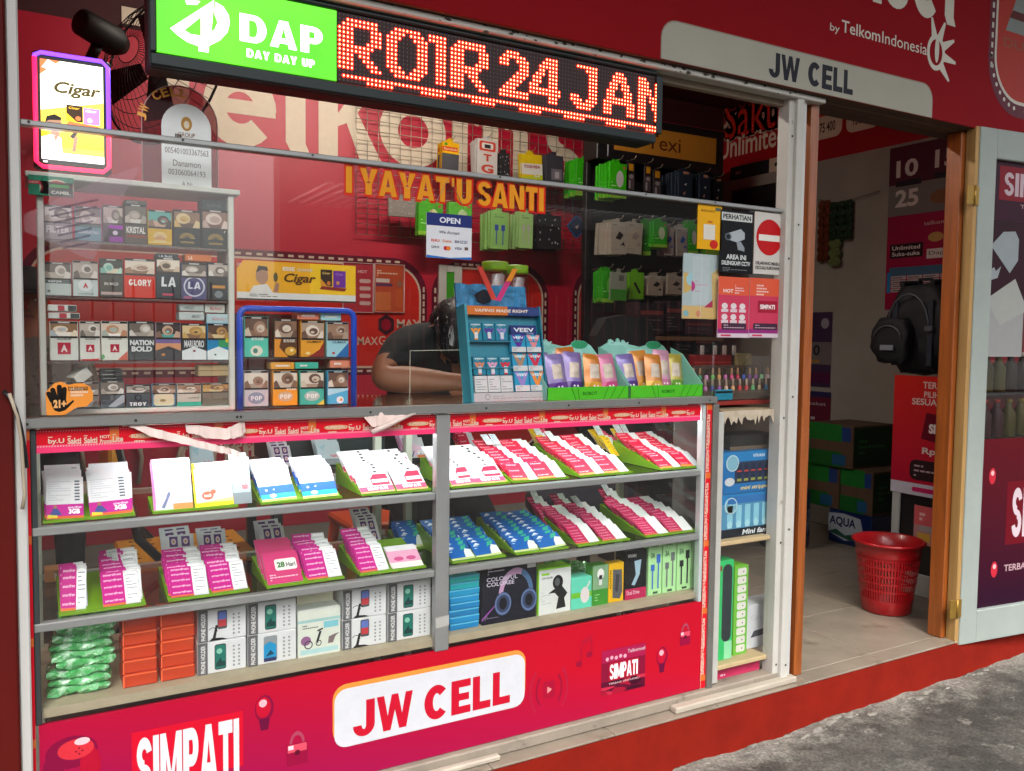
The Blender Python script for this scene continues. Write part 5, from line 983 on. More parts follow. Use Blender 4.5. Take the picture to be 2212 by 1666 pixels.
        for z in (.12, .3, .48, .66, .84): g.text('Combo', w*.06, h*z, w*.4, h*.09, '#e8a0bc', 1.8, .01, .3)
    elif kind == 'pale':
        g.q(0, 0, w, h, '#a9bcc0', 1); g.q(0, 0, w, h*.25, '#7c868a', 1.4); g.text('halo', w*.55, h*.32, w*.35, h*.14, '#c05060', 2, .02); g.pg([(w*.1, h*.8), (w*.4, h*.9), (w*.3, h*.6)], '#90b4bc', 1.6)
    elif kind == 'pink':
        g.q(0, 0, w, h*.8, '#d89ab8', 1); g.q(0, 0, w, h*.25, '#e8e0d8', 1.4); g.el(w*.3, h*.42, w*.16, h*.1, '#c04880', 1.8); g.el(w*.7, h*.42, w*.16, h*.1, '#c04880', 1.8)
    else: g.lines(w*.1, h*.2, w*.8, h*.7, 6, pr('#a0a8b0'), 1.5, seed)
    CARD[k] = g.mesh('sim_card'); return CARD[k]
LIME = filmmat('lime_tray_plastic', '#7aac1c', .8, .25)
CDESC = {'smart': 'white and magenta SIM card', 'six': 'pink and white SIM card', 'im3': 'white SIM card with yellow edge', 'xl': 'blue and white SIM card', 'simp': 'white and pink SIM card', 'red': 'red and white SIM voucher', 'yel': 'yellow spotted SIM voucher', 'mag': 'magenta voucher with white bubble', 'pur': 'grey and purple voucher', 'hari': 'pink voucher with white badge', 'blu': 'small blue and white voucher', 'crim': 'crimson and white voucher', 'pale': 'pale blue grey voucher booklet', 'pink': 'pink and cream voucher'}
CCOUNT = [0]
def fan(u0, u1, v, zs, n, pitch, tilt, h, kind, where, slope=14, lift=.006, odd=0):
    xa, ya = PZ(u0, v, zs+lift); xb, _ = PZ(u1, v, zs+lift); 
    if ya < .022: ya = .022; xa = P(u0, v, ya)[0]; xb = P(u1, v, ya)[0]
    w = abs(xb-xa)-.002; cx = (xa+xb)/2; s = RAD(slope); R = random.Random(int(u0))
    for i in range(n):
        me = cardmesh(kind, w, h, i % 3 if kind in ('simp', 'smart', 'red') else 0)
        place(me, 'sim_card', (cx+R.gauss(0, .0018), ya+i*pitch*math.cos(s)+R.uniform(-.002, .002), zs+lift+i*pitch*math.sin(s)), (RAD(-(90-tilt)+R.uniform(-3, 3)), RAD(R.gauss(0, 1.3)), RAD(R.gauss(0, 1.5))), ORD[i]+' card from the front in the '+where, 'SIM card', 'cards of the '+where); CCOUNT[0] += 1
    if odd:
        me = cardmesh('plainwhite', .022, .05); i = n-1
        for k in range(odd): place(me, 'price_tag', (cx-.01+k*.025, ya+i*pitch*math.cos(s)+.004, zs+lift+i*pitch*math.sin(s)+.03), (RAD(-(88-tilt)), RAD(R.uniform(-6, 6)), 0), ('left ' if odd > 1 and k == 0 else 'right ' if odd > 1 else '')+'white tag behind the '+where, 'tag')
    return xa, xb, ya, n*pitch
def tray(label, zs, *fans):
    rs = [fan(*f[:2], f[2], zs, *f[3:]) for f in fans]
    x0 = min(min(r[0], r[1]) for r in rs)-.004; x1 = max(max(r[0], r[1]) for r in rs)+.004; y0 = min(r[2] for r in rs)-.008; d = max(r[3] for r in rs)+.05
    z0 = zs+.0005; b = z0+.002+d*math.tan(RAD(14)); yy1 = y0+d
    g = G(); t = .002; b = min(b, z0+.075)
    vs = [(x0, y0, z0), (x1, y0, z0), (x1, yy1, z0), (x0, yy1, z0), (x0, y0, z0+.003), (x1, y0, z0+.003), (x1, yy1, b), (x0, yy1, b)]
    g.add(vs, [(3, 2, 1, 0), (0, 1, 5, 4), (1, 2, 6, 5), (2, 3, 7, 6), (3, 0, 4, 7), (4, 5, 6, 7)], LIME)
    g.box(x0, x1, y0-.002, y0, z0, z0+.006, LIME)
    g.obj('card_tray', label, 'tray', 'lime trays in the showcase')
U = 'on the upper shelf'; Lw = 'on the middle shelf'
ZA, ZM = Z1, Z2
tray('lime tray at left end of the upper showcase shelf', ZA, (97, 181, 1125, 9, .009, 52, .098, 'smart', 'leftmost magenta footed fan '+U), (196, 287, 1119, 9, .009, 52, .098, 'smart', 'second magenta footed fan '+U))
tray('lime tray of tall white cards on the upper shelf', ZA, (333, 420, 1106, 4, .008, 66, .108, 'six', 'tall pink and white fan '+U), (424, 509, 1108, 5, .008, 66, .092, 'im3', 'yellow edged white fan '+U))
fan(508, 548, 1096, ZA, 4, .014, 62, .11, 'pale', 'pale blue grey booklet fan '+U)
tray('lime tray of blue and white cards on the upper shelf', ZA, (566, 643, 1086, 7, .013, 42, .092, 'xl', 'left blue and white fan '+U), (657, 733, 1080, 7, .013, 42, .092, 'xl', 'right blue and white fan '+U))
tray('lime tray of pink and white cards left of the centre post', ZA, (783, 857, 1071, 8, .02, 33, .085, 'simp', 'left pinkish fan before the post, upper shelf'), (858, 925, 1067, 8, .02, 33, .085, 'simp', 'right pinkish fan before the post, upper shelf'))
tray('lime tray of pink and white cards right of the centre post', ZA, (976, 1027, 1056, 8, .02, 33, .085, 'simp', 'left pinkish fan past the post, upper shelf'), (1028, 1097, 1050, 8, .02, 33, .085, 'simp', 'right pinkish fan past the post, upper shelf'))
tray('lime tray of red vouchers, leftmost of three on the upper shelf', ZA, (1108, 1163, 1042, 10, .0215, 28, .075, 'red', 'first red fan '+U, 14, .006, 2), (1162, 1222, 1038, 10, .0215, 28, .075, 'red', 'second red fan '+U))
tray('lime tray of red vouchers, middle of three on the upper shelf', ZA, (1252, 1306, 1030, 10, .0215, 28, .075, 'red', 'third red fan '+U, 14, .006, 1), (1307, 1360, 1026, 10, .0215, 28, .075, 'red', 'fourth red fan '+U))
tray('lime tray of red vouchers at right end of the upper shelf', ZA, (1427, 1472, 1016, 10, .02, 28, .075, 'red', 'fifth red fan '+U), (1472, 1513, 1013, 10, .02, 28, .075, 'red', 'last red fan '+U))
fan(1185, 1228, 985, ZA, 6, .018, 40, .07, 'yel', 'leftmost yellow spotted fan '+U, 18, .02, 1); fan(1322, 1366, 985, ZA, 6, .018, 40, .07, 'yel', 'middle yellow spotted fan '+U, 18, .02, 1); fan(1370, 1408, 985, ZA, 6, .018, 40, .07, 'yel', 'rightmost yellow spotted fan '+U, 18, .02, 2)
tray('lime tray at the left end of the middle shelf', ZM, (131, 190, 1322, 3, .008, 55, .1, 'mag', 'leftmost magenta fan '+Lw), (226, 310, 1312, 10, .012, 44, .085, 'mag', 'second magenta fan '+Lw, 14, .006, 1))
tray('lime tray of magenta vouchers behind the glass on the middle shelf', ZM, (366, 450, 1294, 9, .012, 42, .08, 'mag', 'third magenta fan '+Lw), (455, 534, 1287, 9, .012, 42, .08, 'mag', 'fourth magenta fan '+Lw))
fan(355, 428, 1225, ZM, 3, .016, 52, .085, 'pur', 'grey fan behind the third magenta fan', 20, .03); fan(436, 500, 1222, ZM, 3, .016, 52, .085, 'pur', 'grey fan behind the fourth magenta fan', 20, .03)
tray('lime tray holding pink badge vouchers on the middle shelf', ZM, (578, 656, 1276, 8, .013, 42, .08, 'hari', 'pink fan with white badges '+Lw), (663, 738, 1264, 9, .012, 42, .08, 'mag', 'magenta fan beside the white badges'))
fan(565, 628, 1205, ZM, 3, .016, 52, .085, 'pur', 'grey fan behind the white badges', 20, .03)
tray('lime tray of magenta and pale pink vouchers on the middle shelf', ZM, (778, 842, 1248, 9, .013, 40, .08, 'mag', 'magenta fan beside the pale pink pair'), (846, 914, 1236, 2, .006, 34, .07, 'pink', 'pale pink pair '+Lw))
fan(785, 838, 1180, ZM, 5, .016, 46, .08, 'pur', 'grey fan behind the pale pink pair', 20, .03)
tray('lime tray of blue vouchers behind the centre post', ZM, (872, 932, 1185, 5, .016, 40, .06, 'blu', 'blue fan left of the centre post'))
tray('lime tray of blue vouchers just right of the centre post', ZM, (977, 1029, 1213, 9, .021, 27, .06, 'blu', 'first blue fan right of the post'), (1031, 1086, 1208, 9, .021, 27, .06, 'blu', 'second blue fan right of the post'))
tray('lime tray of blue vouchers beside the crimson ones', ZM, (1114, 1166, 1203, 9, .021, 27, .06, 'blu', 'third blue fan right of the post'), (1167, 1222, 1196, 9, .021, 27, .06, 'blu', 'fourth blue fan right of the post'))
tray('lime tray of crimson vouchers on the middle shelf', ZM, (1248, 1298, 1183, 9, .021, 28, .065, 'crim', 'first crimson fan '+Lw), (1302, 1354, 1174, 9, .021, 28, .065, 'crim', 'second crimson fan '+Lw, 14, .006, 1))
tray('lime tray of crimson vouchers at right end of the middle shelf', ZM, (1393, 1445, 1160, 9, .021, 28, .065, 'crim', 'third crimson fan '+Lw), (1446, 1497, 1152, 9, .021, 28, .065, 'crim', 'last crimson fan '+Lw))
fan(1178, 1222, 1135, ZM, 5, .018, 40, .065, 'crim', 'left of the rear crimson fans', 20, .03, 1); fan(1226, 1268, 1128, ZM, 5, .018, 40, .065, 'crim', 'middle of the rear crimson fans', 20, .03); fan(1335, 1378, 1115, ZM, 5, .018, 40, .065, 'crim', 'right of the rear crimson fans', 20, .03, 1)
# cigarette packs lying at the back left of both shelves
for (u0, u1, vb, vt, yy, zz, nm, bc) in ((95, 193, 1040, 1010, .3, ZA, 'tan pack stack lying at the back left of the upper shelf', '#a59680'), (95, 120, 1008, 996, .31, ZA, 'grey pack on the tan stack at the back left', '#8a8e98'), (95, 168, 1190, 1168, .3, ZM, 'brown pack stack lying at the back left of the middle shelf', '#b07a4c')):
    xa, _ = P(u0, vb, yy); xb, _ = P(u1, vb, yy); z0 = zz+.001+(.03 if 'grey' in nm else 0); hh = .03 if 'grey' not in nm else .02
    packbox(xa, xb, z0, z0+hh, yy, .05, bc, lambda g, w, h: g.blot(w*.3, 0.1*h, w*.7, h*.9, [pr('#8a6c38'), pr('#d0b458'), pr('#5c4c3c'), pr('#c8bca8')], 1, 4, 6), nm)
# clear jars with lime lids behind the cards
def jar(u, vb, vt, yy, zz, label):
    cx = P(u, vb, yy)[0]; r = .042; h = P(u, vt, yy)[1]-zz
    j = thing('plastic_jar', label, 'jar', (cx, yy, zz+.001))
    G().lathe([(r*.9, zz+.001), (r, zz+.01), (r, zz+h-.04), (r*.85, zz+h-.026)], cx, yy, CLEAR, 20).part('body', j)
    G().lathe([(r*.93, zz+h-.0255), (r*.97, zz+h-.024), (r*.97, zz+h-.002), (r*.9, zz+h)], cx, yy, mat('lime_lid', '#8fc41c', .4), 20).part('lid', j)
    R = random.Random(int(u)); g = G()
    for i in range(16): a, b = R.uniform(-.6, .6), R.uniform(-.6, .6); z = zz+.012+R.random()*h*.55; g.bb(cx+a*r-.008, cx+a*r+.008, yy+b*r-.006, yy+b*r+.006, z, z+.02, pr(R.choice(['#d8dce0', '#8ab8b0', '#c87a6c', '#6fae3c', '#b8c4cc'])), .002)
    tag(g.part('contents', j), kind='stuff')
jar(1487, 1008, 925, .32, ZA, 'clear jar with lime lid at right end of the upper shelf'); jar(1478, 1110, 1030, .3, ZM, 'clear jar with lime lid at right end of the middle shelf')
# ================= boxes on the bottom shelf =================
def carton(u0, u1, vb, z0, h, y, d, body, draw, label, cat='box', name='product_box', top=None, grp=None):
    x0 = P(u0, vb, y)[0]; x1 = P(u1, vb, y)[0]; g = G().bb(x0, x1, y, y+d, z0+.0004, z0+h, pr(body), .0015); g.fr((x0, y, z0)); draw(g, x1-x0, h)
    if top: g.fr((x0, y, z0+h), (1, 0, 0), (0, 1, 0), (0, 0, 1)); top(g, x1-x0, d)
    return g.obj(name, label, cat, grp)
def phone(style):
    def d(g, w, h):
        g.q(0, 0, w*.2, h, '#5e5f62', 1); g.text('PHONE HOLDER', w*.15, h*.06, h*.86, w*.09, '#e0e0e0', 2, .02, rot=90)
        for i in range(2): 
            for j in range(6): g.q(w*(.72+.11*i), h*(.14+.12*j), w*(.76+.11*i), h*(.2+.12*j), '#8c8e90', 1.5)
        if style == 'teal':
            g.rr(w*.34, h*.1, w*.58, h*.9, .005, pr('#2c3432'), 1); g.rr(w*.35, h*.13, w*.57, h*.87, .004, pr('#1d6e62'), 2); g.el(w*.44, h*.68, w*.06, h*.09, '#7cc0a8', 3); g.pg([(w*.37, h*.3), (w*.47, h*.48), (w*.49, h*.36), (w*.56, h*.34), (w*.56, h*.2), (w*.37, h*.2)], '#103c3a', 3)
        elif style == 'blue':
            g.rr(w*.16+w*.16, h*.08, w*.6, h*.9, .005, pr('#8a9296'), 1); g.pg([(w*.32, h*.12), (w*.58, h*.1), (w*.58, h*.6), (w*.45, h*.72), (w*.32, h*.62)], '#1d8cc0', 2); g.pg([(w*.36, h*.25), (w*.46, h*.45), (w*.54, h*.3)], '#10405c', 3); g.q(w*.32, h*.08, w*.58, h*.2, '#28305c', 2.5)
        else:
            g.pg([(w*.22, h*.02), (w*.3, h*.12), (w*.36, h*.5), (w*.41, h*.5), (w*.36, h*.1), (w*.5, h*.08), (w*.6, h*.02)], '#1e1e20', 1.5); g.rr(w*.4, h*.36, w*.6, h*.94, .004, pr('#4c5056'), 2); g.q(w*.42, h*.66, w*.58, h*.9, '#5c70b8', 3); g.q(w*.42, h*.44, w*.58, h*.66, '#b83a40', 3); g.ring(w*.3, h*.3, w*.1, w*.014, pr('#2a2a2c'), 2, 10, 0, 150)
    return d
def phtop(g, w, d): g.q(0, d*.05, w, d*.5, '#5e5f62', 1); g.text('PHONE HOLDER', w*.1, d*.18, w*.8, d*.2, '#d0d0d0', 2, .01)
YQ = .035; HB = .0755
CW = '#d4d6d8'
def pcol(u0, u1, vb, s0, s1, nm):
    carton(u0, u1, vb, ZB, HB, YQ, .08, CW, phone(s0), 'lower white phone holder box '+nm, top=None)
    carton(u0+1, u1, vb, ZB+HB+.0006, HB, YQ+.001, .08, CW, phone(s1), 'upper white phone holder box '+nm, top=phtop)
pcol(428, 532, 1488, 'teal', 'cable', 'beside the orange cases'); pcol(536, 640, 1470, 'blue', 'teal', 'left of the motorcycle holder box')
pcol(740, 834, 1436, 'cable', 'cable', 'right of the motorcycle holder box'); pcol(838, 930, 1418, 'teal', 'teal', 'next to the centre post')
def bike(g, w, h):
    g.q(0, 0, w, h*.96, '#d2d8cc', .8); g.q(0, h*.72, w, h*.78, '#9cc4c4', 1); g.q(w*.6, h*.56, w*.95, h*.7, '#7cc0cc', 1.5); g.q(w*.05, h*.05, w*.95, h*.15, '#a8ccd0', 1.5); g.lines(w*.1, h*.58, w*.4, h*.1, 2, pr('#3c4444'), 2, 3, .4)
    g.el(w*.18, h*.34, w*.12, h*.1, '#8c5c88', 2); g.ring(w*.24, h*.25, w*.1, w*.025, pr('#3c3c44'), 2.5); g.pg([(w*.46, h*.25), (w*.55, h*.5), (w*.5, h*.52), (w*.42, h*.3)], '#2a2c30', 2); g.ln((w*.45, h*.52), (w*.58, h*.56), .004, pr('#2a2c30'), 2.5); g.ring(w*.48, h*.26, w*.07, w*.02, pr('#2a2c30'), 2); g.pg([(w*.7, h*.22), (w*.82, h*.22), (w*.88, h*.35), (w*.98, h*.42), (w*.85, h*.4), (w*.72, h*.36)], '#7a6a6c', 2)
carton(644, 735, 1452, ZB, .118, YQ, .06, '#cfd6cf', bike, 'cream motorcycle phone holder box with a scooter picture')
x0 = P(644, 1452, YQ)[0]; x1 = P(735, 1452, YQ)[0]
g = G().prism([(x0+.01, ZB+.119), (x1-.004, ZB+.119), (x1-.004, ZB+.158), (x1-.012, ZB+.163), (x0+.02, ZB+.163), (x0+.01, ZB+.155)], YQ+.045, YQ+.047, pr('#cfcab4')); g.fr((0, YQ+.045, 0)); g.rr((x0+x1)/2-.018, ZB+.142, (x0+x1)/2+.018, ZB+.148, .003, pr('#6a6458'), 1); g.el((x0+x1)/2, ZB+.149, .005, .005, pr('#6a6458'), 1.5)
g.obj('hang_tab', 'cream cardboard hang tab behind the motorcycle holder box', 'hang tab')
ORG = filmmat('orange_clear_plastic', '#f0562c', .5, .12)
for k, (u0, u1, vb) in enumerate(((266, 341, 1499), (348, 422, 1488))):
    x0 = P(u0, vb, YQ)[0]; x1 = P(u1, vb, YQ)[0]
    for i in range(5):
        z = ZB+.001+i*.0315; g = G().bb(x0+.001*(i % 2), x1-.001*(i % 3), YQ, YQ+.09, z, z+.0308, ORG, .003); g.box(x0+.002, x1-.002, YQ-.0006, YQ-.0002, z+.027, z+.0295, mat('orange_rim', '#f06a3c', .3)); g.box(x0+.0005, x0+.003, YQ-.0006, YQ-.0002, z+.001, z+.027, mat('orange_rim'))
        g.obj('plastic_case', ORD[i]+' from bottom of the '+('left' if k == 0 else 'right')+' stack of orange plastic cases', 'plastic case', 'stacked orange cases')
from mathutils import noise as NZ
GBM = mat('crinkled_green_film', '#4fb062', .18, var=.35, scale=60, coat=.6, dirt='#b9dcc0', damt=.5, dscale=45); 
_n = GBM.node_tree.nodes
def lumpy(w, d, h, seed, mt, amp=.008, nx=14, ny=7, nz=4, fq=38):
    g = G(); vs = []; fs = []; idx = {}
    def vid(i, j, k):
        if (i, j, k) in idx: return idx[(i, j, k)]
        x, y, z = (i/nx-.5), (j/ny-.5), (k/nz-.5)
        p = V3((x*w, y*d, (z+.5)*h)); r = 1-.25*abs(2*z)**3*(abs(2*x)**4+abs(2*y)**4)
        p.x *= r; p.y *= r; q_ = V3((p.x*fq+seed, p.y*fq, p.z*fq*1.8)); nn = V3((NZ.noise(q_), NZ.noise(q_+V3((9, 0, 0))), NZ.noise(q_+V3((0, 9, 0))))); q3 = q_*2.6; nn += V3((NZ.noise(q3), NZ.noise(q3+V3((9, 0, 0))), NZ.noise(q3+V3((0, 9, 0)))))*.6
        idx[(i, j, k)] = len(vs); vs.append(p+nn*amp); return idx[(i, j, k)]
    for i in range(nx):
        for j in range(ny):
            fs.append((vid(i, j, 0), vid(i, j+1, 0), vid(i+1, j+1, 0), vid(i+1, j, 0))); fs.append((vid(i, j, nz), vid(i+1, j, nz), vid(i+1, j+1, nz), vid(i, j+1, nz)))
    for i in range(nx):
        for k in range(nz):
            fs.append((vid(i, 0, k), vid(i+1, 0, k), vid(i+1, 0, k+1), vid(i, 0, k+1))); fs.append((vid(i, ny, k), vid(i, ny, k+1), vid(i+1, ny, k+1), vid(i+1, ny, k)))
    for j in range(ny):
        for k in range(nz):
            fs.append((vid(0, j, k), vid(0, j, k+1), vid(0, j+1, k+1), vid(0, j+1, k))); fs.append((vid(nx, j, k), vid(nx, j+1, k), vid(nx, j+1, k+1), vid(nx, j, k+1)))
    g.add(vs, fs, mt, False); return g
x0 = P(116, 1528, .04)[0]; x1 = P(240, 1515, .04)[0]
GBS = [lumpy(x1-x0+.01, .08, .023, s*3.7, GBM, .006).mesh('bagged_goods') for s in range(4)]
for i in range(9): place(GBS[i % 4], 'bagged_goods', ((x0+x1)/2+random.uniform(-.008, .008)+(.012 if i > 5 else 0), .085, ZB+.001+i*.0192), (0, 0, random.uniform(-.06, .06)), ORD[i]+' from bottom of the stacked green goods in crinkled film', 'bagged goods', 'stacked green bags')
CY = ['#1c7cb8', '#1f86c0', '#2078b0', '#1c7cb8', '#228ac4', '#2090c0', '#26b0b8', '#2cb8b4']
for i in range(8): carton(972-(i % 3), 1034+(i % 2), 1384, ZB+i*.0185, .018, YQ, .09, CY[i], lambda g, w, h: g.q(0, h*.8, w, h, '#58b4d8', 1), ORD[i]+' from bottom of the blue flat box stack', 'box', 'flat_box', None, 'stacked blue boxes')
def hp(g, w, h):
    g.q(0, 0, w, h, '#141624', .8); g.q(0, h*.95, w, h, '#e050b0', 1.5)
    g.ring(w*.62, h*.42, w*.32, w*.075, pr('#b890b4'), 2, 16, 5, 178, 1.35); g.ring(w*.62, h*.42, w*.32, w*.075, pr('#4a6a90'), 2.2, 8, 5, 70, 1.35)
    for cx, cz in ((.38, .3), (.86, .3)): g.el(w*cx, h*cz, w*.15, h*.19, '#33405f', 2.6); g.ring(w*cx, h*cz, w*.15, w*.03, pr('#5a6e98'), 3, asp=1.2); g.el(w*cx, h*cz, w*.07, h*.1, '#12141c', 3.2)
    g.text('COLORFUL', w*.08, h*.68, w*.56, h*.065, '#d0c8dc', 4, .01); g.text('COLOREE', w*.08, h*.6, w*.5, h*.065, '#d0c8dc', 4, .01); g.q(w*.82, h*.82, w*.98, h*.94, '#d8d8d8', 3.5); g.lines(w*.1, h*.78, w*.3, h*.12, 3, pr('#b8b0c4'), 3, 2, .4); g.pg([(0, h*.1), (w*.3, h*.35), (w*.32, h*.35), (0, h*.06)], '#8a4a9c', 1.5); g.lines(w*.05, h*.06, w*.25, h*.08, 3, pr('#9088a0'), 3, 2, .3)
carton(1040, 1157, 1372, ZB, .176, YQ, .07, '#191a28', hp, 'dark headphone box with pink top edge')
def car(g, w, h):
    g.q(w*.02, 0, w, h*.96, '#d0d4d2', 1); g.q(0, 0, w*.03, h, '#7ac020', 1.5); g.q(0, h*.97, w, h, '#7ac020', 1.5); g.q(w*.1, h*.84, w*.34, h*.89, '#8ac83c', 2); g.text('CAR HOLDER', w*.1, h*.76, w*.34, h*.045, '#2a2c2c', 2, .02)
    g.el(w*.6, h*.66, w*.16, h*.16, '#1a1b1d', 2); g.el(w*.58, h*.67, w*.08, h*.09, '#56595c', 3); g.pg([(w*.3, h*.44), (w*.55, h*.55), (w*.72, h*.58), (w*.9, h*.4), (w*.8, h*.3), (w*.85, h*.1), (w*.55, h*.08), (w*.62, h*.34), (w*.5, h*.44)], '#1d1e20', 2.4); g.lines(w*.1, h*.2, w*.3, h*.3, 5, pr('#b0b4b4'), 1.5, 2, .3)
carton(1161, 1231, 1358, ZB, .135, YQ, .05, '#86c42c', car, 'white and lime car holder box with black gadget picture')
def mouse(g, w, h): g.q(0, 0, w, h*.5, '#5cc8ac', 1); g.q(0, h*.35, w, h*.52, '#6cb82c', 1.5); g.el(w*.66, h*.42, w*.22, h*.26, '#d4cccc', 2); g.ln((w*.75, h*.65), (w*.9, h*.85), .005, pr('#d4cccc'), 2.2)
carton(1233, 1277, 1342, ZB, .092, YQ, .05, '#62ccb0', mouse, 'mint green box with a pale mouse picture')
def bulbp(g, w, h): g.q(0, 0, w, h*.4, '#3a8a2c', 1); g.q(0, h*.4, w, h, '#7ca07c', 1); g.el(w*.5, h*.78, w*.22, h*.14, '#d8dcd8', 2); g.q(w*.4, h*.5, w*.6, h*.75, '#d0d4d0', 2); g.lines(w*.15, h*.1, w*.6, h*.2, 3, pr('#9cd08c'), 2, 1, .3)
carton(1279, 1312, 1332, ZB, .12, YQ, .04, '#4c9a34', bulbp, 'green clear pack with a white charger picture')
def yp(g, w, h): g.pg([(w*.25, h*.12), (w*.75, h*.08), (w*.9, h*.25), (w*.85, h*.82), (w*.25, h*.84)], '#57585c', 2); g.text('ADAPTER', w*.16, h*.35, h*.5, w*.12, '#5a4408', 2, .02, rot=90); g.pg([(w*.4, h*.3), (w*.6, h*.25), (w*.7, h*.7), (w*.45, h*.72)], '#3a3b3f', 3)
carton(1314, 1346, 1326, ZB, .12, YQ, .03, '#e0b012', yp, 'yellow blister pack beside the black drive boxes')
def dd(g, w, h): g.q(0, 0, w, h, '#17181b', .8); g.q(0, 0, w, h*.22, '#b02050', 1.5); g.text('VIVAN', w*.1, h*.86, w*.4, h*.07, '#d0d0d0', 2, .02); g.pg([(w*.3, h*.3), (w*.5, h*.5), (w*.42, h*.78), (w*.75, h*.8), (w*.68, h*.5), (w*.45, h*.28)], '#9ab8c8', 2); g.text('Dual Drive', w*.08, h*.1, w*.6, h*.08, '#e8c0d0', 3, .01)
for i in range(3): carton(1349-6*i, 1394-6*i, 1318, ZB, .15, YQ+.024*i, .022, '#1d1e22', dd, ('front' if i == 0 else 'middle' if i == 1 else 'rear')+' black dual drive box with crimson foot')
def cab(c):
    def d(g, w, h):
        g.text('3A', w*.16, h*.7, w*.3, h*.1, '#3c6a4c', 2, .02); g.text('ORAIMO', w*.2, h*.9, w*.5, h*.045, '#4a7c50', 2, .01)
        for a in (.3, .72): g.q(w*(a-.05), h*.12, w*(a+.05), h*.5+h*.14*(a > .5), c, 2); g.q(w*(a-.14), h*.46+h*.14*(a > .5), w*(a+.14), h*.58+h*.18*(a > .5), c, 2.4)
        g.q(w*.35, h*.03, w*.7, h*.07, '#3c4a40', 2)
    return d
for i, (u0, u1, vb, c) in enumerate(((1399, 1428, 1310, '#3a6cc0'), (1430, 1459, 1303, '#6c7474'), (1461, 1491, 1297, '#23282a'), (1493, 1512, 1291, '#b8c8bc'))):
    for k in range(3 if i < 3 else 1):
        o = carton(u0-k*5, u1-k*5, vb, ZB, .168, YQ+.025*k, .024, '#a9dc9c', cab(c), ('front' if k == 0 else 'middle' if k == 1 else 'rear')+' pale green cable box with '+['blue', 'grey', 'black', 'white'][i]+' cable picture')
        x0 = P(u0-k*5, vb, YQ+.025*k)[0]; x1 = P(u1-k*5, vb, YQ+.025*k)[0]; xm = (x0+x1)/2
        g = G().fr((0, 0, 0)); y = YQ+.025*k+.01; BASE_ = BASE[o.name]; g.prism([(xm-.007, ZB+.168), (xm+.007, ZB+.168), (xm+.007, ZB+.186), (xm, ZB+.192), (xm-.007, ZB+.186)], y, y+.0015, mat('lime_hanger', '#7fc84c', .4)); g.part('hanger', o)
for i, (u, v) in enumerate(((1215, 1232), (1250, 1235), (1285, 1240), (1230, 1255))):
    x, z = P(u, v, .2); place(GBS[i % 4], 'bagged_goods', (x, .2+.03*i, ZB+.002+.04*(i % 2)), (0, RAD(20*(i-1.5)), .4*i), ['leftmost', 'second', 'third', 'frontmost'][i]+' green film bag heaped behind the car holder box', 'bagged goods')

fan(880, 932, 990, ZA, 4, .02, 45, .08, 'six', 'white fan behind the pinkish fans'); fan(1000, 1040, 975, ZA, 4, .02, 45, .08, 'red', 'red fan behind the pinkish fans')
fan(690, 750, 1005, ZA, 3, .02, 50, .08, 'pale', 'pale fan behind the blue fans'); fan(590, 640, 1010, ZA, 3, .02, 50, .075, 'pur', 'grey fan behind the blue fans')
fan(415, 470, 1030, ZA, 2, .02, 62, .1, 'pale', 'tall pale fan at the back, upper shelf')
# ================= lettering and notices on the window =================
y = -.0032; g = G().fr((0, y, 0)); OY = pr('#e0921c'); RO = pr('#cc2a10')
za, zb_ = P(747, 416, y)[1], P(747, 359, y)[1]
for s_, u0, u1, v in (('I', 747, 760, 416), ("YAYAT'U", 777, 1018, 420), ('SANTI', 1032, 1174, 445)):
    x0, x1 = P(u0, v, y)[0], P(u1, v, y)[0]
    if s_ == 'I': g.q(x0-.004, za-.006, x1+.004, zb_+.006, RO, 1); g.q(x0, za, x1, zb_, OY, 2)
    else: g.heavy(s_, x0, za, x1-x0, zb_-za, RO, 1, .09, .006); g.heavy(s_, x0, za, x1-x0, zb_-za, OY, 2, .09)
g.obj('window_lettering', 'orange lettering with red outline stuck on the window glass', 'lettering')
def notice(name, label, bl, tr, y, body, draw, cat='sign', th=.002, tl=None):
    x0, z0, x1, z1 = RX(bl, tr, y)
    g = G().box(x0, x1, y, y+th, z0, z1, pr(body)); g.fr((x0, y, z0)); draw(g, x1-x0, z1-z0); return g.obj(name, label, cat)
def d(g, w, h):
    g.q(0, h*.72, w, h, '#23306e', 1); g.q(0, 0, w, h*.72, '#d4d6dc', 1); g.text('OPEN', w*.28, h*.79, w*.46, h*.13, '#dfe2ec', 2, .03); g.text('We Accept', w*.28, h*.53, w*.45, h*.09, '#2c3448', 2, .01, .3)
    g.text('BRI', w*.1, h*.36, w*.18, h*.06, '#c84a40', 2, .02); g.text('Debit', w*.35, h*.36, w*.2, h*.06, '#d06a3c', 2, .02); g.text('BRIZZI', w*.62, h*.36, w*.28, h*.06, '#3c4868', 2, .02); g.text('QRIS', w*.1, h*.21, w*.18, h*.06, '#30343c', 2, .02)
    g.el(w*.42, h*.23, w*.05, h*.05, '#b02038', 2, 12); g.el(w*.48, h*.23, w*.05, h*.05, '#d87a2c', 2.4, 12); g.text('VISA', w*.62, h*.21, w*.16, h*.06, '#2c3870', 2, .02, .2); g.q(w*.84, h*.21, w*.92, h*.28, '#6a5048', 2); g.pg([(0, 0), (w, 0), (w, h*.06), (w*.5, h*.02), (0, h*.06)], '#2c6ab8', 2)
o = notice('open_sign', 'blue and white open sign hanging in the window', (921, 556), (1019, 467), -.009, '#d0d2d8', d)
bx = o.location; g = G()
x0, z1 = P(922, 461, -.009); x1 = P(1019, 470, -.009)[0]
g.tube([(x0+.008, -.006, z1-.004), ((x0+x1)/2, -.006, zm-.01), (x1-.008, -.006, z1-.004)], .0008, STEEL, 5); g.part('chain', o)
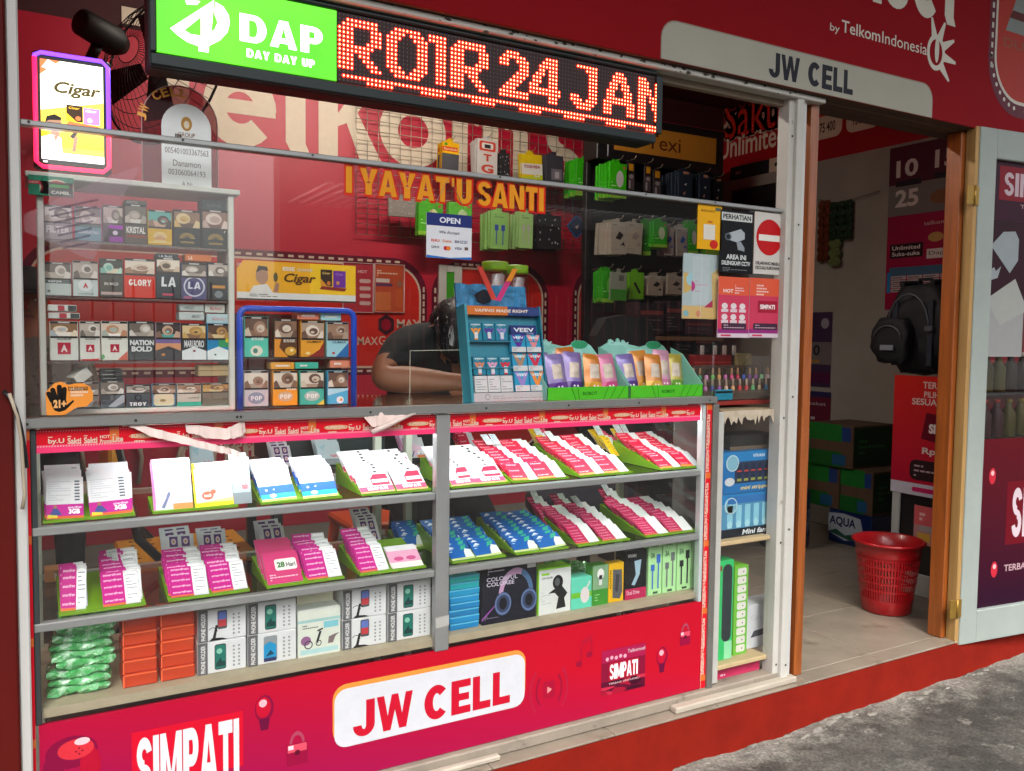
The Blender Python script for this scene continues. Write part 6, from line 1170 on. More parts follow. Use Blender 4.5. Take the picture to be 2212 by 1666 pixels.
def d(g, w, h):
    g.text('MARTABAK', w*.12, h*.84, w*.6, h*.05, '#a8761c', 2, .02); g.q(w*.72, h*.88, w*.95, h*.95, '#5c6454', 2); g.q(w*.24, h*.22, w*.72, h*.56, '#d4d0c4', 2); g.q(w*.4, h*.6, w*.6, h*.64, '#c06a2c', 2); g.el(w*.68, h*.12, w*.17, h*.1, '#c0281c', 3)
notice('yellow_notice', 'yellow payment notice at the window corner', (1506, 537), (1560, 446), -.004, '#e0a514', d)
def d(g, w, h):
    g.q(w*.04, h*.84, w*.96, h*.97, '#c8ccc8', 1); g.text('PERHATIAN', w*.08, h*.865, w*.84, h*.08, '#17181a', 2, .03)
    g.pg([(w*.16, h*.62), (w*.62, h*.72), (w*.74, h*.66), (w*.74, h*.56), (w*.5, h*.5), (w*.2, h*.54)], '#a4acb2', 2); g.el(w*.24, h*.58, w*.1, h*.06, '#5a6268', 3); g.el(w*.24, h*.58, w*.06, h*.038, '#1c2024', 4); g.pg([(w*.5, h*.5), (w*.62, h*.52), (w*.74, h*.42), (w*.74, h*.36), (w*.54, h*.38)], '#8a9298', 2.4)
    g.text('AREA INI', w*.2, h*.22, w*.6, h*.08, '#d0d4d4', 2, .03); g.text('DILENGKAPI CCTV', w*.07, h*.125, w*.86, h*.07, '#d0d4d4', 2, .03); g.lines(w*.1, h*.02, w*.8, h*.07, 3, pr('#7a8084'), 2, 3, .4)
notice('camera_notice', 'black warning notice with a grey camera picture on the glass', (1553, 588), (1628, 461), -.004, '#101114', d)
def d(g, w, h):
    g.q(0, 0, w, h, '#c6c2bc', 1); g.el(w*.48, h*.6, w*.42, w*.42, '#b81218', 2, 28); g.q(w*.14, h*.54, w*.82, h*.64, '#dcd8d0', 3); g.text('DILARANG MASUK', w*.06, h*.15, w*.84, h*.055, '#1c1a1a', 3, .03); g.text('KECUALI KARYAWAN', w*.06, h*.075, w*.84, h*.055, '#1c1a1a', 3, .03)
notice('no_entry_notice', 'white notice with red no entry disc on the glass', (1627, 591), (1697, 464), -.0045, '#a89c94', d)
def rp_(seed):
    def d(g, w, h):
        PGm = gradmat('pink_poster_ink', '#8a2474', '#d8503c', 0, .15); g.q(0, 0, w, h, '#c23a58', 1); g.q(0, h*.7, w, h, '#d4583c', 1.2); g.q(0, 0, w, h*.14, '#8c2c74', 1.2)
        if seed == 1:
            for i in range(3):
                for j in range(2): g.el(w*(.2+.27*i), h*(.52-.18*j), w*.09, h*.05, '#d8ccd0', 2); g.q(w*(.1+.27*i), h*(.42-.18*j), w*(.31+.27*i), h*(.47-.18*j), '#d0c0c8', 2)
            g.text('HOT', w*.15, h*.74, w*.3, h*.06, '#e8d0cc', 2, .03); g.lines(w*.5, h*.72, w*.4, h*.16, 4, pr('#e0b8b8'), 2, 4, .5)
        else:
            g.lines(w*.2, h*.7, w*.6, h*.2, 4, pr('#e4bcb4'), 2, 9, .5); g.q(w*.25, h*.42, w*.85, h*.62, '#9c1c34', 2); g.text('SIMPATI', w*.32, h*.48, w*.46, h*.08, '#e8dcdc', 3, .04)
        g.rr(w*.12, h*.13, w*.88, h*.24, .006, pr('#40283c'), 2.5); g.lines(w*.18, h*.145, w*.64, h*.08, 2, pr('#b89ca8'), 3, 2, .4); g.q(0, 0, w, h*.07, '#c8b8c4', 2); g.q(w*.1, h*.02, w*.4, h*.05, '#c03858', 3)
    return d
notice('offer_poster', 'left pink offer poster with six small figures on the glass', (1549, 729), (1623, 601), -.004, '#c8b8c0', rp_(1), 'poster')
notice('offer_poster', 'right pink offer poster with a dark red card on the glass', (1617, 729), (1690, 604), -.0062, '#c8b8c0', rp_(2), 'poster')
def d(g, w, h):
    g.q(0, 0, w, h, '#b4c4c8', 1); g.el(w*.02, h*.55, w*.26, h*.16, '#d8b46c', 1.4, t0=-90, t1=90); g.el(w*.25, h*.6, w*.16, h*.1, '#a4d0d8', 1.6); g.el(w*.24, h*.5, w*.1, h*.08, '#c03c84', 1.8, t0=-90, t1=90); g.q(0, 0, w, h*.2, '#dcb878', 1.3); g.pg([(w*.85, h*.1), (w, h*.1), (w, h*.8), (w*.8, h*.7)], '#d8b878', 1.4); g.pg([(w*.6, h*.18), (w*.85, h*.18), (w*.85, h*.3)], '#b8305c', 1.9); g.q(w*.26, h*.22, w*.74, h*.96, '#c0ccd0', 1.7); g.lines(w*.34, h*.4, w*.34, h*.2, 4, pr('#d0a8b8'), 2.2, 2, .4); g.el(w*.1, h*.08, w*.08, h*.05, '#88b8c0', 2); g.el(w*.45, h*.08, w*.07, h*.05, '#d88c6c', 2); g.ln((w*.5, 0), (w*.52, h), .0015, pr('#d8dee0'), 2.6)
notice('pastel_paper', 'pastel blue paper with yellow corners taped inside the glass', (1473, 688), (1553, 552), .012, '#b4c4c8', d, 'paper')
# ================= displays on the counter =================
yv = .06; lean = RAD(-11); x0, x1 = P(1024, 873, yv)[0], P(1181, 870, yv)[0]; Wv = x1-x0; Hv = .268
vs_ = thing('vape_stand', 'teal vape display stand leaning back on the counter', 'display stand', (x0, yv, ZT+.001), None, (lean, 0, 0))
TEALP = mat('teal_card', '#1a7f98', .4)
g = G().box(0, Wv, .02, .05, 0, Hv, TEALP); g.box(-.008, 0, -.002, .05, 0, Hv+.005, mat('teal_side', '#2290a4', .4)); g.box(Wv, Wv+.004, -.002, .05, 0, Hv+.004, TEALP); g.part('body', vs_)
g = G().box(0, Wv, -.002, .02, 0, .024, pr('#b9bfc2')); g.fr((0, -.002, 0)); g.lines(Wv*.25, .005, Wv*.7, .012, 2, pr('#9aa0a4'), 1, 2, .4); g.ring(Wv*.18, .012, .008, .0015, pr('#70767a'), 1); g.part('base_strip', vs_)
g = G().box(0, Wv*.55, -.002, .02, Hv-.025, Hv, pr('#d8742c')); g.box(Wv*.55, Wv, -.002, .02, Hv-.025, Hv, pr('#28407c')); g.fr((0, -.002, 0)); g.text('VAPING MADE RIGHT', Wv*.1, Hv-.017, Wv*.74, .009, '#ecdcd0', 1, .03, .2); g.part('slogan_strip', vs_)
for z in (.095, .17): G().box(0, Wv, -.001, .02, z-.003, z, TEALP).part('shelf', vs_)
# torn blue bag and ribbon behind the stand
R = random.Random(4); n_ = 24; g = G(); pts = [(-Wv*.49, 0), (Wv*.49, 0)]+[(Wv*(.49-.98*i/n_), .07+R.uniform(-.002, .003)) for i in range(n_+1)]; g.prism(pts, 0, .006, mat('blue_foil', '#1b76a6', .2, .25, var=.4, scale=40, bump=.4, bscale=45)); g.fr((0, -.0004, 0)); g.pg([(-.05, .02), (-.03, .012), (-.005, .02), (.0, .045), (-.02, .058), (-.04, .05), (-.056, .04)], '#0c1c2c', 1); 
o = place(g.mesh('foil_bag'), 'foil_bag', (x0+Wv*.45, yv+.094, ZT+.258), (lean, 0, 0), 'crumpled blue foil bag behind the teal stand top', 'bag')
yr = yv+.058; RIB = [pr('#d8483c'), pr('#e8922c'), pr('#d83c84')]
g = G().fr((0, 0, 0))
def rib(p, q_, w, m_, yy): a, b = P(*p, yy), P(*q_, yy); dx = w/2; g.prism([(a[0]-dx, a[1]), (b[0]-dx, b[1]), (b[0]+dx, b[1]), (a[0]+dx, a[1])], yy, yy+.0015, m_)
rib((1036, 576), (1068, 648), .017, RIB[0], yr); rib((1113, 581), (1076, 650), .017, RIB[2], yr-.002); rib((1113, 581), (1099, 608), .0172, RIB[1], yr-.0032); g.obj('ribbon_cutout', 'pink and orange V shaped cutout above the teal stand', 'cutout')
def onstand(lx, lz, w, h, dd_, ly, mesh_fn, label, cat='vape pack'):
    g = G(); mesh_fn(g, w, h, dd_); loc = V3((x0, yv, ZT+.001)) + Matrix.Rotation(lean, 3, 'X') @ V3((lx, ly, lz)); place(g.mesh('vape_pack'), 'vape_pack', loc, (lean, 0, 0), label, cat)
def dev(c, white):
    def f(g, w, h, d_):
        g.bb(0, w, 0, d_, 0, h, pr('#1b7f9c'), .001); g.fr((0, 0, 0)); g.text('VEEV', w*.1, h*.83, w*.8, h*.09, '#dcecf0', 2, .04); g.lines(w*.25, h*.72, w*.5, h*.07, 2, pr('#a8d0dc'), 2, 1, .4)
        g.pg([(w*.08, h*.66), (w*.26, h*.68), (w*.62, h*.3), (w*.62, h*.02), (w*.36, h*.02), (w*.36, h*.3)], c, 2); g.pg([(w*.92, h*.66), (w*.74, h*.68), (w*.4, h*.3), (w*.6, h*.26)], c, 2.3); g.q(w*.38, h*.1, w*.64, h*.46, '#d8dce0', 2.8); g.rr(w*.36, h*.54, w*.64, h*.68, .003, pr(c), 3)
    return f
def bxf(c):
    def f(g, w, h, d_):
        g.bb(0, w, 0, d_, 0, h, pr('#2a9cc8'), .001); g.fr((0, 0, 0)); g.pg([(w*.02, h*.98), (w*.3, h*.98), (w*.55, h*.45), (w*.7, h*.45), (w*.5, h*.3), (w*.38, h*.3)], c, 2); g.pg([(w*.98, h*.98), (w*.7, h*.98), (w*.42, h*.3), (w*.62, h*.3)], c, 2.3); g.text('VEEV', w*.12, h*.76, w*.76, h*.14, '#e4f0f4', 3, .04); g.q(0, 0, w, h*.3, '#d4d6d8', 2.6); g.lines(w*.08, h*.04, w*.84, h*.22, 3, pr('#7c8084'), 3, 1, .35)
    return f
dcol = [['#e8963c', '#5a2c9c', '#9a8cd0'], ['#e08864', '#e0a0c0', '#d82838']]
for r in range(2):
    for i in range(3): onstand(Wv*(.035+.175*i)-.003*(1-r), [.172, .0965][r]-.022*r+.0, Wv*.165, .05+.0*r if r == 0 else .052, .008, .004, dev(dcol[r][i], r), ['orange', 'purple', 'lavender', 'coral', 'pale pink', 'red'][3*r+i]+' vape device pack in the teal stand')
for i in range(3):
    def wb_(g, w, h, d_): g.bb(0, w, 0, d_, 0, h, pr('#d6d8da'), .001); g.fr((0, 0, 0)); g.lines(w*.1, h*.1, w*.8, h*.75, 5, pr('#8a8e92'), 1, i, .35)
    onstand(Wv*(.035+.175*i), .026, Wv*.165, .046, .012, .002, wb_, ['left', 'middle', 'right'][i]+' white text box at foot of the teal stand')
def lg(g, w, h, d_): g.bb(0, w, 0, d_, 0, h, pr('#28387c'), .001); g.fr((0, 0, 0)); g.text('VEEV', w*.1, h*.3, w*.8, h*.42, '#e4e8f0', 2, .03); g.text('ONE', w*.6, h*.06, w*.3, h*.16, '#c8d0e0', 2, .0, .3)
onstand(Wv*.58, .188, Wv*.36, .028, .008, .002, lg, 'navy header block of the teal stand', 'card')
for k, (i, j, c, nm) in enumerate(((0, 0, '#5c2c9c', 'purple'), (1, 0, '#e48c94', 'salmon'), (0, 1, '#b08468', 'tan'), (1, 1, '#d02848', 'crimson'), (0, 2, '#9c84cc', 'lilac'), (1, 2, '#e88c34', 'orange'))):
    onstand(Wv*(.565+.215*i), [.138, .084, .026][j], Wv*.2, [.05, .05, .056][j], .014, -.003 if j == 2 else .0, bxf(c), nm+' V marked vape box at right of the teal stand')
# two snack trays
SN = mat('lime_card', '#4cc41c', .4); MINT = pr('#8fd0c4')
def pouch(c1, c2, w, h, seed):
    g = G(); nx, nz = 8, 12; vs = []; fs = []
    for k in range(nz+1):
        for i in range(nx+1):
            a, b = i/nx*2-1, k/nz*2-1; bul = max(0, (1-a*a))*max(0, 1-b**4)**.5; wob = NZ.noise(V3((a*2+seed, b*2, 1)))*.003; vs.append((a*w/2*(1-.06*(abs(b) > .9)), -.012*bul+wob, (b+1)*h/2))
    n0 = len(vs)
    for k in range(nz+1):
        for i in range(nx+1): a, b = i/nx*2-1, k/nz*2-1; vs.append((a*w/2*(1-.06*(abs(b) > .9)), .012*max(0, 1-a*a)*max(0, 1-b**4)**.5+.0005, (b+1)*h/2))
    f1 = []; f2 = []; f3 = []
    for k in range(nz):
        for i in range(nx):
            q_ = (k*(nx+1)+i, k*(nx+1)+i+1, (k+1)*(nx+1)+i+1, (k+1)*(nx+1)+i); (f3 if 5 <= k <= 8 and 2 <= i <= 5 else f1 if k >= 4 else f2).append(q_); f1.append(tuple(n0+t for t in reversed(q_)))
    b = len(g.v); g.add(vs, f1, mat('foil_'+c1, c1, .28, .15, coat=.3), True); g.add(vs, f2, mat('foil_'+c2, c2, .28, .15, coat=.3), True); g.add(vs, f3, mat('foil_window', '#c9b8a8', .2, .2, var=.4, scale=60), True); g.fr((0, -.0125, h*.2)); g.el(-.002, 0, w*.28, w*.26, c2, 3); g.el(-w*.1, w*.06, w*.05, w*.05, '#f0e8e8', 4, 8); g.el(w*.08, w*.06, w*.05, w*.05, '#f0e8e8', 4, 8)
    return g.mesh('snack_pouch')
def snack(u0, u1, vb, nm, items, yt=.035):
    x0, x1 = P(u0, vb, yt)[0], P(u1, vb, yt)[0]; w = x1-x0; dp = .14; zt_ = ZT+.001
    t = thing('snack_tray', nm+' lime snack tray with mint back card on the counter', 'display tray', ((x0+x1)/2, yt, zt_))
    g = G().box(x0, x1, yt, yt+.002, zt_, zt_+.036, SN); g.box(x0, x1, yt+.002, yt+dp, zt_, zt_+.003, SN); g.fr((x0, yt, zt_)); g.text('ROBOT', w*.42, .012, w*.18, .01, '#1f7a14', 2, .03)
    for a, b in ((.28, .34), (.36, .38), (.74, .68), (.84, .76), (.95, .86)): g.ln((w*a, .036), (w*b, .0), .0022, pr('#238c18'), 2)
    for xx in (x0, x1-.002): g.add([(xx, yt, zt_), (xx, yt+dp, zt_), (xx, yt+dp+.02, zt_+.15), (xx, yt+.1, zt_+.13), (xx, yt, zt_+.036), (xx+.002, yt, zt_), (xx+.002, yt+dp, zt_), (xx+.002, yt+dp+.02, zt_+.15), (xx+.002, yt+.1, zt_+.13), (xx+.002, yt, zt_+.036)], [(0, 4, 3, 2, 1), (5, 6, 7, 8, 9), (0, 5, 9, 4), (4, 9, 8, 3), (3, 8, 7, 2)], MINT)
    g.part('tray_body', t)
    yb2 = yt+dp; g = G(); V_ = V3((0, .02/.15, 1)).normalized(); N_ = V3((0, -1, .02/.15)).normalized(); g.fr((x0, yb2, zt_), (1, 0, 0), V_, N_)
    pts = [(0, 0), (w, 0), (w, .12), (w*.9, .155), (w*.85, .16)]+[(w*.75+w*.11*math.cos(RAD(a)), .158+.014*math.sin(RAD(a))) for a in range(0, 181, 30)]+[(w*.55, .152)]+[(w*.32+w*.03*math.cos(RAD(a)), .163+.012*math.sin(RAD(a))) for a in range(0, 181, 45)]+[(w*.25+w*.03*math.cos(RAD(a)), .168+.012*math.sin(RAD(a))) for a in range(0, 181, 45)]+[(w*.15+w*.04*math.cos(RAD(a)), .165+.012*math.sin(RAD(a))) for a in range(0, 181, 45)]+[(0, .15)]
    g.pg(pts, MINT, 0); g.fr((x0, yb2+.002, zt_), (1, 0, 0), V_, N_); g.pg(pts[::-1], pr('#7cb8ae'), 0); g.fr((x0, yb2, zt_), (1, 0, 0), V_, N_)
    g.el(w*.75, .158, w*.105, .013, '#2f9a6a', 1); g.text('Candy', w*.12, .152, w*.28, .02, '#a8e0dc', 1, .05); g.rr(w*.35, .12, w*.78, .145, .012, pr('#a0dcd4'), 1); g.lines(w*.4, .124, w*.32, .016, 1, pr('#e4f4f0'), 2, 3, .7)
    g.el(w*.35, .085, w*.09, .02, '#6cae2c', 2); g.el(w*.33, .09, w*.02, .005, '#f0f4f0', 3, 8); g.el(w*.68, .09, w*.07, .024, '#e89c3c', 2); g.el(w*.66, .095, w*.015, .004, '#402c14', 3, 8)
    for i, (a, b) in enumerate(((.5, .06), (.46, .05), (.54, .05), (.48, .04), (.52, .04), (.5, .03), (.44, .06), (.56, .06))): g.el(w*a, b, w*.045, .009, '#4c2478', 2+.1*i, 10)
    g.pg([(w*.46, .068), (w*.5, .09), (w*.54, .068)], '#2f8a3c', 3); g.pg([(0, .02), (w*.2, .03), (w*.12, .07), (0, .06)], '#5ab86c', 1.5); g.pg([(w*.8, .03), (w, .03), (w, .1), (w*.88, .08)], '#3c9c64', 1.5)
    g.part('back_card', t)
    for k, (fx, c1, c2, dy, hh, lab) in enumerate(items): place(pouch(c1, c2, .066, hh*1.3, k*3.1+w), 'snack_pouch', (x0+w*fx, yt+.03+dy, zt_+.004), (RAD(-14), RAD((-1)**k*4), 0), lab, 'snack pouch')
snack(1182, 1358, 864, 'left', [(.1, '#8470a8', '#5a2c8c', .05, .105, 'lavender pouch at back left of the left snack tray'), (.22, '#8a78b4', '#5a2c8c', 0, .1, 'front left lavender pouch in the left snack tray'), (.42, '#8470b0', '#4c2880', .012, .105, 'second lavender pouch in the left snack tray'), (.5, '#c87428', '#d89030', .055, .115, 'orange pouch at the back of the left snack tray'), (.64, '#cc7a24', '#e0a02c', 0, .1, 'front orange pouch in the left snack tray'), (.85, '#d07aa0', '#c8407c', 0, .1, 'pink pouch at right of the left snack tray')])
snack(1361, 1518, 858, 'right', [(.42, '#cc8030', '#e0a838', 0, .1, 'front orange pouch in the right snack tray'), (.36, '#d08a34', '#d89838', .03, .108, 'rear orange pouch in the right snack tray'), (.6, '#c890ac', '#c06c94', .02, .11, 'pink pouch in the right snack tray'), (.14, '#7c6cb0', '#4c2880', .015, .1, 'violet pouch at left of the right snack tray'), (.8, '#b0a040', '#6c9a2c', .03, .1, 'olive pouch at right of the right snack tray')])
jar(1066, 872, 566, .3, ZT, 'left clear jar with green lid behind the teal stand'); jar(1110, 870, 574, .34, ZT, 'right clear jar with green lid behind the teal stand')
yf_ = BW-.03; x0, z0 = P(948, 690, yf_); x1 = P(998, 690, yf_)[0]; z1 = P(972, 573, yf_)[1]
fm = thing('picture_frame', 'white framed green picture on the back wall behind the person', 'frame', ((x0+x1)/2, yf_, z0))
g = G(); WF = pr('#c4c4be')
for a in ((x0, x0+.05), (x1-.05, x1)): g.bb(a[0], a[1], yf_, yf_+.02, z0, z1, WF, .003)
g.bb(x0+.05, x1-.05, yf_, yf_+.02, z1-.04, z1, WF, .003); g.bb(x0+.05, x1-.05, yf_, yf_+.02, z0, z0+.04, WF, .003); g.part('frame', fm); G().box(x0+.05, x1-.05, yf_+.008, yf_+.012, z0+.04, z1-.04, pr('#3c9a1c')).part('picture', fm)
g = G(); yy = .3; a, b, c_ = P(885, 868, yy), P(886, 758, yy), P(1000, 756, yy); g.tube([(a[0], yy, ZT+.002), (b[0], yy, b[1]), (c_[0], yy, c_[1]), (c_[0], yy, ZT+.002)], .0011, mat('pale_wire', '#c8c2b0', .4), 6); g.obj('wire_stand', 'thin pale wire stand in front of the person', 'stand')
# nail polish rack
yn = .07; xa_, xb_ = P(1502, 862, yn)[0], P(1692, 862, yn)[0]; zn = ZT-.02
rk = thing('polish_rack', 'clear stepped rack of nail polish beside the snack tray', 'rack', ((xa_+xb_)/2, yn+.05, zn))
for k, (yy, zz) in enumerate(((yn+.01, .02), (yn+.045, .055), (yn+.09, .1))):
    G().box(xa_, xb_, yy, yy+.034, zn+zz-.002, zn+zz, filmmat('smoky_acrylic', '#8a7c70', .3, .1)).part('step', rk); G().box(xa_, xb_, yy-.001, yy, zn+.001, zn+zz+.012, filmmat('smoky_acrylic', '#8a7c70')).part('step_front', rk)
G().box(xa_-.01, xb_+.02, yn-.005, yn+.16, zn-.015, zn-.002, mat('red_shelf_edge', '#8e2018', .5)).part('shelf_board', rk)
pc = ['#2f9a5c', '#c87aa8', '#2f8a64', '#c088b0', '#58b04c', '#d09a5c', '#b85c9c', '#c03c74', '#a82844', '#2c50b0', '#6c2c84', '#8c3c94', '#84c88c', '#b09aa0']; pn = ['green', 'pink', 'teal', 'rose', 'leaf green', 'peach', 'mauve', 'magenta', 'ruby', 'blue', 'plum', 'violet', 'mint', 'greyish']
def bottle(cx, cy, z, c, capc, label, s=1):
    t = thing('polish_bottle', label, 'bottle', (cx, cy, z), 'nail polish bottles'); r = .0062*s
    G().lathe([(r*.9, z), (r, z+.002), (r, z+.022*s), (r*.5, z+.026*s)], cx, cy, mat('polish_'+c, c, .15), 10).part('glass', t); G().lathe([(r*.6, z+.026*s), (r*.62, z+.03*s), (r*.45, z+.048*s)], cx, cy, pr(capc), 8).part('cap', t)
for k in range(14): bottle(xa_+.015+k*(xb_-xa_-.03)/13, yn+.06, zn+.0555, pc[k], '#a07c5c' if k % 3 else '#2c2420', pn[k]+' nail polish bottle in upper row of the clear rack')
p2 = ['#c0a088', '#b06ca0', '#3c3c9c', '#8c4c9c', '#d8b49c', '#d8a070', '#c03038', '#b8303c', '#64b878', '#d0b890', '#3c84b0', '#cc9c60']; n2 = ['beige', 'mauve', 'indigo', 'violet', 'nude', 'apricot', 'scarlet', 'red', 'mint', 'sand', 'blue', 'ochre']
for k in range(12): bottle(xa_+.035+k*(xb_-xa_-.06)/11, yn+.027, zn+.0205, p2[k], '#9a8878', n2[k]+' nail polish bottle in lower row of the clear rack')
carton(1500, 1580, 800, zn+.1008, .045, yn+.1, .03, '#8a1a1c', lambda g, w, h: g.q(0, h*.4, w, h*.5, '#a83830', 1), 'dark red lip tint box on top of the clear rack')
for k, u in enumerate((1518, 1546, 1566, 1587)): x = P(u, 760, yn+.112)[0]; g = G().lathe([(.006, zn+.1465), (.007, zn+.149), (.007, zn+.176), (.006, zn+.178)], x, yn+.115, pr('#c9c4be'), 12); g.obj('cosmetic_tube', ORD[k]+' white capped tube from left above the dark red box', 'tube')
carton(1545, 1583, 868, zn+.001, .035, yn-.004, .004, '#2383a0', lambda g, w, h: g.q(0, h*.66, w, h*.86, '#0d1418', 1), 'blue card with black stripe in front of the polish rack', 'card', 'striped_card')
carton(1594, 1622, 806, zn+.1005, .05, yn+.105, .02, '#a09468', lambda g, w, h: g.pg([(0, 0), (w, 0), (w, h)], '#8a7c54', 1), 'olive box at right on top of the clear rack')
# ================= narrow cabinet between showcase and post =================
XA, XB_ = XE+.013, XR-.006
nc = thing('side_cabinet', 'narrow glazed cabinet between the counter and the right post', 'cabinet', ((XA+XB_)/2, .15, FZ))
G().bb(XA, XA+.028, -.012, .012, FZ+.04, ZT-.05, mat('pale_stile', '#b4b4ae', .45, .1, var=.1), .002).part('stile', nc)
G().bb(XA+.03, XB_, .004, .2, ZT-.068, ZT-.045, mat('raw_board', '#8d7c60', .8, var=.25, scale=14), .002).part('top_board', nc)
zs2 = P(1600, 1163, .01)[1]
G().bb(XA+.028, XB_, -.004, .22, zs2-.014, zs2, mat('beige_shelf', '#b59f78', .6, var=.12, scale=12), .002).part('shelf', nc)
G().bb(XA+.028, XB_, -.004, .22, FZ+.075, FZ+.09, mat('beige_shelf'), .002).part('bottom_shelf', nc)
G().box(XA+.028, XB_, -.003, -.001, FZ+.03, ZT-.045, PANE).part('pane', nc); G().box(XA+.028, XB_, .225, .23, FZ, ZT-.07, mat('cabinet_back', '#8f8a84', .7)).part('back_panel', nc)
g = G().fr((0, -.0035, 0)); R = random.Random(8); TP_ = mat('torn_paper', '#b5a894', .8, var=.2, scale=40, bump=.1)
pts = [(XA+.03, ZT-.047), (XB_, ZT-.047)]; pts += [(XB_-(i+.4*R.random())*(XB_-XA-.03)/30, ZT-.066-R.random()**2*.03) for i in range(30)]; g.pg(pts[::-1], TP_, 1); g.part('torn_paper', nc)
def clip(dark):
    def d(g, w, h):
        g.q(0, h*.78, w, h, '#1f7ab8', 1); g.text('VIVAN', w*.5, h*.85, w*.2, h*.08, '#d0e0ec', 2, .02, .2); g.el(w*.16, h*.74, w*.11, h*.2, '#7cb0c4', 2, 20); g.ring(w*.16, h*.74, w*.1, w*.012, pr('#b8d4dc'), 3)
        if dark:
            g.q(w*.2, h*.25, w*.95, h*.76, '#20304c', 1.5)
            for i in range(6): g.q(w*(.24+.115*i), h*.28, w*(.31+.115*i), h*.72, '#182440', 2); g.q(w*(.24+.115*i), h*.52, w*(.31+.115*i), h*.56, '#b03c34', 2.5); g.q(w*(.24+.115*i), h*.3, w*(.31+.115*i), h*.36, '#8c9440', 2.5)
            g.el(w*.12, h*.3, w*.08, h*.1, '#c4ccd0', 2); g.text('mini stripper', w*.3, h*.06, w*.5, h*.12, '#d8c87c', 2, .02, .2)
        else:
            g.q(0, h*.2, w, h*.78, '#4f8cb0', 1.5); g.q(w*.1, h*.78, w*.8, h*.95, '#2c6cac', 2.4)
            for i in range(6): g.q(w*(.1+.145*i), h*.32, w*(.19+.145*i), h*.74, '#84c0d4', 2); g.pg([(w*(.1+.145*i), h*.32), (w*(.145+.145*i), h*.4), (w*(.19+.145*i), h*.32), (w*(.18+.145*i), h*.22), (w*(.11+.145*i), h*.22)], '#a0d0dc', 2.4)
            g.q(0, 0, w, h*.2, '#131c28', 2); g.text('Mini fan', w*.35, h*.04, w*.4, h*.12, '#d8e0e4', 3, .02, .2); g.q(w*.75, h*.8, w, h*.9, '#b85044', 3)
    return d
carton(1556, 1684, 1156, zs2, .142, .03, .12, '#2173b0', clip(False), 'lower light blue gadget box in the narrow cabinet')
carton(1557, 1684, 1156, zs2+.1425, .138, .03, .12, '#1d6cac', clip(True), 'upper deep blue gadget box in the narrow cabinet')
carton(1572, 1668, 1156, zs2+.281, .05, .06, .1, '#2c2a28', lambda g, w, h: g.q(0, 0, w, h*.25, '#6a5c4c', 1), 'dark box on top of the blue gadget boxes')
zb2 = FZ+.0905
def spk(g, w, h): g.q(0, 0, w, h, '#34b868', .8); g.rr(w*.3, h*.18, w*.92, h*.96, w*.3, pr('#2c3438'), 1.5); g.q(w*.5, 0, w, h*.18, '#8cd4a4', 1.2); g.q(w*.05, h*.9, w*.25, h*.95, '#805030', 2)
carton(1546, 1579, 1440, zb2, .33, .03, .09, '#2fae60', spk, 'tall green speaker box in the narrow cabinet')
def ebx(g, w, h):
    g.q(0, 0, w, h, '#6cb43c', .8)
    for i in range(10): g.rr(w*.22, h*(.03+.096*i), w*.86, h*(.11+.096*i), .006, pr('#d6d4cc'), 1.5); g.q(w*.6, h*(.06+.096*i), w*.68, h*(.075+.096*i), '#3c4038', 2)
carton(1582, 1611, 1434, zb2, .3, .04, .06, '#74b838', ebx, 'green strip box of white earbud cases')
def wbx(g, w, h): g.text('Galaxy', w*.1, h*.62, w*.6, h*.14, '#b8bcc4', 1); g.pg([(w*.1, h*.25), (w*.95, h*.3), (w*.95, h*.45), (w*.2, h*.4)], '#4a4c54', 1.5); g.lines(w*.5, h*.1, w*.4, h*.08, 1, pr('#a0a4a8'), 1, 2)
carton(1612, 1682, 1428, zb2, .15, .06, .08, '#c9ccd2', wbx, 'white tablet box in the narrow cabinet')
carton(1546, 1640, 1478, FZ+.031, .038, .02, .1, '#c02858', lambda g, w, h: g.lines(w*.1, h*.2, w*.5, h*.3, 1, pr('#e8b0c4'), 1, 2), 'crimson flat box under the narrow cabinet')
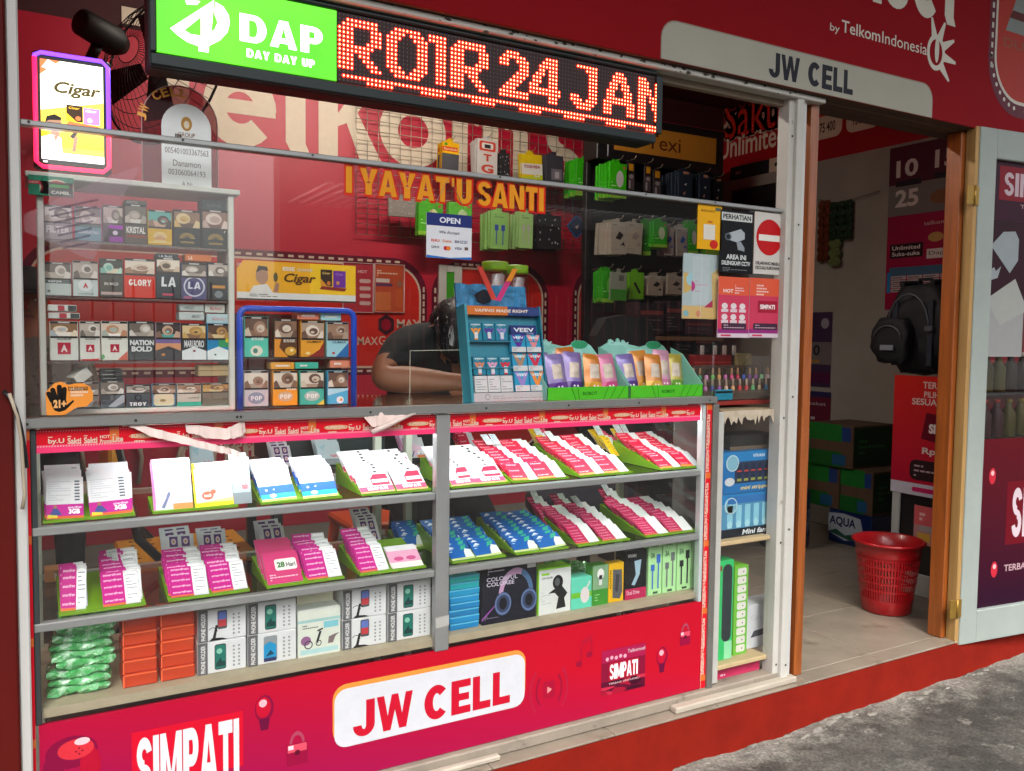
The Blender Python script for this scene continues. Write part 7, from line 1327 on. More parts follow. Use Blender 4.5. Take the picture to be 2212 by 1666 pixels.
# ================= accessories on the back wall and the black rack =================
yg = BW-.035
gx0, gx1 = P(769, 505, yg)[0], P(1272, 555, yg)[0]; gz0 = P(769, 505, yg)[1]; gz1 = gz0+1.02
wg = thing('wire_grid', 'pale wire grid panel on the red back wall', 'wire grid', ((gx0+gx1)/2, yg, gz0))
g = G(); n = 24
for i in range(n+1): x = gx0+(gx1-gx0)*i/n; g.cyl((x, yg, gz0), (x, yg, gz1), .0022, STEEL, 5)
for i in range(19): z = gz0+(gz1-gz0)*i/18; g.cyl((gx0, yg-.003, z), (gx1, yg-.003, z), .0022, STEEL, 5)
tag(g.part('wires', wg), kind='stuff')
def hang(u0, u1, vt, vb, yf, n, body, draw, label, pitch=.022, t=.014, hook=True, side=None, cat='hanging pack', name='hanging_pack'):
    x0, z0 = P(u0, vb, yf); x1 = P(u1, vb, yf)[0]; z1 = P((u0+u1)/2, vt, yf)[1]; R = random.Random(int(u0+vt)); w, h = x1-x0, z1-z0
    gm = G().bb(-w/2, w/2, 0, t, -h, 0, pr(body), .002); gm.prism([(-.016, 0), (.016, 0), (.012, .022), (-.012, .022)], t*.4, t*.4+.001, pr(body)); gm.fr((-w/2, 0, -h)); draw(gm, w, h); me = gm.mesh(name)
    for k in range(n):
        place(me, name, ((x0+x1)/2+R.uniform(-.003, .003), yf+k*pitch, z1+R.uniform(-.004, .004)), (RAD(R.uniform(-2, 2)), RAD(R.uniform(-2.5, 2.5)), RAD(R.uniform(-3, 3))), (('front ' if k == 0 else ORD[min(k, 11)]+' from front ') if n > 1 else '')+label, cat, 'packs: '+label if n > 1 else None)
    if hook:
        xm = (x0+x1)/2; g = G().tube([(xm, yf+n*pitch+.05, z1+.016), (xm, yf-.03, z1+.018), (xm+.0, yf-.045, z1+.034)], .002, STEEL, 6); g.obj('hook', 'wire hook carrying '+('the ' if n > 1 else 'a ')+label, 'hook')
def grn(pic='#c8ccc8'):
    def d(g, w, h): g.q(0, 0, w, h*.12, '#8cc43c', 1); g.el(w*.6, h*.55, w*.22, h*.24, pic, 2); g.el(w*.85, h*.88, w*.08, h*.05, '#a86a3c', 2); g.lines(w*.1, h*.2, w*.3, h*.3, 3, pr('#b8e8a8'), 1.5, 2, .3)
    return d
def whi(c='#2c2c30'):
    def d(g, w, h): g.q(0, h*.86, w, h, '#b0b0a4', 1); g.text('robot', w*.1, h*.88, w*.35, h*.07, '#4a5048', 2); g.pg([(w*.3, h*.5), (w*.55, h*.72), (w*.8, h*.6), (w*.6, h*.45)], c, 2); g.pg([(w*.55, h*.25), (w*.8, h*.4), (w*.9, h*.25), (w*.7, h*.3)], c, 2); g.lines(w*.08, h*.08, w*.5, h*.15, 3, pr('#8a8a80'), 1.5, 3, .3)
    return d
def otg(g, w, h): g.rr(w*.1, h*.68, w*.9, h*.95, .012, pr('#c04430'), 1); g.rr(w*.22, h*.74, w*.78, h*.9, .008, pr('#d0ccc6'), 2); g.q(w*.35, h*.76, w*.65, h*.86, '#2a2a2c', 3); g.text('T', w*.3, h*.4, w*.4, h*.2, '#b84434', 2, .04); g.text('G', w*.2, h*.08, w*.6, h*.24, '#b84434', 2, .04)
def tosh(g, w, h): g.q(0, h*.3, w, h*.68, '#d0cfc8', 1); g.text('TOSHIBA', w*.1, h*.52, w*.8, h*.11, '#8c2c2c', 2, .03); g.text('64', w*.6, h*.2, w*.25, h*.1, '#e0e0d8', 2); g.pg([(0, h*.2), (w, h*.3), (w, h*.12), (0, h*.1)], '#b4c42c', 1.5)
def dark(g, w, h): g.q(w*.3, h*.1, w*.9, h*.5, '#6c6870', 1); g.q(w*.5, h*.16, w*.75, h*.4, '#a4a0a4', 2)
def yel(g, w, h): g.q(0, 0, w, h*.6, '#4a4a4e', 1); g.q(0, h*.68, w*.9, h*.84, '#c84c1c', 1); g.text('Sandisk', w*.08, h*.72, w*.8, h*.08, '#e8d8c0', 2); g.el(w*.2, h*.92, w*.1, h*.05, '#3c8a2c', 2)
def cabl(c):
    def d(g, w, h):
        g.lines(w*.2, h*.84, w*.5, h*.1, 2, pr('#4a5a48'), 1, 2, .4)
        for a in (.32, .68): g.ln((w*a, h*.12), (w*a, h*.55), w*.06, pr(c), 2); g.q(w*(a-.1), h*.5, w*(a+.1), h*.66, c, 2.3)
    return d
def foil(g, w, h):
    R = random.Random(5)
    for i in range(14): a, b = R.uniform(.05, .9), R.uniform(.05, .9); g.pg([(w*a, h*b), (w*(a+.06), h*(b+.02)), (w*(a+.02), h*(b+.07))], '#b8b4b8', 1+.1*i)
y1, y2 = yg-.2, yg-.2
hang(957, 993, 308, 368, y1, 4, '#d8a80c', yel, 'yellow memory card pack on the grid'); hang(1030, 1075, 303, 380, y1, 5, '#c4c2be', otg, 'white adapter pack with red letters on the grid', .02)
hang(1078, 1100, 330, 385, y1+.02, 2, '#2a2a2c', foil, 'black small pack beside the white adapters', .02); hang(1126, 1170, 333, 392, y1, 3, '#d0b418', tosh, 'yellow and white memory pack on the grid', .02)
hang(1178, 1216, 335, 392, y1, 4, '#3a3840', dark, 'charcoal pack beside the yellow memory packs', .02); hang(1245, 1290, 345, 422, y1-.02, 5, '#37b814', grn(), 'bright green charger pack at the right edge of the grid', .03)
hang(838, 898, 428, 465, y2+.05, 1, '#8c857e', foil, 'grey pouch under the orange window lettering'); hang(905, 957, 436, 508, y2, 3, '#4cae24', grn('#d4dc9c'), 'green pack left of the open sign', .02); hang(968, 1018, 438, 505, y2, 2, '#5cb838', grn('#b8d8a0'), 'pale green pack behind the open sign', .02)
hang(1060, 1100, 457, 536, y2-.04, 5, '#8fc46c', cabl('#3c58a8'), 'light green cable box with blue cable', .03); hang(1122, 1152, 460, 535, y2-.04, 5, '#9cc87c', cabl('#b0b0ac'), 'light green cable box with grey cable', .026); hang(1162, 1212, 466, 538, y2, 4, '#232127', foil, 'black foil pack beside the cable boxes', .02)
x, z = P(1246, 490, y2-.02); g = G().bb(-.05, .05, 0, .012, -.05, .05, mat('dark_blue_film', '#28324a', .3), .004); g.fr((0, -.0005, 0))
for a in range(4):
    t0, t1 = RAD(90*a+45), RAD(90*a+135); g.ln((.07*math.cos(t0)*.98, .07*math.sin(t0)*.98), (.07*math.cos(t1)*.98, .07*math.sin(t1)*.98), .005, pr('#2c6cae'), 1)
g.pg([(-.01, -.01), (.012, -.01), (.002, .02)], '#c0a088', 1); place(g.mesh('square_pack'), 'square_pack', (x, y2-.02, z), (0, RAD(45), 0), 'blue edged square pack turned on its corner', 'hanging pack')
# black rack
yr_ = 2.0
rx0, rx1 = P(1290, 320, yr_)[0], P(1564, 340, yr_)[0]; hz0 = P(1546, 378, yr_)[1]; hz1 = P(1546, 282, yr_)[1]
bk = thing('accessory_rack', 'tall black accessory rack with yellow header sign', 'rack', ((rx0+rx1)/2, yr_+.1, FZ))
BKM = mat('black_rack_paint', '#121114', .5)
hbx = G().bb(rx0, rx1, yr_, yr_+.14, hz0, hz1, BKM, .006).part('header_box', bk)
g = G().fr((0, yr_-.0005, 0)); px0, pz0 = P(1326, 323, yr_); px1 = P(1546, 350, yr_)[0]; pz1 = P(1546, 300, yr_)[1]
g.q(px0, pz0, px1, pz1, mat('amber_header', '#b9802a', .4), 1); a = P(1397, 327, yr_)[0]; b = P(1470, 327, yr_)[0]; g.text('Texi', a, pz0+(pz1-pz0)*.22, b-a, (pz1-pz0)*.55, '#5c2c1c', 2, .005); g.part('header_panel', hbx)
G().box(rx0+.02, rx1-.02, yr_+.13, yr_+.15, FZ, hz0, mat('black_pegboard', '#0d0c0e', .6)).part('pegboard', bk)
for xx in (rx0, rx1-.03): G().bb(xx, xx+.03, yr_+.1, yr_+.14, FZ, hz0, BKM, .003).part('upright', bk)
G().bb(rx0+.07, rx0+.078, yr_-.004, yr_, hz0+.02, hz1-.06, mat('pale_strip_light', '#8a8c94', .3), .001).part('trim', bk)
yh = yr_-.03
hang(1315, 1353, 352, 425, yh-.05, 5, '#37b814', grn(), 'bright green charger pack at top left of the rack', .03)
def phn(g, w, h): g.q(w*.1, 0, w*.9, h*.6, '#4a4448', 1); g.el(w*.5, h*.5, w*.3, h*.08, '#8c8688', 2); g.q(w*.2, h*.05, w*.4, h*.35, '#a09aa0', 2); g.q(w*.2, h*.72, w*.8, h*.98, '#c08a1c', 1.5)
hang(1355, 1371, 352, 408, yh-.02, 1, '#2a2628', phn, 'earphone pack with amber tag, first on the rack'); hang(1392, 1407, 358, 412, yh-.02, 1, '#2a2628', phn, 'earphone pack with amber tag, second on the rack'); hang(1411, 1428, 370, 425, yh-.02, 1, '#2a2628', phn, 'earphone pack with amber tag, third on the rack')
def nav(g, w, h): g.q(w*.35, h*.9, w*.75, h, '#b4886c', 1); g.pg([(w*.4, h*.5), (w*.6, h*.56), (w*.55, h*.46)], '#c0c4c8', 1); g.pg([(w*.3, h*.15), (w*.5, h*.25), (w*.45, h*.1)], '#b08c74', 1)
hang(1464, 1494, 370, 425, yh-.05, 6, '#23303f', nav, 'navy phone case pack in the left stack', .028); hang(1510, 1534, 378, 432, yh-.05, 4, '#1f2a38', nav, 'navy phone case pack in the middle stack', .028); hang(1540, 1562, 388, 436, yh-.03, 3, '#1a1a20', nav, 'blackish phone case pack in the right stack', .024)
hang(1318, 1352, 480, 549, yh-.05, 5, '#a8a498', whi(), 'white gadget box with black picture on the rack', .03, .026); hang(1353, 1388, 482, 549, yh-.05, 1, '#aca898', whi('#98948c'), 'pale gadget box beside the black picture one', .03, .026)
hang(1390, 1407, 480, 550, yh-.02, 3, '#2c8a20', grn('#3c9a2c'), 'dark green thin pack on the rack', .02); hang(1410, 1440, 480, 535, yh-.05, 4, '#2fa81c', grn('#c0d8b0'), 'tilted bright green pack on the rack', .024); hang(1434, 1454, 492, 552, yh-.03, 3, '#a09c9c', whi('#2858a8'), 'white cable pack with blue corner', .022); hang(1460, 1483, 492, 552, yh-.03, 3, '#a4a09c', whi('#2c5cb0'), 'white cable pack beside the blue edged one', .022); hang(1485, 1506, 482, 548, yh-.03, 4, '#2fae20', grn(), 'green pack beside the yellow notice', .022); hang(1520, 1552, 470, 548, yh-.03, 3, '#2fb01c', grn(), 'green pack behind the yellow notice', .022)
hang(1300, 1326, 585, 652, yh-.04, 4, '#34a81c', grn('#70c850'), 'green pack at lower left of the rack', .026); hang(1320, 1354, 590, 650, yh-.1, 1, '#8a9488', lambda g, w, h: (g.q(0, 0, w, h*.4, '#3c8a2c', 1), g.q(w*.5, h*.7, w*.8, h*.9, '#5c605c', 1)), 'grey and green tilted blister pack on the rack')
hang(1357, 1391, 588, 645, yh-.04, 2, '#6ab41c', lambda g, w, h: g.pg([(w*.3, h*.6), (w*.45, h*.64), (w*.8, h*.25), (w*.66, h*.2)], '#1c2418', 1), 'lime pack with a dark stick picture', .024); hang(1399, 1433, 596, 638, yh-.03, 3, '#a89e8e', whi('#2c2c2c'), 'beige earbud pack in the left pair', .022); hang(1442, 1477, 596, 636, yh-.03, 4, '#aaa090', whi('#3c3c3c'), 'beige earbud pack in the right pair', .022)
# dark goods low on the rack
for k, (u0, u1, vt, vb, c, nm) in enumerate(((1380, 1434, 653, 722, '#2a2226', 'dark printed box with red band'), (1438, 1475, 650, 715, '#262024', 'dark rounded box'), (1480, 1540, 690, 722, '#3a2832', 'purple edged dark box'), (1455, 1500, 724, 760, '#141416', 'black lettered box'), (1500, 1545, 724, 770, '#18181a', 'second black box'))):
    x0, z0 = P(u0, vb, 1.3); x1 = P(u1, vb, 1.3)[0]; z1 = P(u0, vt, 1.3)[1]
    def d(g, w, h): g.q(w*.05, h*.62, w*.95, h*.75, '#6a3430', 1); g.lines(w*.1, h*.1, w*.8, h*.4, 4, pr('#544c4c'), 1.5, k, .4)
    packbox(x0, x1, z0, z1, 1.3, .1, c, d, nm+' on the dark shelf by the rack', 'box', None, 'dark_box')
x0, z0 = P(1440, 728, 1.29); x1 = P(1560, 735, 1.29)[0]
sf = thing('dark_shelf', 'dark wooden shelf with brown front edge by the rack', 'shelf', ((x0+x1)/2, 1.4, FZ)); zz = P(1500, 727, 1.29)[1]
G().bb(P(1375, 728, 1.29)[0], x1, 1.28, 1.6, zz-.022, zz-.002, mat('brown_shelf_edge', '#5a3c22', .6, var=.2), .002).part('board', sf); G().bb(x1-.03, x1, 1.3, 1.58, FZ, zz-.022, BKM, .003).part('leg', sf); G().bb(P(1375, 728, 1.29)[0], P(1375, 728, 1.29)[0]+.03, 1.3, 1.58, FZ, zz-.022, BKM, .003).part('leg', sf)
# wall tv box
y0_, z0 = PX(1588, 470, SX-.02); y1_, z1 = PX(1686, 395, SX-.02)
g = G().bb(SX-.06, SX-.003, y1_, y0_, z0, z1, mat('black_box_gloss', '#121113', .3), .004); g.obj('wall_box', 'black box mounted on the right wall under the red band', 'box')
# framed leaflets on the back wall
def lf(u0, v0, u1, v1, name, label, kind):
    x0, z0, x1, z1 = RX((u0, v0), (u1, v1), BW-.02); t = thing(name, label, 'poster', ((x0+x1)/2, BW-.01, z0))
    G().box(x0, x1, BW-.012, BW-.008, z0, z1, pr('#a8303c')).part('sheet', t); g = G().fr((x0, BW-.0125, z0)); w, h = x1-x0, z1-z0
    if kind: g.text('HOT', w*.5, h*.8, w*.3, h*.06, '#d8b8b4', 2, .02); [g.rr(w*.55, h*(.6-.15*i), w*.92, h*(.68-.15*i), .01, pr('#c8a8a4'), 2) for i in range(4)]
    else: g.q(0, 0, w, h, '#b04a2c', 1); g.lines(w*.08, h*.74, w*.7, h*.14, 3, pr('#d8b8a0'), 2, 2, .6); g.q(w*.05, h*.62, w*.5, h*.7, '#c8c0b8', 2); g.q(w*.05, h*.54, w*.6, h*.6, '#5c3458', 2); g.q(0, h*.04, w*.55, h*.42, '#c46a3c', 2); g.el(w*.85, h*.6, w*.09, h*.07, '#8c5c48', 2); g.pg([(w*.7, h*.12), (w*.98, h*.12), (w*.95, h*.5), (w*.75, h*.5)], '#b8562c', 2.3)
    g.part('sheet_print', t)
    pts = [(x0, BW-.016, z0), (x1, BW-.016, z0), (x1, BW-.016, z1), (x0, BW-.016, z1)]; G().tube(pts, .004, mat('clear_frame', '#c8a8a4', .2), 6, True).part('frame', t)
lf(741, 674, 807, 570, 'framed_leaflet', 'left framed crimson leaflet on the back wall', True); lf(810, 674, 874, 573, 'framed_leaflet', 'right framed orange leaflet on the back wall', False)
# ceiling lamp of the shop
cl = thing('ceiling_lamp', 'lit tube lamp on the shop ceiling mirrored in the red banner', 'lamp', (1.5, 1.1, 2.7))
G().bb(.85, 2.15, 1.07, 1.13, 2.755, 2.8, mat('lamp_housing'), .004).part('housing', cl); G().cyl((.88, 1.1, 2.735), (2.12, 1.1, 2.735), .016, mat('lit_ceiling_tube', '#ffffff', .4, emit=72, ehex='#fff6e8'), 12).part('tube', cl)
# ================= things behind the counter =================
CHB = mat('black_tube', '#17181c', .35); YP_ = mat('yellow_vinyl', '#d49410', .5, var=.1)
cx, cy = PZ(400, 1185, .47); 
ch = thing('folding_chair', 'yellow folding chair with black tube frame behind the showcase', 'chair', (cx, cy, FZ))
g = G(); R = random.Random(2); g.bb(cx-.2, cx+.2, cy-.2, cy+.2, .455, .475, YP_, .008); st_ = g.part('seat', ch)
g = G()
for i in range(6):
    for j in range(6): g.lathe([(.008, .4752), (.006, .4758)], cx-.15+i*.06, cy-.15+j*.06, mat('seat_hole', '#3a2608', .8), 8)
tag(g.part('seat_holes', st_), kind='stuff')
G().bb(cx-.24, cx-.2, cy-.2, cy+.2, .62, .86, YP_, .01).part('backrest', ch)
for s in (-1, 1):
    G().tube([(cx+.22, cy+s*.19, FZ+.005), (cx+.06, cy+s*.19, .3), (cx-.16, cy+s*.19, .56), (cx-.22, cy+s*.19, .88)], .014, CHB, 8).part('leg', ch); G().tube([(cx-.26, cy+s*.2, FZ+.005), (cx-.1, cy+s*.2, .28), (cx+.14, cy+s*.2, .45)], .014, CHB, 8).part('leg', ch)
G().tube([(cx-.22, cy-.19, .88), (cx-.23, cy-.1, .93), (cx-.23, cy+.1, .93), (cx-.22, cy+.19, .88)], .014, CHB, 8).part('top_bar', ch)
ORP = mat('orange_plastic', '#d0541c', .4); sx_, sy_ = PZ(805, 1118, .42); so_ = thing('plastic_stool', 'orange plastic stool behind the showcase', 'stool', (sx_, sy_, FZ))
G().bb(sx_-.15, sx_+.15, sy_-.15, sy_+.15, .4, .43, ORP, .01).part('seat', so_)
for a in (-1, 1):
    for b in (-1, 1): G().tube([(sx_+a*.12, sy_+b*.12, .4), (sx_+a*.16, sy_+b*.16, FZ)], [.025, .018], ORP, 8).part('leg', so_)
def behind(u0, v0, u1, v1, yy, d_, body, nm, label, cat, draw=lambda g, w, h: None, floor=True):
    x0, z0, x1, z1 = RX((u0, v0), (u1, v1), yy); z1 = P(u0, v1, yy)[1]; g = G().bb(x0, x1, yy, yy+d_, z0, z1, body, .01); g.fr((x0, yy, z0)); draw(g, x1-x0, z1-z0); return g.obj(nm, label, cat)
desk = thing('back_desk', 'low work desk behind the showcase', 'desk', (1.0, .75, FZ)); zdk = P(660, 1012, .6)[1]
G().bb(.62, 1.12, .55, .95, zdk-.02, zdk-.001, mat('desk_top', '#3a2c24', .5, var=.2), .004).part('top', desk)
for a, b in ((.65, .58), (1.09, .58), (.65, .92), (1.09, .92)): G().bb(a-.015, a+.015, b-.015, b+.015, FZ, zdk-.02, BKM, .002).part('leg', desk)
behind(588, 1011, 700, 945, .62, .25, mat('dark_printer', '#15191a', .35), 'printer', 'black printer on the desk behind the showcase', 'printer', lambda g, w, h: (g.q(w*.05, h*.3, w*.95, h*.36, '#2c3436', 1), g.lines(w*.1, h*.7, w*.2, h*.1, 1, pr('#888c8c'), 1, 2)))
behind(705, 1011, 835, 945, .6, .2, mat('dark_green_case', '#1a2a2a', .3), 'dark_case', 'dark green case beside the printer', 'case', lambda g, w, h: g.q(w*.6, 0, w*.62, h, '#2c4040', 1))
x, yy_ = PZ(1055, 1135, FZ+.3); gb_ = lumpy(.2, .14, .26, 11, mat('beige_paper_bag', '#8d8270', .8, var=.35, scale=18), .012, 10, 6, 10); place(gb_.mesh('paper_bag'), 'paper_bag', (x, .75, FZ), (0, 0, .3), 'crumpled beige bag on the floor behind the showcase', 'bag')
oc = thing('office_chair', 'black and navy office chair behind the right showcase half', 'chair', (1.95, 1.0, FZ)); NV = mat('navy_fabric', '#151b2e', .8, var=.2, bump=.05)
ox, oz = P(1262, 1080, .95)
G().lathe([(.02, oz-.1), (.2, oz-.09), (.25, oz-.03), (.25, oz+.02), (.2, oz+.05), (.02, oz+.055)], ox, .95, NV, 24).part('seat', oc)
bx_, bz = P(1340, 735, 1.25); pts = [(bx_-.16, oz+.08), (bx_+.16, oz+.08), (bx_+.17, bz+.02), (bx_+.12, bz+.1), (bx_, bz+.12), (bx_-.12, bz+.1), (bx_-.17, bz+.02)]; G().prism(pts, 1.2, 1.27, mat('black_mesh_fabric', '#0b0b0e', .8)).part('backrest', oc)
G().cyl((ox, .95, FZ+.06), (ox, .95, oz-.1), .03, BKM, 10).part('column', oc); G().cyl((ox, 1.0, oz-.05), (bx_, 1.23, oz+.12), .02, BKM, 8).part('back_arm', oc)
for k in range(5): t = RAD(72*k); G().tube([(ox, .95, FZ+.07), (ox+.26*math.cos(t), .95+.26*math.sin(t), FZ+.03)], [.025, .018], BKM, 8).part('foot', oc)
CB = mat('cream_cable', '#a89a86', .5)
for k, pp_ in enumerate(([(172, 955), (178, 985), (182, 1015)], [(300, 955), (306, 990), (300, 1045)], [(395, 955), (385, 990), (375, 1015)], [(292, 1145), (290, 1200)])):
    g = G(); pts = []
    for u, v in pp_: q_ = P(u, v, BW-.03); pts.append((q_[0], BW-.03, q_[1]))
    g.tube(pts, .012, CB, 6); g.obj('wall_cable', ['leftmost', 'second', 'slanting', 'lowest'][k]+' cream cable hanging on the red back wall', 'cable')
# cable clipped to the left post
g = G(); pts = []
for u, v, yy in ((8, 845, -.05), (22, 860, -.055), (34, 885, -.055), (46, 930, -.05), (54, 975, -.045), (58, 1010, -.04)): q_ = P(u, v, yy); pts.append((q_[0], yy, q_[1]))
g.tube(pts, .0045, CHB, 8); g.obj('black_cable', 'thick black cable bending down the left post', 'cable')
g = G(); pts = []
for u, v, yy in ((20, 850, -.06), (38, 900, -.055), (46, 950, -.05), (50, 1020, -.045), (54, 1070, -.045), (48, 1100, -.045)): q_ = P(u, v, yy); pts.append((q_[0], yy, q_[1]))
g.tube(pts, .0035, CB, 8); g.obj('cream_cord', 'cream cord running down beside the black cable', 'cable')
# wall fan seen from behind, high at the left
FA = mat('dark_fan_metal', '#171210', .6, .2, var=.3); fc = V3((P(352, 150, 1.5)[0], 1.5, P(352, 150, 1.5)[1])); ax = V3((.75, .55, -.15)).normalized(); e1 = ax.cross(V3((0, 0, 1))).normalized(); e2 = e1.cross(ax)
wf = thing('wall_fan', 'dark wall fan with wire cage under the ceiling behind the lightbox', 'fan', tuple(fc))
mo = fc-ax*.3
G().tube([tuple(mo-ax*.07), tuple(mo-ax*.06), tuple(mo+ax*.08), tuple(mo+ax*.12)], [.03, .045, .052, .03], FA, 18).part('motor', wf)
G().tube([tuple(mo+V3((0, 0, -.06))), tuple(mo+V3((-.05, .4, -.12))), (mo.x-.05, BW, mo.z-.12)], .02, FA, 8).part('bracket', wf)
g = G(); NR = 7
for k in range(NR):
    r = .05+.24*k/(NR-1); off = -.16+.16*(k/(NR-1))**2; g.tube([tuple(fc+ax*off+(e1*math.cos(6.2832*i/36)+e2*math.sin(6.2832*i/36))*r) for i in range(36)], .0016 if k < NR-1 else .005, FA, 5, True)
for i in range(48):
    d_ = e1*math.cos(6.2832*i/48)+e2*math.sin(6.2832*i/48); g.tube([tuple(fc+ax*(-.16+.16*(k/4)**2)+d_*(.05+.06*k)) for k in range(5)], .0012, FA, 4)
tag(g.part('cage', wf), kind='stuff')
for k in range(4):
    t = RAD(90*k+20); d_ = e1*math.cos(t)+e2*math.sin(t); s2 = (e1*-math.sin(t)+e2*math.cos(t)); p = [fc-ax*.06+d_*.05-s2*.02, fc-ax*.06+d_*.22-s2*.07, fc-ax*.03+d_*.24+s2*.05, fc-ax*.03+d_*.05+s2*.03]; G().add([tuple(q_) for q_ in p]+[tuple(q_+ax*.003) for q_ in p], [(0, 1, 2, 3), (7, 6, 5, 4), (0, 4, 5, 1), (1, 5, 6, 2), (2, 6, 7, 3), (3, 7, 4, 0)], mat('fan_blade', '#1c1716', .6)).part('blade', wf)
# red post at the far left of the shopfront
xq = P(9.5, 0, -.035)[0]; g = G().bb(xq-.12, xq, -.04, .05, FZ-.2, zf, mat('red_gloss_post', '#54100c', .6, spec=.15, var=.12, scale=6, bump=.03), .004); g.obj('red_post', 'red painted post at the left edge of the shopfront', 'post')
# ================= door, jambs =================
ORW = mat('orange_varnished_wood', '#944d18', .45, var=.4, scale=5, stretch=(14, 14, .7), bump=.02, coat=.4)
TANW = mat('bare_wood_edge', '#a9854f', .6, var=.25, scale=6, stretch=(10, 10, .6))
jx0, jx1 = P(*T(3, 0, 378, 900), -.02)[0], P(*T(3, 0, 446, 900), -.02)[0]
jx0 = max(jx0, xd+.001)
rx = P(*T(3, 3, 1475, 535), -.02)[0]
dj = thing('door_jamb', 'varnished orange wooden door frame of the open doorway', 'door frame', ((jx0+rx)/2, 0, FZ))
zj = zf-.006
G().bb(jx0, jx1, -.022, .09, FZ+.0005, zj, ORW, .003).part('left_jamb', dj); G().bb(rx, rx+.05, -.03, .03, FZ+.0005, zj, ORW, .003).part('right_jamb', dj); G().bb(jx0, rx+.04, -.02, .03, zj+.001, zf+.02, mat('brown_lintel', '#4f3a2a', .6, var=.2), .003).part('lintel', dj)
G().bb(jx1-.008, jx1, .01, .024, FZ+.001, zj, ORW, .002).part('left_stop', dj)
hx, hy = rx+.016, -.044; ang = RAD(-6.7)
zd0_ = P(*T(3, 3, 1540, 573), -.05)[1]; zd1_ = P(*T(3, 0, 1755, 1100), -.05)[1]; DH = zd1_-zd0_; DW = .74
dr = thing('shop_door', 'pale grey glazed door folded back with posters on its glass', 'door', (hx, hy, zd0_), None, (0, 0, ang))
G().bb(.004, .024, -.03, .012, 0, DH, TANW, .002).part('bare_edge', dr)
sw = .085
G().bb(.0245, .0285+sw, -.034, .012, 0, DH, WHT2, .003).part('stile', dr); G().bb(DW-sw, DW, -.034, .012, 0, DH, WHT2, .003).part('stile', dr)
G().bb(.0285+sw, DW-sw, -.033, .011, 0, .125, WHT2, .003).part('rail', dr); G().bb(.0285+sw, DW-sw, -.033, .011, DH-.11, DH, WHT2, .003).part('rail', dr)
pw0, pw1 = .0285+sw, DW-sw; w = pw1-pw0
pno = G().box(pw0, pw1, -.012, -.008, .125, DH-.11, PANE).part('pane', dr)
zl = .125+.62*(DH-.235)*.62; PD = gradmat('door_poster_ink', '#280820', '#560d16', .15, zl)
g = G().box(pw0, pw1, -.0145, -.013, .1255, zl, PD); g.fr((pw0, -.0146, .1255)); hh = zl-.1255
g.q(w*.3, hh*.36, w, hh*.74, '#640b1a', 1); g.heavy('SIMPATI', w*.36, hh*.4, w*.75*1.0, hh*.3, '#c8b8c0', 2); g.text('TERBAIK UNTUKMU', w*.3, hh*.2, w*.7, hh*.04, '#b898a0', 2, .02)
for a, b in ((.14, .78), (.2, .22)): g.el(w*a, hh*b, .018, .032, '#b82838', 1); g.el(w*a, hh*b+.012, .009, .01, '#e0b0b4', 2)
g.part('lower_poster', dr)
zu = DH-.11-.22; g = G().box(pw0, pw1, -.0145, -.013, zu, DH-.1105, PD); g.fr((pw0, -.0146, zu)); hh = DH-.1105-zu; g.q(0, 0, w, hh, '#330a20', .5); g.q(w*.08, hh*.34, w, hh*.92, '#780e20', 1); g.heavy('SIMPATI', w*.13, hh*.42, w*.7, hh*.4, '#b8a4ac', 2); g.text('TERBAIK UNTUKMU', w*.3, hh*.22, w*.66, hh*.07, '#a0848c', 2, .02); g.part('upper_poster', dr)
g = G().fr((pw0, -.0147, 0)); zq = zu
g.q(0, zq-.33, w, zq-.001, '#2a0a18', .3); g.blot(w*.4, zq-.33, w, zq-.02, [pr('#39231f'), pr('#1c4a40'), pr('#6a5a3c'), pr('#27304c'), pr('#5c2428')], .5, 4, 10)
g.pg([(w*.02, zq-.1), (w*.14, zq-.045), (w*.26, zq-.04), (w*.3, zq-.07), (w*.3, zq-.15), (w*.22, zq-.2)], '#8a9296', 3); g.pg([(w*.0, zq-.2), (w*.06, zq-.18), (w*.08, zq-.195), (w*.13, zq-.175), (w*.1, zq-.22), (w*.03, zq-.23)], '#8a9296', 3)
g.pg([(0, zq-.3), (w*.28, zq-.22), (w*.42, zq-.34), (w*.14, zq-.4)], '#989a96', 3.4); g.q(0, zq-.52, w*.38, zq-.3, '#8f9090', 2.2); g.q(w*.36, zq-.06, w, zq-.02, '#9ab448', 2.6); g.part('paper_scraps', pno)
zc0, zc1 = zl, zq-.53
for k, zz in enumerate((DH*.87, DH*.075)):
    g = G().bb(-.036, -.001, -.038, -.032, zz-.035, zz+.035, mat('brass_hinge', '#a5823c', .35, .6, var=.2), .001); g.bb(.001, .026, -.036, -.031, zz-.035, zz+.035, mat('brass_hinge'), .001); g.cyl((0, -.038, zz-.036), (0, -.038, zz+.036), .0045, mat('brass_hinge'), 8); g.part('hinge', dr)
R = random.Random(6)
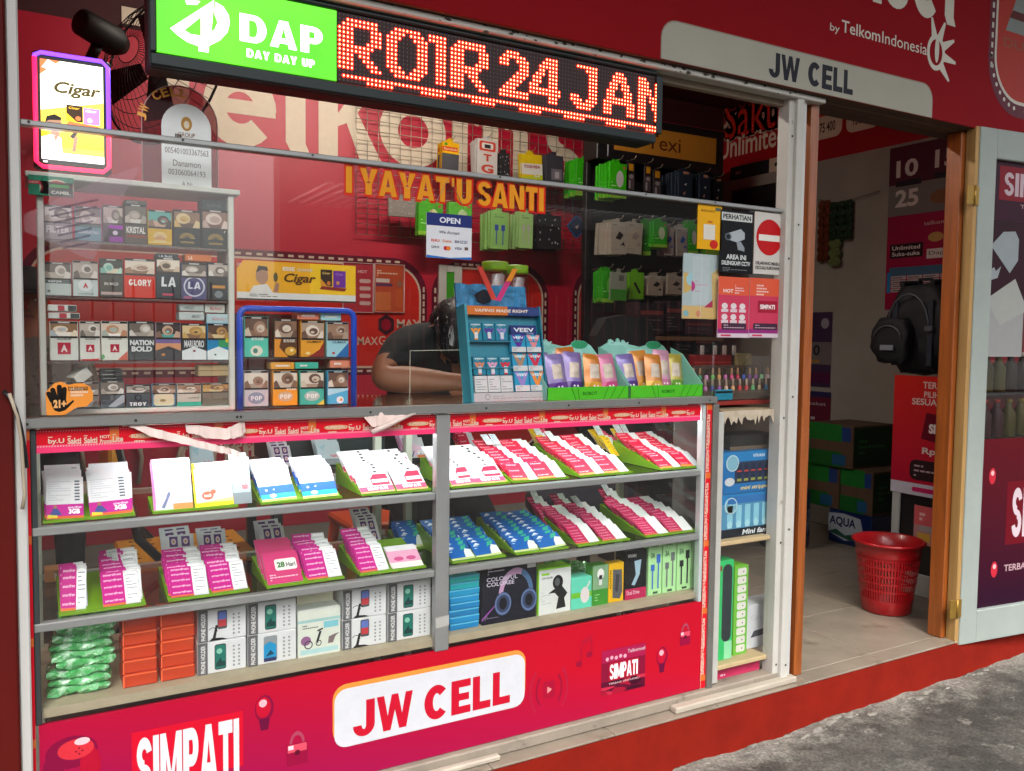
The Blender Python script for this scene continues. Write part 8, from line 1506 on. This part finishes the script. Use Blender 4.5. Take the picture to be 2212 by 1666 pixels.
# bottles behind the door glass
bs = thing('bottle_shelf', 'dim bottle shelf behind the folded door glass', 'shelf', (3.5, .15, FZ)); 
zb0, zb1 = zd0_+zc0-.02, zd0_+zc0+.17
for z in (zb0, zb1): G().box(3.15, 3.85, .0, .085, z-.012, z, BKM).part('board', bs)
for xx in (3.15, 3.835): G().box(xx, xx+.015, .0, .085, FZ, zb0-.012, BKM).part('leg', bs); G().box(xx, xx+.015, .0, .085, zb0, zb1-.012, BKM).part('upright', bs)
for r, z in enumerate((zb0, zb1)):
    for k in range(7):
        x = 3.2+k*.085; c, cc = [('#1a1210', '#b0a8a0'), ('#2c0f10', '#a01c1c'), ('#3a3410', '#8a7420')][(k//2+r) % 3]; t = thing('drink_bottle', ORD[k]+' bottle from left on the '+['lower', 'upper'][r]+' board behind the door glass', 'bottle', (x, .045, z), 'bottles behind the door glass')
        G().lathe([(.025, z+.0005), (.028, z+.01), (.028, z+.1), (.012, z+.13), (.012, z+.145)], x, .045, mat('bottle_'+c, c, .5, spec=.2), 12).part('body', t); G().lathe([(.014, z+.1455), (.014, z+.16)], x, .045, pr(cc), 10).part('cap', t)
# ================= goods seen through the doorway =================
KR = mat('kraft_carton', '#4e3826', .8, var=.15)
def greenbox(x0, x1, y0, y1, z0, z1, label):
    g = G().bb(x0, x1, y0, y1, z0, z1, KR, .003); h = z1-z0; d_ = y1-y0; g.fr((x0, y1, z0), (0, -1, 0), (0, 0, 1), (-1, 0, 0)); g.q(0, h*.6, d_*.75, h, '#1d6626', 1); g.q(0, 0, d_*.75, h*.36, '#195420', 1); g.q(d_*.75, h*.62, d_*.95, h*.95, '#20386c', 1); g.q(d_*.55, h*.05, d_*.85, h*.3, '#1f4a6c', 1.5)
    g.fr((x0, y0, z0)); g.q(.01, h*.05, x1-x0-.01, h*.95, '#142f17', 1); g.lines(.05, h*.3, (x1-x0)-.1, h*.4, 3, pr('#2c5a30'), 2, 3, .4); g.obj('carton', label, 'carton')
AX = 3.95; ya, za = PX(1788, 1170, AX); 
aq0 = PX(1880, 1196, AX)[0]; aq1 = PX(1788, 1170, AX)[0]; aqz = PX(1788, 1096, AX)[1]; zA = FZ+.001
g = G().bb(AX, SX-.02, aq0, aq1, zA, aqz, mat('navy_shrink_wrap', '#10204c', .3, coat=.3), .006); d_ = aq1-aq0; h = aqz-zA; g.fr((AX, aq1, zA), (0, -1, 0), (0, 0, 1), (-1, 0, 0))
g.pg([(0, h*.3), (0, h*.86), (d_*.35, h*.92), (d_*.75, h*.85), (d_*.82, h*.5), (d_*.7, h*.22), (d_*.4, h*.12)], '#9aa0a8', 1); g.text('AQUA', d_*.03, h*.5, d_*.62, h*.3, '#141c40', 2, .03); g.pg([(d_*.0, h*.3), (d_*.2, h*.42), (d_*.4, h*.28), (d_*.6, h*.36), (d_*.95, h*.3), (d_*.5, h*.16)], '#234a3c', 2.5); g.obj('water_carton', 'navy water carton with white patch under the green cartons', 'carton')
y0, y1 = PX(1921, 1060, AX)[0], PX(1842, 1060, AX)[0]; z1 = PX(1842, 1014, AX)[1]; ymid = aq0+.02
greenbox(AX, SX-.03, aq0-.0, aq0+.21, aqz+.001, z1, 'front green and brown carton on the water carton'); greenbox(AX-.0, SX-.03, aq0+.22, aq0+.5, aqz+.001, z1-.005, 'rear green and brown carton beside the water bottle')
greenbox(AX-.02, SX-.03, aq0+.12, aq0+.42, z1+.001, z1+.24, 'topmost green and brown carton of the stack')
g = thing('water_jug', 'dark blue water jug left of the water carton', 'water jug', (3.62, 1.3, FZ)); 
G().lathe([(.12, FZ+.001), (.135, FZ+.02), (.135, FZ+.12), (.128, FZ+.14), (.135, FZ+.16), (.135, FZ+.3), (.1, FZ+.38), (.035, FZ+.42), (.035, FZ+.46)], 3.62, 1.3, mat('blue_jug', '#122a4c', .2, coat=.3), 24).part('body', g); G().lathe([(.04, FZ+.461), (.04, FZ+.49), (.03, FZ+.495)], 3.62, 1.3, pr('#2c5a8c'), 16).part('cap', g)
# fridge with banner
FX = 3.45; fy0, fy1 = .12, PX(1926, 1090, FX)[0]; 
fg = thing('fridge', 'white drinks fridge just inside the doorway', 'fridge', (FX+.25, (fy0+fy1)/2, FZ)); FW = mat('fridge_white', '#a8aca8', .4, var=.05); zw = PX(1926, 1075, FX)[1]
bzt = PX(1938, 810, FX-.004)[1]; FT = bzt-.01
G().bb(FX+.012, FX+.5, fy0, fy1, FZ+.001, FT, mat('fridge_dark', '#17191a', .3), .004).part('body', fg)
for a, b in ((fy0, fy0+.035), (fy1-.04, fy1)): G().bb(FX, FX+.012, a, b, FZ+.001, FT, FW, .003).part('frame_stile', fg)
G().bb(FX, FX+.012, fy0+.035, fy1-.04, FT-.08, FT, FW, .003).part('frame_rail', fg); G().bb(FX, FX+.012, fy0+.035, fy1-.04, FZ+.001, FZ+.1, FW, .003).part('frame_rail', fg)
by1, bz0 = PX(1924, 1060, FX-.004); bzt = PX(1938, 810, FX-.004)[1]; by0 = by1-.36
g = G().box(FX-.006, FX-.002, by0, by1, bz0, bzt, gradmat('banner_ink', '#a01030', '#b82418', 0, .6)); w, h = by1-by0, bzt-bz0; g.fr((FX-.006, by1, bz0), (0, -1, 0), (0, 0, 1), (-1, 0, 0))
g.q(0, 0, w, h*.1, '#b4b4c0', 1); g.rr(w*.3, h*.03, w*.62, h*.07, .01, pr('#b02058'), 2); g.rr(w*.26, h*.13, w*.98, h*.3, .03, pr('#2c1c20'), 1); g.lines(w*.32, h*.15, w*.6, h*.12, 3, pr('#a89094'), 2, 2, .35); g.text('Rp35', w*.42, h*.34, w*.35, h*.07, '#c8b8b4', 2, .03)
g.pg([(w*.4, h*.48), (w*.95, h*.42), (w*.98, h*.66), (w*.46, h*.7)], '#5c1020', 1); g.text('SIMPATI', w*.5, h*.53, w*.44, h*.08, '#d0c4c4', 2, .05); g.text('TERBAIK', w*.4, h*.9, w*.42, h*.055, '#c8b4ac', 2, .02); g.text('PILIH PAKET', w*.42, h*.825, w*.5, h*.05, '#c8b4ac', 2, .02); g.text('SESUAI KEB', w*.26, h*.76, w*.6, h*.055, '#c8b4ac', 2, .02)
g.obj('fridge_banner', 'tall red banner with white lettering hung on the fridge side', 'banner')
y0, z0 = PX(1973, 1172, FX-.003); y1, z1 = PX(2016, 1098, FX-.003)
g = G().box(FX-.005, FX-.0015, y1, y0, z0, z1, pr('#b07c7c')); g.fr((FX-.005, y0, z0), (0, -1, 0), (0, 0, 1), (-1, 0, 0)); w, h = y0-y1, z1-z0; g.q(0, h*.5, w, h, '#c4585c', 1); g.lines(w*.3, h*.6, w*.6, h*.25, 2, pr('#d8b8b4'), 2, 1, .6); g.q(w*.3, h*.35, w, h*.5, '#9a9490', 2); g.q(w*.2, h*.08, w*.9, h*.3, '#c89c40', 2); g.obj('pink_sticker', 'small pink and yellow sticker low on the fridge', 'sticker')
# backpack
KX = 3.6; by_, bz_ = PX(1966, 716, KX); hh = PX(1966, 620, KX)[1]-FT; ww = PX(1905, 716, KX)[0]-PX(2030, 716, KX)[0]; NVY = mat('navy_nylon', '#080b12', .7, var=.25, scale=20, bump=.08)
bp = thing('backpack', 'dark navy backpack resting on the fridge inside the doorway', 'backpack', (KX+.08, by_, FT))
def shift(g, x, y, z): g.sm = [True]*len(g.sm); g.v = [(a+x, b+y, c_+z) for a, b, c_ in g.v]; return g
shift(lumpy(.22, ww*.95, hh, 3.3, NVY, .014, 8, 12, 14, 9), KX+.1, by_-.02, FT+.012).part('body', bp); shift(lumpy(.1, ww*.62, hh*.5, 5.3, NVY, .01, 5, 8, 8, 9), KX-.03, by_+.06, FT+.06).part('front_pocket', bp)
for s in (-1, 1): G().tube([(KX+.05, by_+s*.07, FT+hh-.03), (KX+.04, by_+s*.08, FT+hh+.02), (KX+.16, by_+s*.07, FT+hh+.03), (KX+.24, by_+s*.08, FT+hh*.6)], .014, NVY, 8).part('strap', bp)
G().tube([(KX+.1, by_-.04, FT+hh-.01), (KX+.1, by_-.03, FT+hh+.04), (KX+.1, by_+.03, FT+hh+.04), (KX+.1, by_+.04, FT+hh-.01)], .008, NVY, 8).part('handle', bp)
ZIP = mat('grey_zip', '#5a6068', .4, .3); WEB = mat('webbing', '#1c2430', .7)
G().tube([(KX-.022, by_+ww*.36*math.cos(RAD(a)), FT+hh*.52+hh*.4*math.sin(RAD(a))) for a in range(-5, 186, 19)], .004, ZIP, 6).part('zip', bp)
G().tube([(KX-.085, by_+.06+ww*.24*math.cos(RAD(a)), FT+.06+hh*.28+hh*.14*math.sin(RAD(a))) for a in range(0, 181, 20)], .0035, ZIP, 6).part('zip', bp)
for s in (-1, 1): G().bb(KX-.018, KX-.006, by_-.02+s*ww*.3-.014, by_-.02+s*ww*.3+.014, FT+.05, FT+hh*.85, WEB, .003).part('webbing', bp); G().bb(KX-.03, KX-.012, by_-.02+s*ww*.3-.02, by_-.02+s*ww*.3+.02, FT+hh*.5, FT+hh*.56, ZIP, .003).part('buckle', bp)
G().bb(KX-.094, KX-.088, by_+.02, by_+.09, FT+.12, FT+.145, mat('pale_patch', '#7c848c', .6), .001).part('patch', bp)
# sachet strips
def sach(u0, u1, v0, v1, n, m, c, label):
    X_ = SX-.03; y0, z1 = PX(u0, v0, X_); y1, z0 = PX(u1, v1, X_); w = (y0-y1)/n; h = (z1-z0)/m; t = thing('sachet_strip', label, 'sachets', (X_, (y0+y1)/2, z0)); R = random.Random(n+m)
    pm = lumpy(.012, w*.96, h*.97, 2, mat('sachet_'+c, c, .35, var=.4, scale=50), .003, 3, 5, 5).mesh('sachet')
    for i in range(n):
        for j in range(m): o = place(pm, 'sachet', (0, (n/2-.5-i)*w, j*h), (0, 0, R.uniform(-.05, .05)), parent=t)
sach(1769, 1790, 436, 564, 2, 7, '#5c2a14', 'brown sachet strip hanging beside the left door jamb'); sach(1794, 1840, 438, 516, 3, 5, '#16301c', 'dark green sachet sheet hanging on the right wall'); sach(1791, 1816, 518, 574, 1, 3, '#5c6a40', 'pale green sachet strip hanging under the dark green sheet')
g = G(); pts = []
for u, v in ((1765, 430), (1800, 440), (1850, 428), (1900, 412)): q_ = PX(u, v, SX-.02); pts.append((SX-.02, q_[0], q_[1]))
g.tube(pts, .002, CHB, 5); g.obj('string', 'dark string holding the sachet strips on the right wall', 'string')
# basket
bx_, by2 = 3.15, .30; RB = mat('red_basket_plastic', '#a3131a', .32, var=.06, coat=.2)
bs_ = thing('waste_basket', 'red slotted plastic basket on the doorway floor', 'basket', (bx_, by2, FZ)); z0 = FZ+.001; HB2 = PX(1900, 1180, bx_-.12)[1]-z0; HB2 = .305
r0, r1 = .098, .135
rad = lambda f: r0+(r1-r0)*f
g = G().lathe([(.0, z0), (r0-.006, z0), (r0, z0+.006), (rad(.2), z0+HB2*.2)], bx_, by2, RB, 40, cap=False); g.part('base', bs_)
g = G()
for a, b in ((.32, .345), (.43, .455), (.54, .565), (.65, .675), (.76, .8)): g.lathe([(rad(a), z0+HB2*a), (rad(b), z0+HB2*b)], bx_, by2, RB, 40, cap=False)
for k in range(64):
    t = 6.28318*k/64; dt = .028; P0 = lambda f, tt: (bx_+rad(f)*math.cos(tt), by2+rad(f)*math.sin(tt), z0+HB2*f); g.add([P0(.2, t-dt), P0(.2, t+dt), P0(.77, t+dt), P0(.77, t-dt)], [(0, 1, 2, 3)], RB, True)
tag(g.part('slotted_wall', bs_), kind='stuff')
G().lathe([(rad(.78), z0+HB2*.78), (rad(.95), z0+HB2*.95), (rad(.97)+.008, z0+HB2*.955), (r1+.012, z0+HB2*.985), (r1+.006, z0+HB2), (r1-.004, z0+HB2*.985), (rad(.8)-.004, z0+HB2*.8)], bx_, by2, RB, 40, cap=False).part('rim', bs_)
# ================= people =================
def body(name, J, E, seg, mats, label, base, fing=()):
    me = bpy.data.meshes.new(name); names = list(J); ix = {n: i for i, n in enumerate(names)}
    me.from_pydata([J[n][0] for n in names], [(ix[a], ix[b]) for a, b in E], [])
    ob = bpy.data.objects.new('tmp', me); col.objects.link(ob); md = ob.modifiers.new('s', 'SKIN'); md.use_smooth_shade = True; sv = me.skin_vertices[0].data
    for n in names:
        r = J[n][1]; sv[ix[n]].radius = r if isinstance(r, tuple) else (r, r)
    sv[0].use_root = True; ss = ob.modifiers.new('ss', 'SUBSURF'); ss.levels = 2; ss.render_levels = 2
    m2 = bpy.data.meshes.new_from_object(ob.evaluated_get(bpy.context.evaluated_depsgraph_get())); bpy.data.objects.remove(ob)
    for mt in mats: m2.materials.append(mt)
    S = [(V3(J[a][0]), V3(J[b][0]), k) for (a, b), k in zip(E, seg)]
    for p in m2.polygons:
        best = 9; bi = 0; c = p.center
        for a, b, k in S:
            d_ = b-a; t = max(0, min(1, (c-a).dot(d_)/max(d_.length_squared, 1e-9))); q_ = (c-(a+d_*t)).length
            if q_ < best: best = q_; bi = k if not isinstance(k, tuple) else (k[1] if t > k[2] else k[0])
        p.material_index = bi; p.use_smooth = True
    for v in m2.vertices: v.co -= V3(base)
    m2.name = name; o = bpy.data.objects.new(name, m2); col.objects.link(o); o.location = base; BASE[o.name] = base; return tag(o, label, 'person')
SKIN = mat('brown_skin', '#8d5a3f', .5, var=.08, scale=30); SHIRT = mat('black_cotton', '#0f0f12', .85, var=.3, scale=9, bump=.9, bscale=11); PANT = mat('dark_denim', '#161a26', .85, var=.2); HAIR = mat('black_hair', '#0c0909', .5, var=.4, scale=60)
def p3(u, v, yy): q_ = P(u, v, yy); return (q_[0], yy, q_[1])
sh1 = p3(886, 738, .6); el1 = p3(815, 846, .52); el1 = (el1[0], el1[1], 1.045); wr1 = p3(985, 848, .42); wr1 = (wr1[0], wr1[1], 1.035)
ne = p3(955, 728, .64); he = p3(990, 718, .6); ht = p3(1004, 738, .54)
ch_ = p3(922, 765, .7); sp = p3(930, 850, .78); pe = p3(915, 960, .88)
px_, py_, pz_ = pe; pz_ = .72; pe = (px_, py_, pz_)
J = {'pelvis': (pe, .15), 'spine': (sp, .14), 'chest': (ch_, (.19, .16)), 'neck': (ne, .058), 'head': (he, (.088, .095)), 'crown': (ht, .07), 'sh': (sh1, .085), 'elm': (tuple((V3(sh1)*.45+V3(el1)*.55)), .058), 'el': (el1, .048), 'fm': (tuple((V3(el1)+V3(wr1))/2), .046), 'wr': (wr1, .028), 'palm': ((wr1[0]+.06, wr1[1]-.01, 1.03), (.035, .018)),
     'sr': (p3(1010, 760, .75), .075), 'er': ((p3(1040, 800, .62)[0], .62, 1.06), .045), 'wrr': ((wr1[0]+.14, .42, 1.035), .028), 'palr': ((wr1[0]+.1, .37, 1.03), (.034, .018)),
     'hl': ((px_-.1, py_, pz_-.04), .1), 'kl': ((px_-.12, py_-.28, .5), .07), 'al': ((px_-.12, py_-.22, FZ+.08), .05), 'fl': ((px_-.12, py_-.36, FZ+.035), .035), 'hr': ((px_+.1, py_, pz_-.04), .1), 'kr': ((px_+.12, py_-.28, .5), .07), 'ar': ((px_+.12, py_-.22, FZ+.08), .05), 'fr': ((px_+.12, py_-.36, FZ+.035), .035)}
E = [('pelvis', 'spine'), ('spine', 'chest'), ('chest', 'neck'), ('neck', 'head'), ('head', 'crown'), ('chest', 'sh'), ('sh', 'elm'), ('elm', 'el'), ('el', 'fm'), ('fm', 'wr'), ('wr', 'palm'), ('chest', 'sr'), ('sr', 'er'), ('er', 'wrr'), ('wrr', 'palr'), ('pelvis', 'hl'), ('hl', 'kl'), ('kl', 'al'), ('al', 'fl'), ('pelvis', 'hr'), ('hr', 'kr'), ('kr', 'ar'), ('ar', 'fr')]
seg = [1, 1, (1, 0, .75), 0, 0, 1, (1, 1, .8), (1, 0, .35), 0, 0, 0, 1, (1, 0, .6), 0, 0, 2, 2, 2, 2, 2, 2, 2, 2]
def fingers(pfx, root, dirv, side):
    d_ = V3(dirv).normalized(); s_ = V3(side).normalized(); r0_ = V3(J[root][0])
    for k, (off, ln_) in enumerate(((-.026, .075), (-.009, .082), (.009, .078), (.026, .062))):
        a = r0_+d_*.02+s_*off; J[pfx+'a%d' % k] = (tuple(a), .009); J[pfx+'b%d' % k] = (tuple(a+d_*ln_*.5+V3((0, 0, .006))), .0085); J[pfx+'c%d' % k] = (tuple(a+d_*ln_+V3((0, 0, -.008))), .007)
        E.extend([(root, pfx+'a%d' % k), (pfx+'a%d' % k, pfx+'b%d' % k), (pfx+'b%d' % k, pfx+'c%d' % k)]); seg.extend([0, 0, 0])
    a = r0_-d_*.02-s_*.035; J[pfx+'t0'] = (tuple(a), .011); J[pfx+'t1'] = (tuple(a+d_*.035-s_*.022), .009); E.extend([(root, pfx+'t0'), (pfx+'t0', pfx+'t1')]); seg.extend([0, 0])
fingers('l', 'palm', (1, -.1, 0), (0, 1, 0)); fingers('r', 'palr', (-.6, -.8, 0), (.8, -.6, 0))
pn_ = body('person', J, E, seg, [SKIN, SHIRT, PANT], 'person in black shirt bent over the counter writing, leaning on one forearm', (px_, py_, FZ))
def hairball(c, rx, ry, rz, n=900, seed=1, drop=.05, tilt=(0, 0, 0)):
    R = random.Random(seed); g = G(); vs = []; fs = []
    nu, nv = 20, 12
    for j in range(nv+1):
        for i in range(nu): a, b = 6.28318*i/nu, math.pi*j/nv; k = 1+.06*NZ.noise(V3((math.cos(a)*2, math.sin(a)*2, b*2))); vs.append((c[0]+rx*k*math.sin(b)*math.cos(a), c[1]+ry*k*math.sin(b)*math.sin(a), c[2]+rz*k*math.cos(b)))
    for j in range(nv):
        for i in range(nu): fs.append((j*nu+i, (j+1)*nu+i, (j+1)*nu+(i+1) % nu, j*nu+(i+1) % nu))
    g.add(vs, fs, HAIR, True)
    for k in range(n):
        a = R.uniform(0, 6.283); b = math.acos(R.uniform(-.55, 1)); p = V3((c[0]+rx*math.sin(b)*math.cos(a), c[1]+ry*math.sin(b)*math.sin(a), c[2]+rz*math.cos(b))); o = (p-V3(c)).normalized(); d_ = (V3((R.gauss(.25, .4), R.gauss(-.1, .4), -1))).normalized(); L = R.uniform(.5, 1.3)*drop; w = V3((d_.y, -d_.x, 0)).normalized()*.0022
        q_ = p+o*.006+d_*L*.5; e = p+o*.002+d_*L+V3((0, 0, -.01)); g.add([p-w, p+w, q_+w, q_-w, e], [(0, 1, 2, 3), (3, 2, 4)], HAIR)
    return g
hc = (he[0]+.005, he[1], he[2]+.012); hairball(hc, .105, .108, .11, 1500, 3, .034).part('hair', pn_)
g = G(); em = p3(960, 725, .575); g.fr((em[0], em[1]-.045, em[2]-.02), (1, 0, 0), (0, 0, 1), (0, -1, 0)); 
g.lathe([(.0, em[2]), (.001, em[2])], em[0], em[1], SHIRT, 6) if False else None
g.prism([(em[0]-.008, em[2]-.03), (em[0]+.004, em[2]-.035), (em[0]+.012, em[2]), (em[0]+.004, em[2]+.035), (em[0]-.008, em[2]+.03), (em[0]-.014, em[2])], em[1]-.06, em[1]-.058, pr('#a8aaa8')); g.part('shirt_emblem', pn_)
# second person, mostly hidden by the left post
bx0, bz0_ = P(62, 655, 1.9); 
J = {'pelvis': ((bx0, 1.95, .66), .14), 'spine': ((bx0, 1.94, .86), .13), 'chest': ((bx0, 1.92, 1.06), (.16, .12)), 'neck': ((bx0, 1.9, bz0_-.1), .055), 'head': ((bx0, 1.88, bz0_), (.078, .088)), 'top': ((bx0, 1.88, bz0_+.06), .07),
     'sl': ((bx0-.17, 1.92, 1.1), .065), 'ell': ((bx0-.22, 1.84, .86), .045), 'wl': ((bx0-.1, 1.64, .82), .03), 'pl': ((bx0-.06, 1.58, .81), (.034, .018)), 'sr': ((bx0+.17, 1.92, 1.1), .065), 'elr': ((bx0+.22, 1.84, .86), .045), 'wrr': ((bx0+.1, 1.64, .82), .03), 'pr': ((bx0+.06, 1.58, .81), (.034, .018)),
     'hl': ((bx0-.1, 1.9, .62), .095), 'kl': ((bx0-.12, 1.55, .6), .065), 'al': ((bx0-.12, 1.6, FZ+.09), .045), 'fl': ((bx0-.12, 1.46, FZ+.035), .035), 'hr': ((bx0+.1, 1.9, .62), .095), 'kr': ((bx0+.12, 1.55, .6), .065), 'ar': ((bx0+.12, 1.6, FZ+.09), .045), 'fr': ((bx0+.12, 1.46, FZ+.035), .035)}
E = [('pelvis', 'spine'), ('spine', 'chest'), ('chest', 'neck'), ('neck', 'head'), ('head', 'top'), ('chest', 'sl'), ('sl', 'ell'), ('ell', 'wl'), ('wl', 'pl'), ('chest', 'sr'), ('sr', 'elr'), ('elr', 'wrr'), ('wrr', 'pr'), ('pelvis', 'hl'), ('hl', 'kl'), ('kl', 'al'), ('al', 'fl'), ('pelvis', 'hr'), ('hr', 'kr'), ('kr', 'ar'), ('ar', 'fr')]
seg = [1, 1, (1, 0, .7), 0, 0, 1, (1, 0, .8), 0, 0, 1, (1, 0, .8), 0, 0, 2, 2, 2, 2, 2, 2, 2, 2]
fingers('l', 'pl', (.5, -.8, 0), (.8, .5, 0)); fingers('r', 'pr', (-.5, -.8, 0), (-.8, .5, 0))
CHK = mat('grey_check_shirt', '#6c675f', .8, dirt='#2c2a28', damt=.48, dscale=22, var=.2)
p_2 = body('person', J, E, seg, [SKIN, CHK, PANT], 'person in black cap and grey patterned shirt behind the left post', (bx0, 1.95, FZ))
hd = (bx0, 1.88, bz0_+.04); CAP = mat('black_cap', '#141416', .8, bump=.03)
G().lathe([(.1, hd[2]-.005), (.102, hd[2]+.02), (.09, hd[2]+.07), (.05, hd[2]+.1), (.005, hd[2]+.105)], hd[0], hd[1], CAP, 20).part('cap', p_2)
g = G().prism([(hd[0]+.09*math.cos(RAD(a)), hd[2]-.004) for a in (180, 0)]+[(hd[0]+.09, hd[2]), (hd[0]-.09, hd[2])], hd[1]-.17, hd[1]-.05, CAP); g.part('cap_brim', p_2)
g = G().fr((hd[0], hd[1]-.092, hd[2]-.05)); g.el(-.03, .02, .011, .005, '#e0d8d0', 1, 10); g.el(.03, .02, .011, .005, '#e0d8d0', 1, 10); g.el(-.03, .02, .005, .005, '#201410', 2, 8); g.el(.03, .02, .005, .005, '#201410', 2, 8); g.el(0, -.045, .022, .006, '#6a3a30', 1, 12); g.part('face_details', p_2); G().tube([(hd[0], hd[1]-.085, hd[2]-.03), (hd[0], hd[1]-.108, hd[2]-.065), (hd[0], hd[1]-.088, hd[2]-.07)], [.008, .014, .01], SKIN, 8).part('nose', p_2)
st2 = thing('stool', 'dark stool under the capped person', 'stool', (bx0, 1.97, FZ)); G().lathe([(.15, .5), (.17, .505), (.17, .525), (.15, .53)], bx0, 1.97, BKM, 20).part('seat', st2)
for k in range(4): t = RAD(45+90*k); G().tube([(bx0+.11*math.cos(t), 1.97+.11*math.sin(t), .5), (bx0+.15*math.cos(t), 1.97+.15*math.sin(t), FZ+.001)], .014, BKM, 8).part('leg', st2)
st3 = thing('stool', 'plain stool under the writing person', 'stool', (px_, py_+.02, FZ)); G().lathe([(.15, pz_-.17), (.17, pz_-.165), (.17, pz_-.145), (.15, pz_-.14)], px_, py_+.02, BKM, 20).part('seat', st3)
for k in range(4): t = RAD(45+90*k); G().tube([(px_+.11*math.cos(t), py_+.02+.11*math.sin(t), pz_-.17), (px_+.15*math.cos(t), py_+.02+.15*math.sin(t), FZ+.001)], .014, BKM, 8).part('leg', st3)
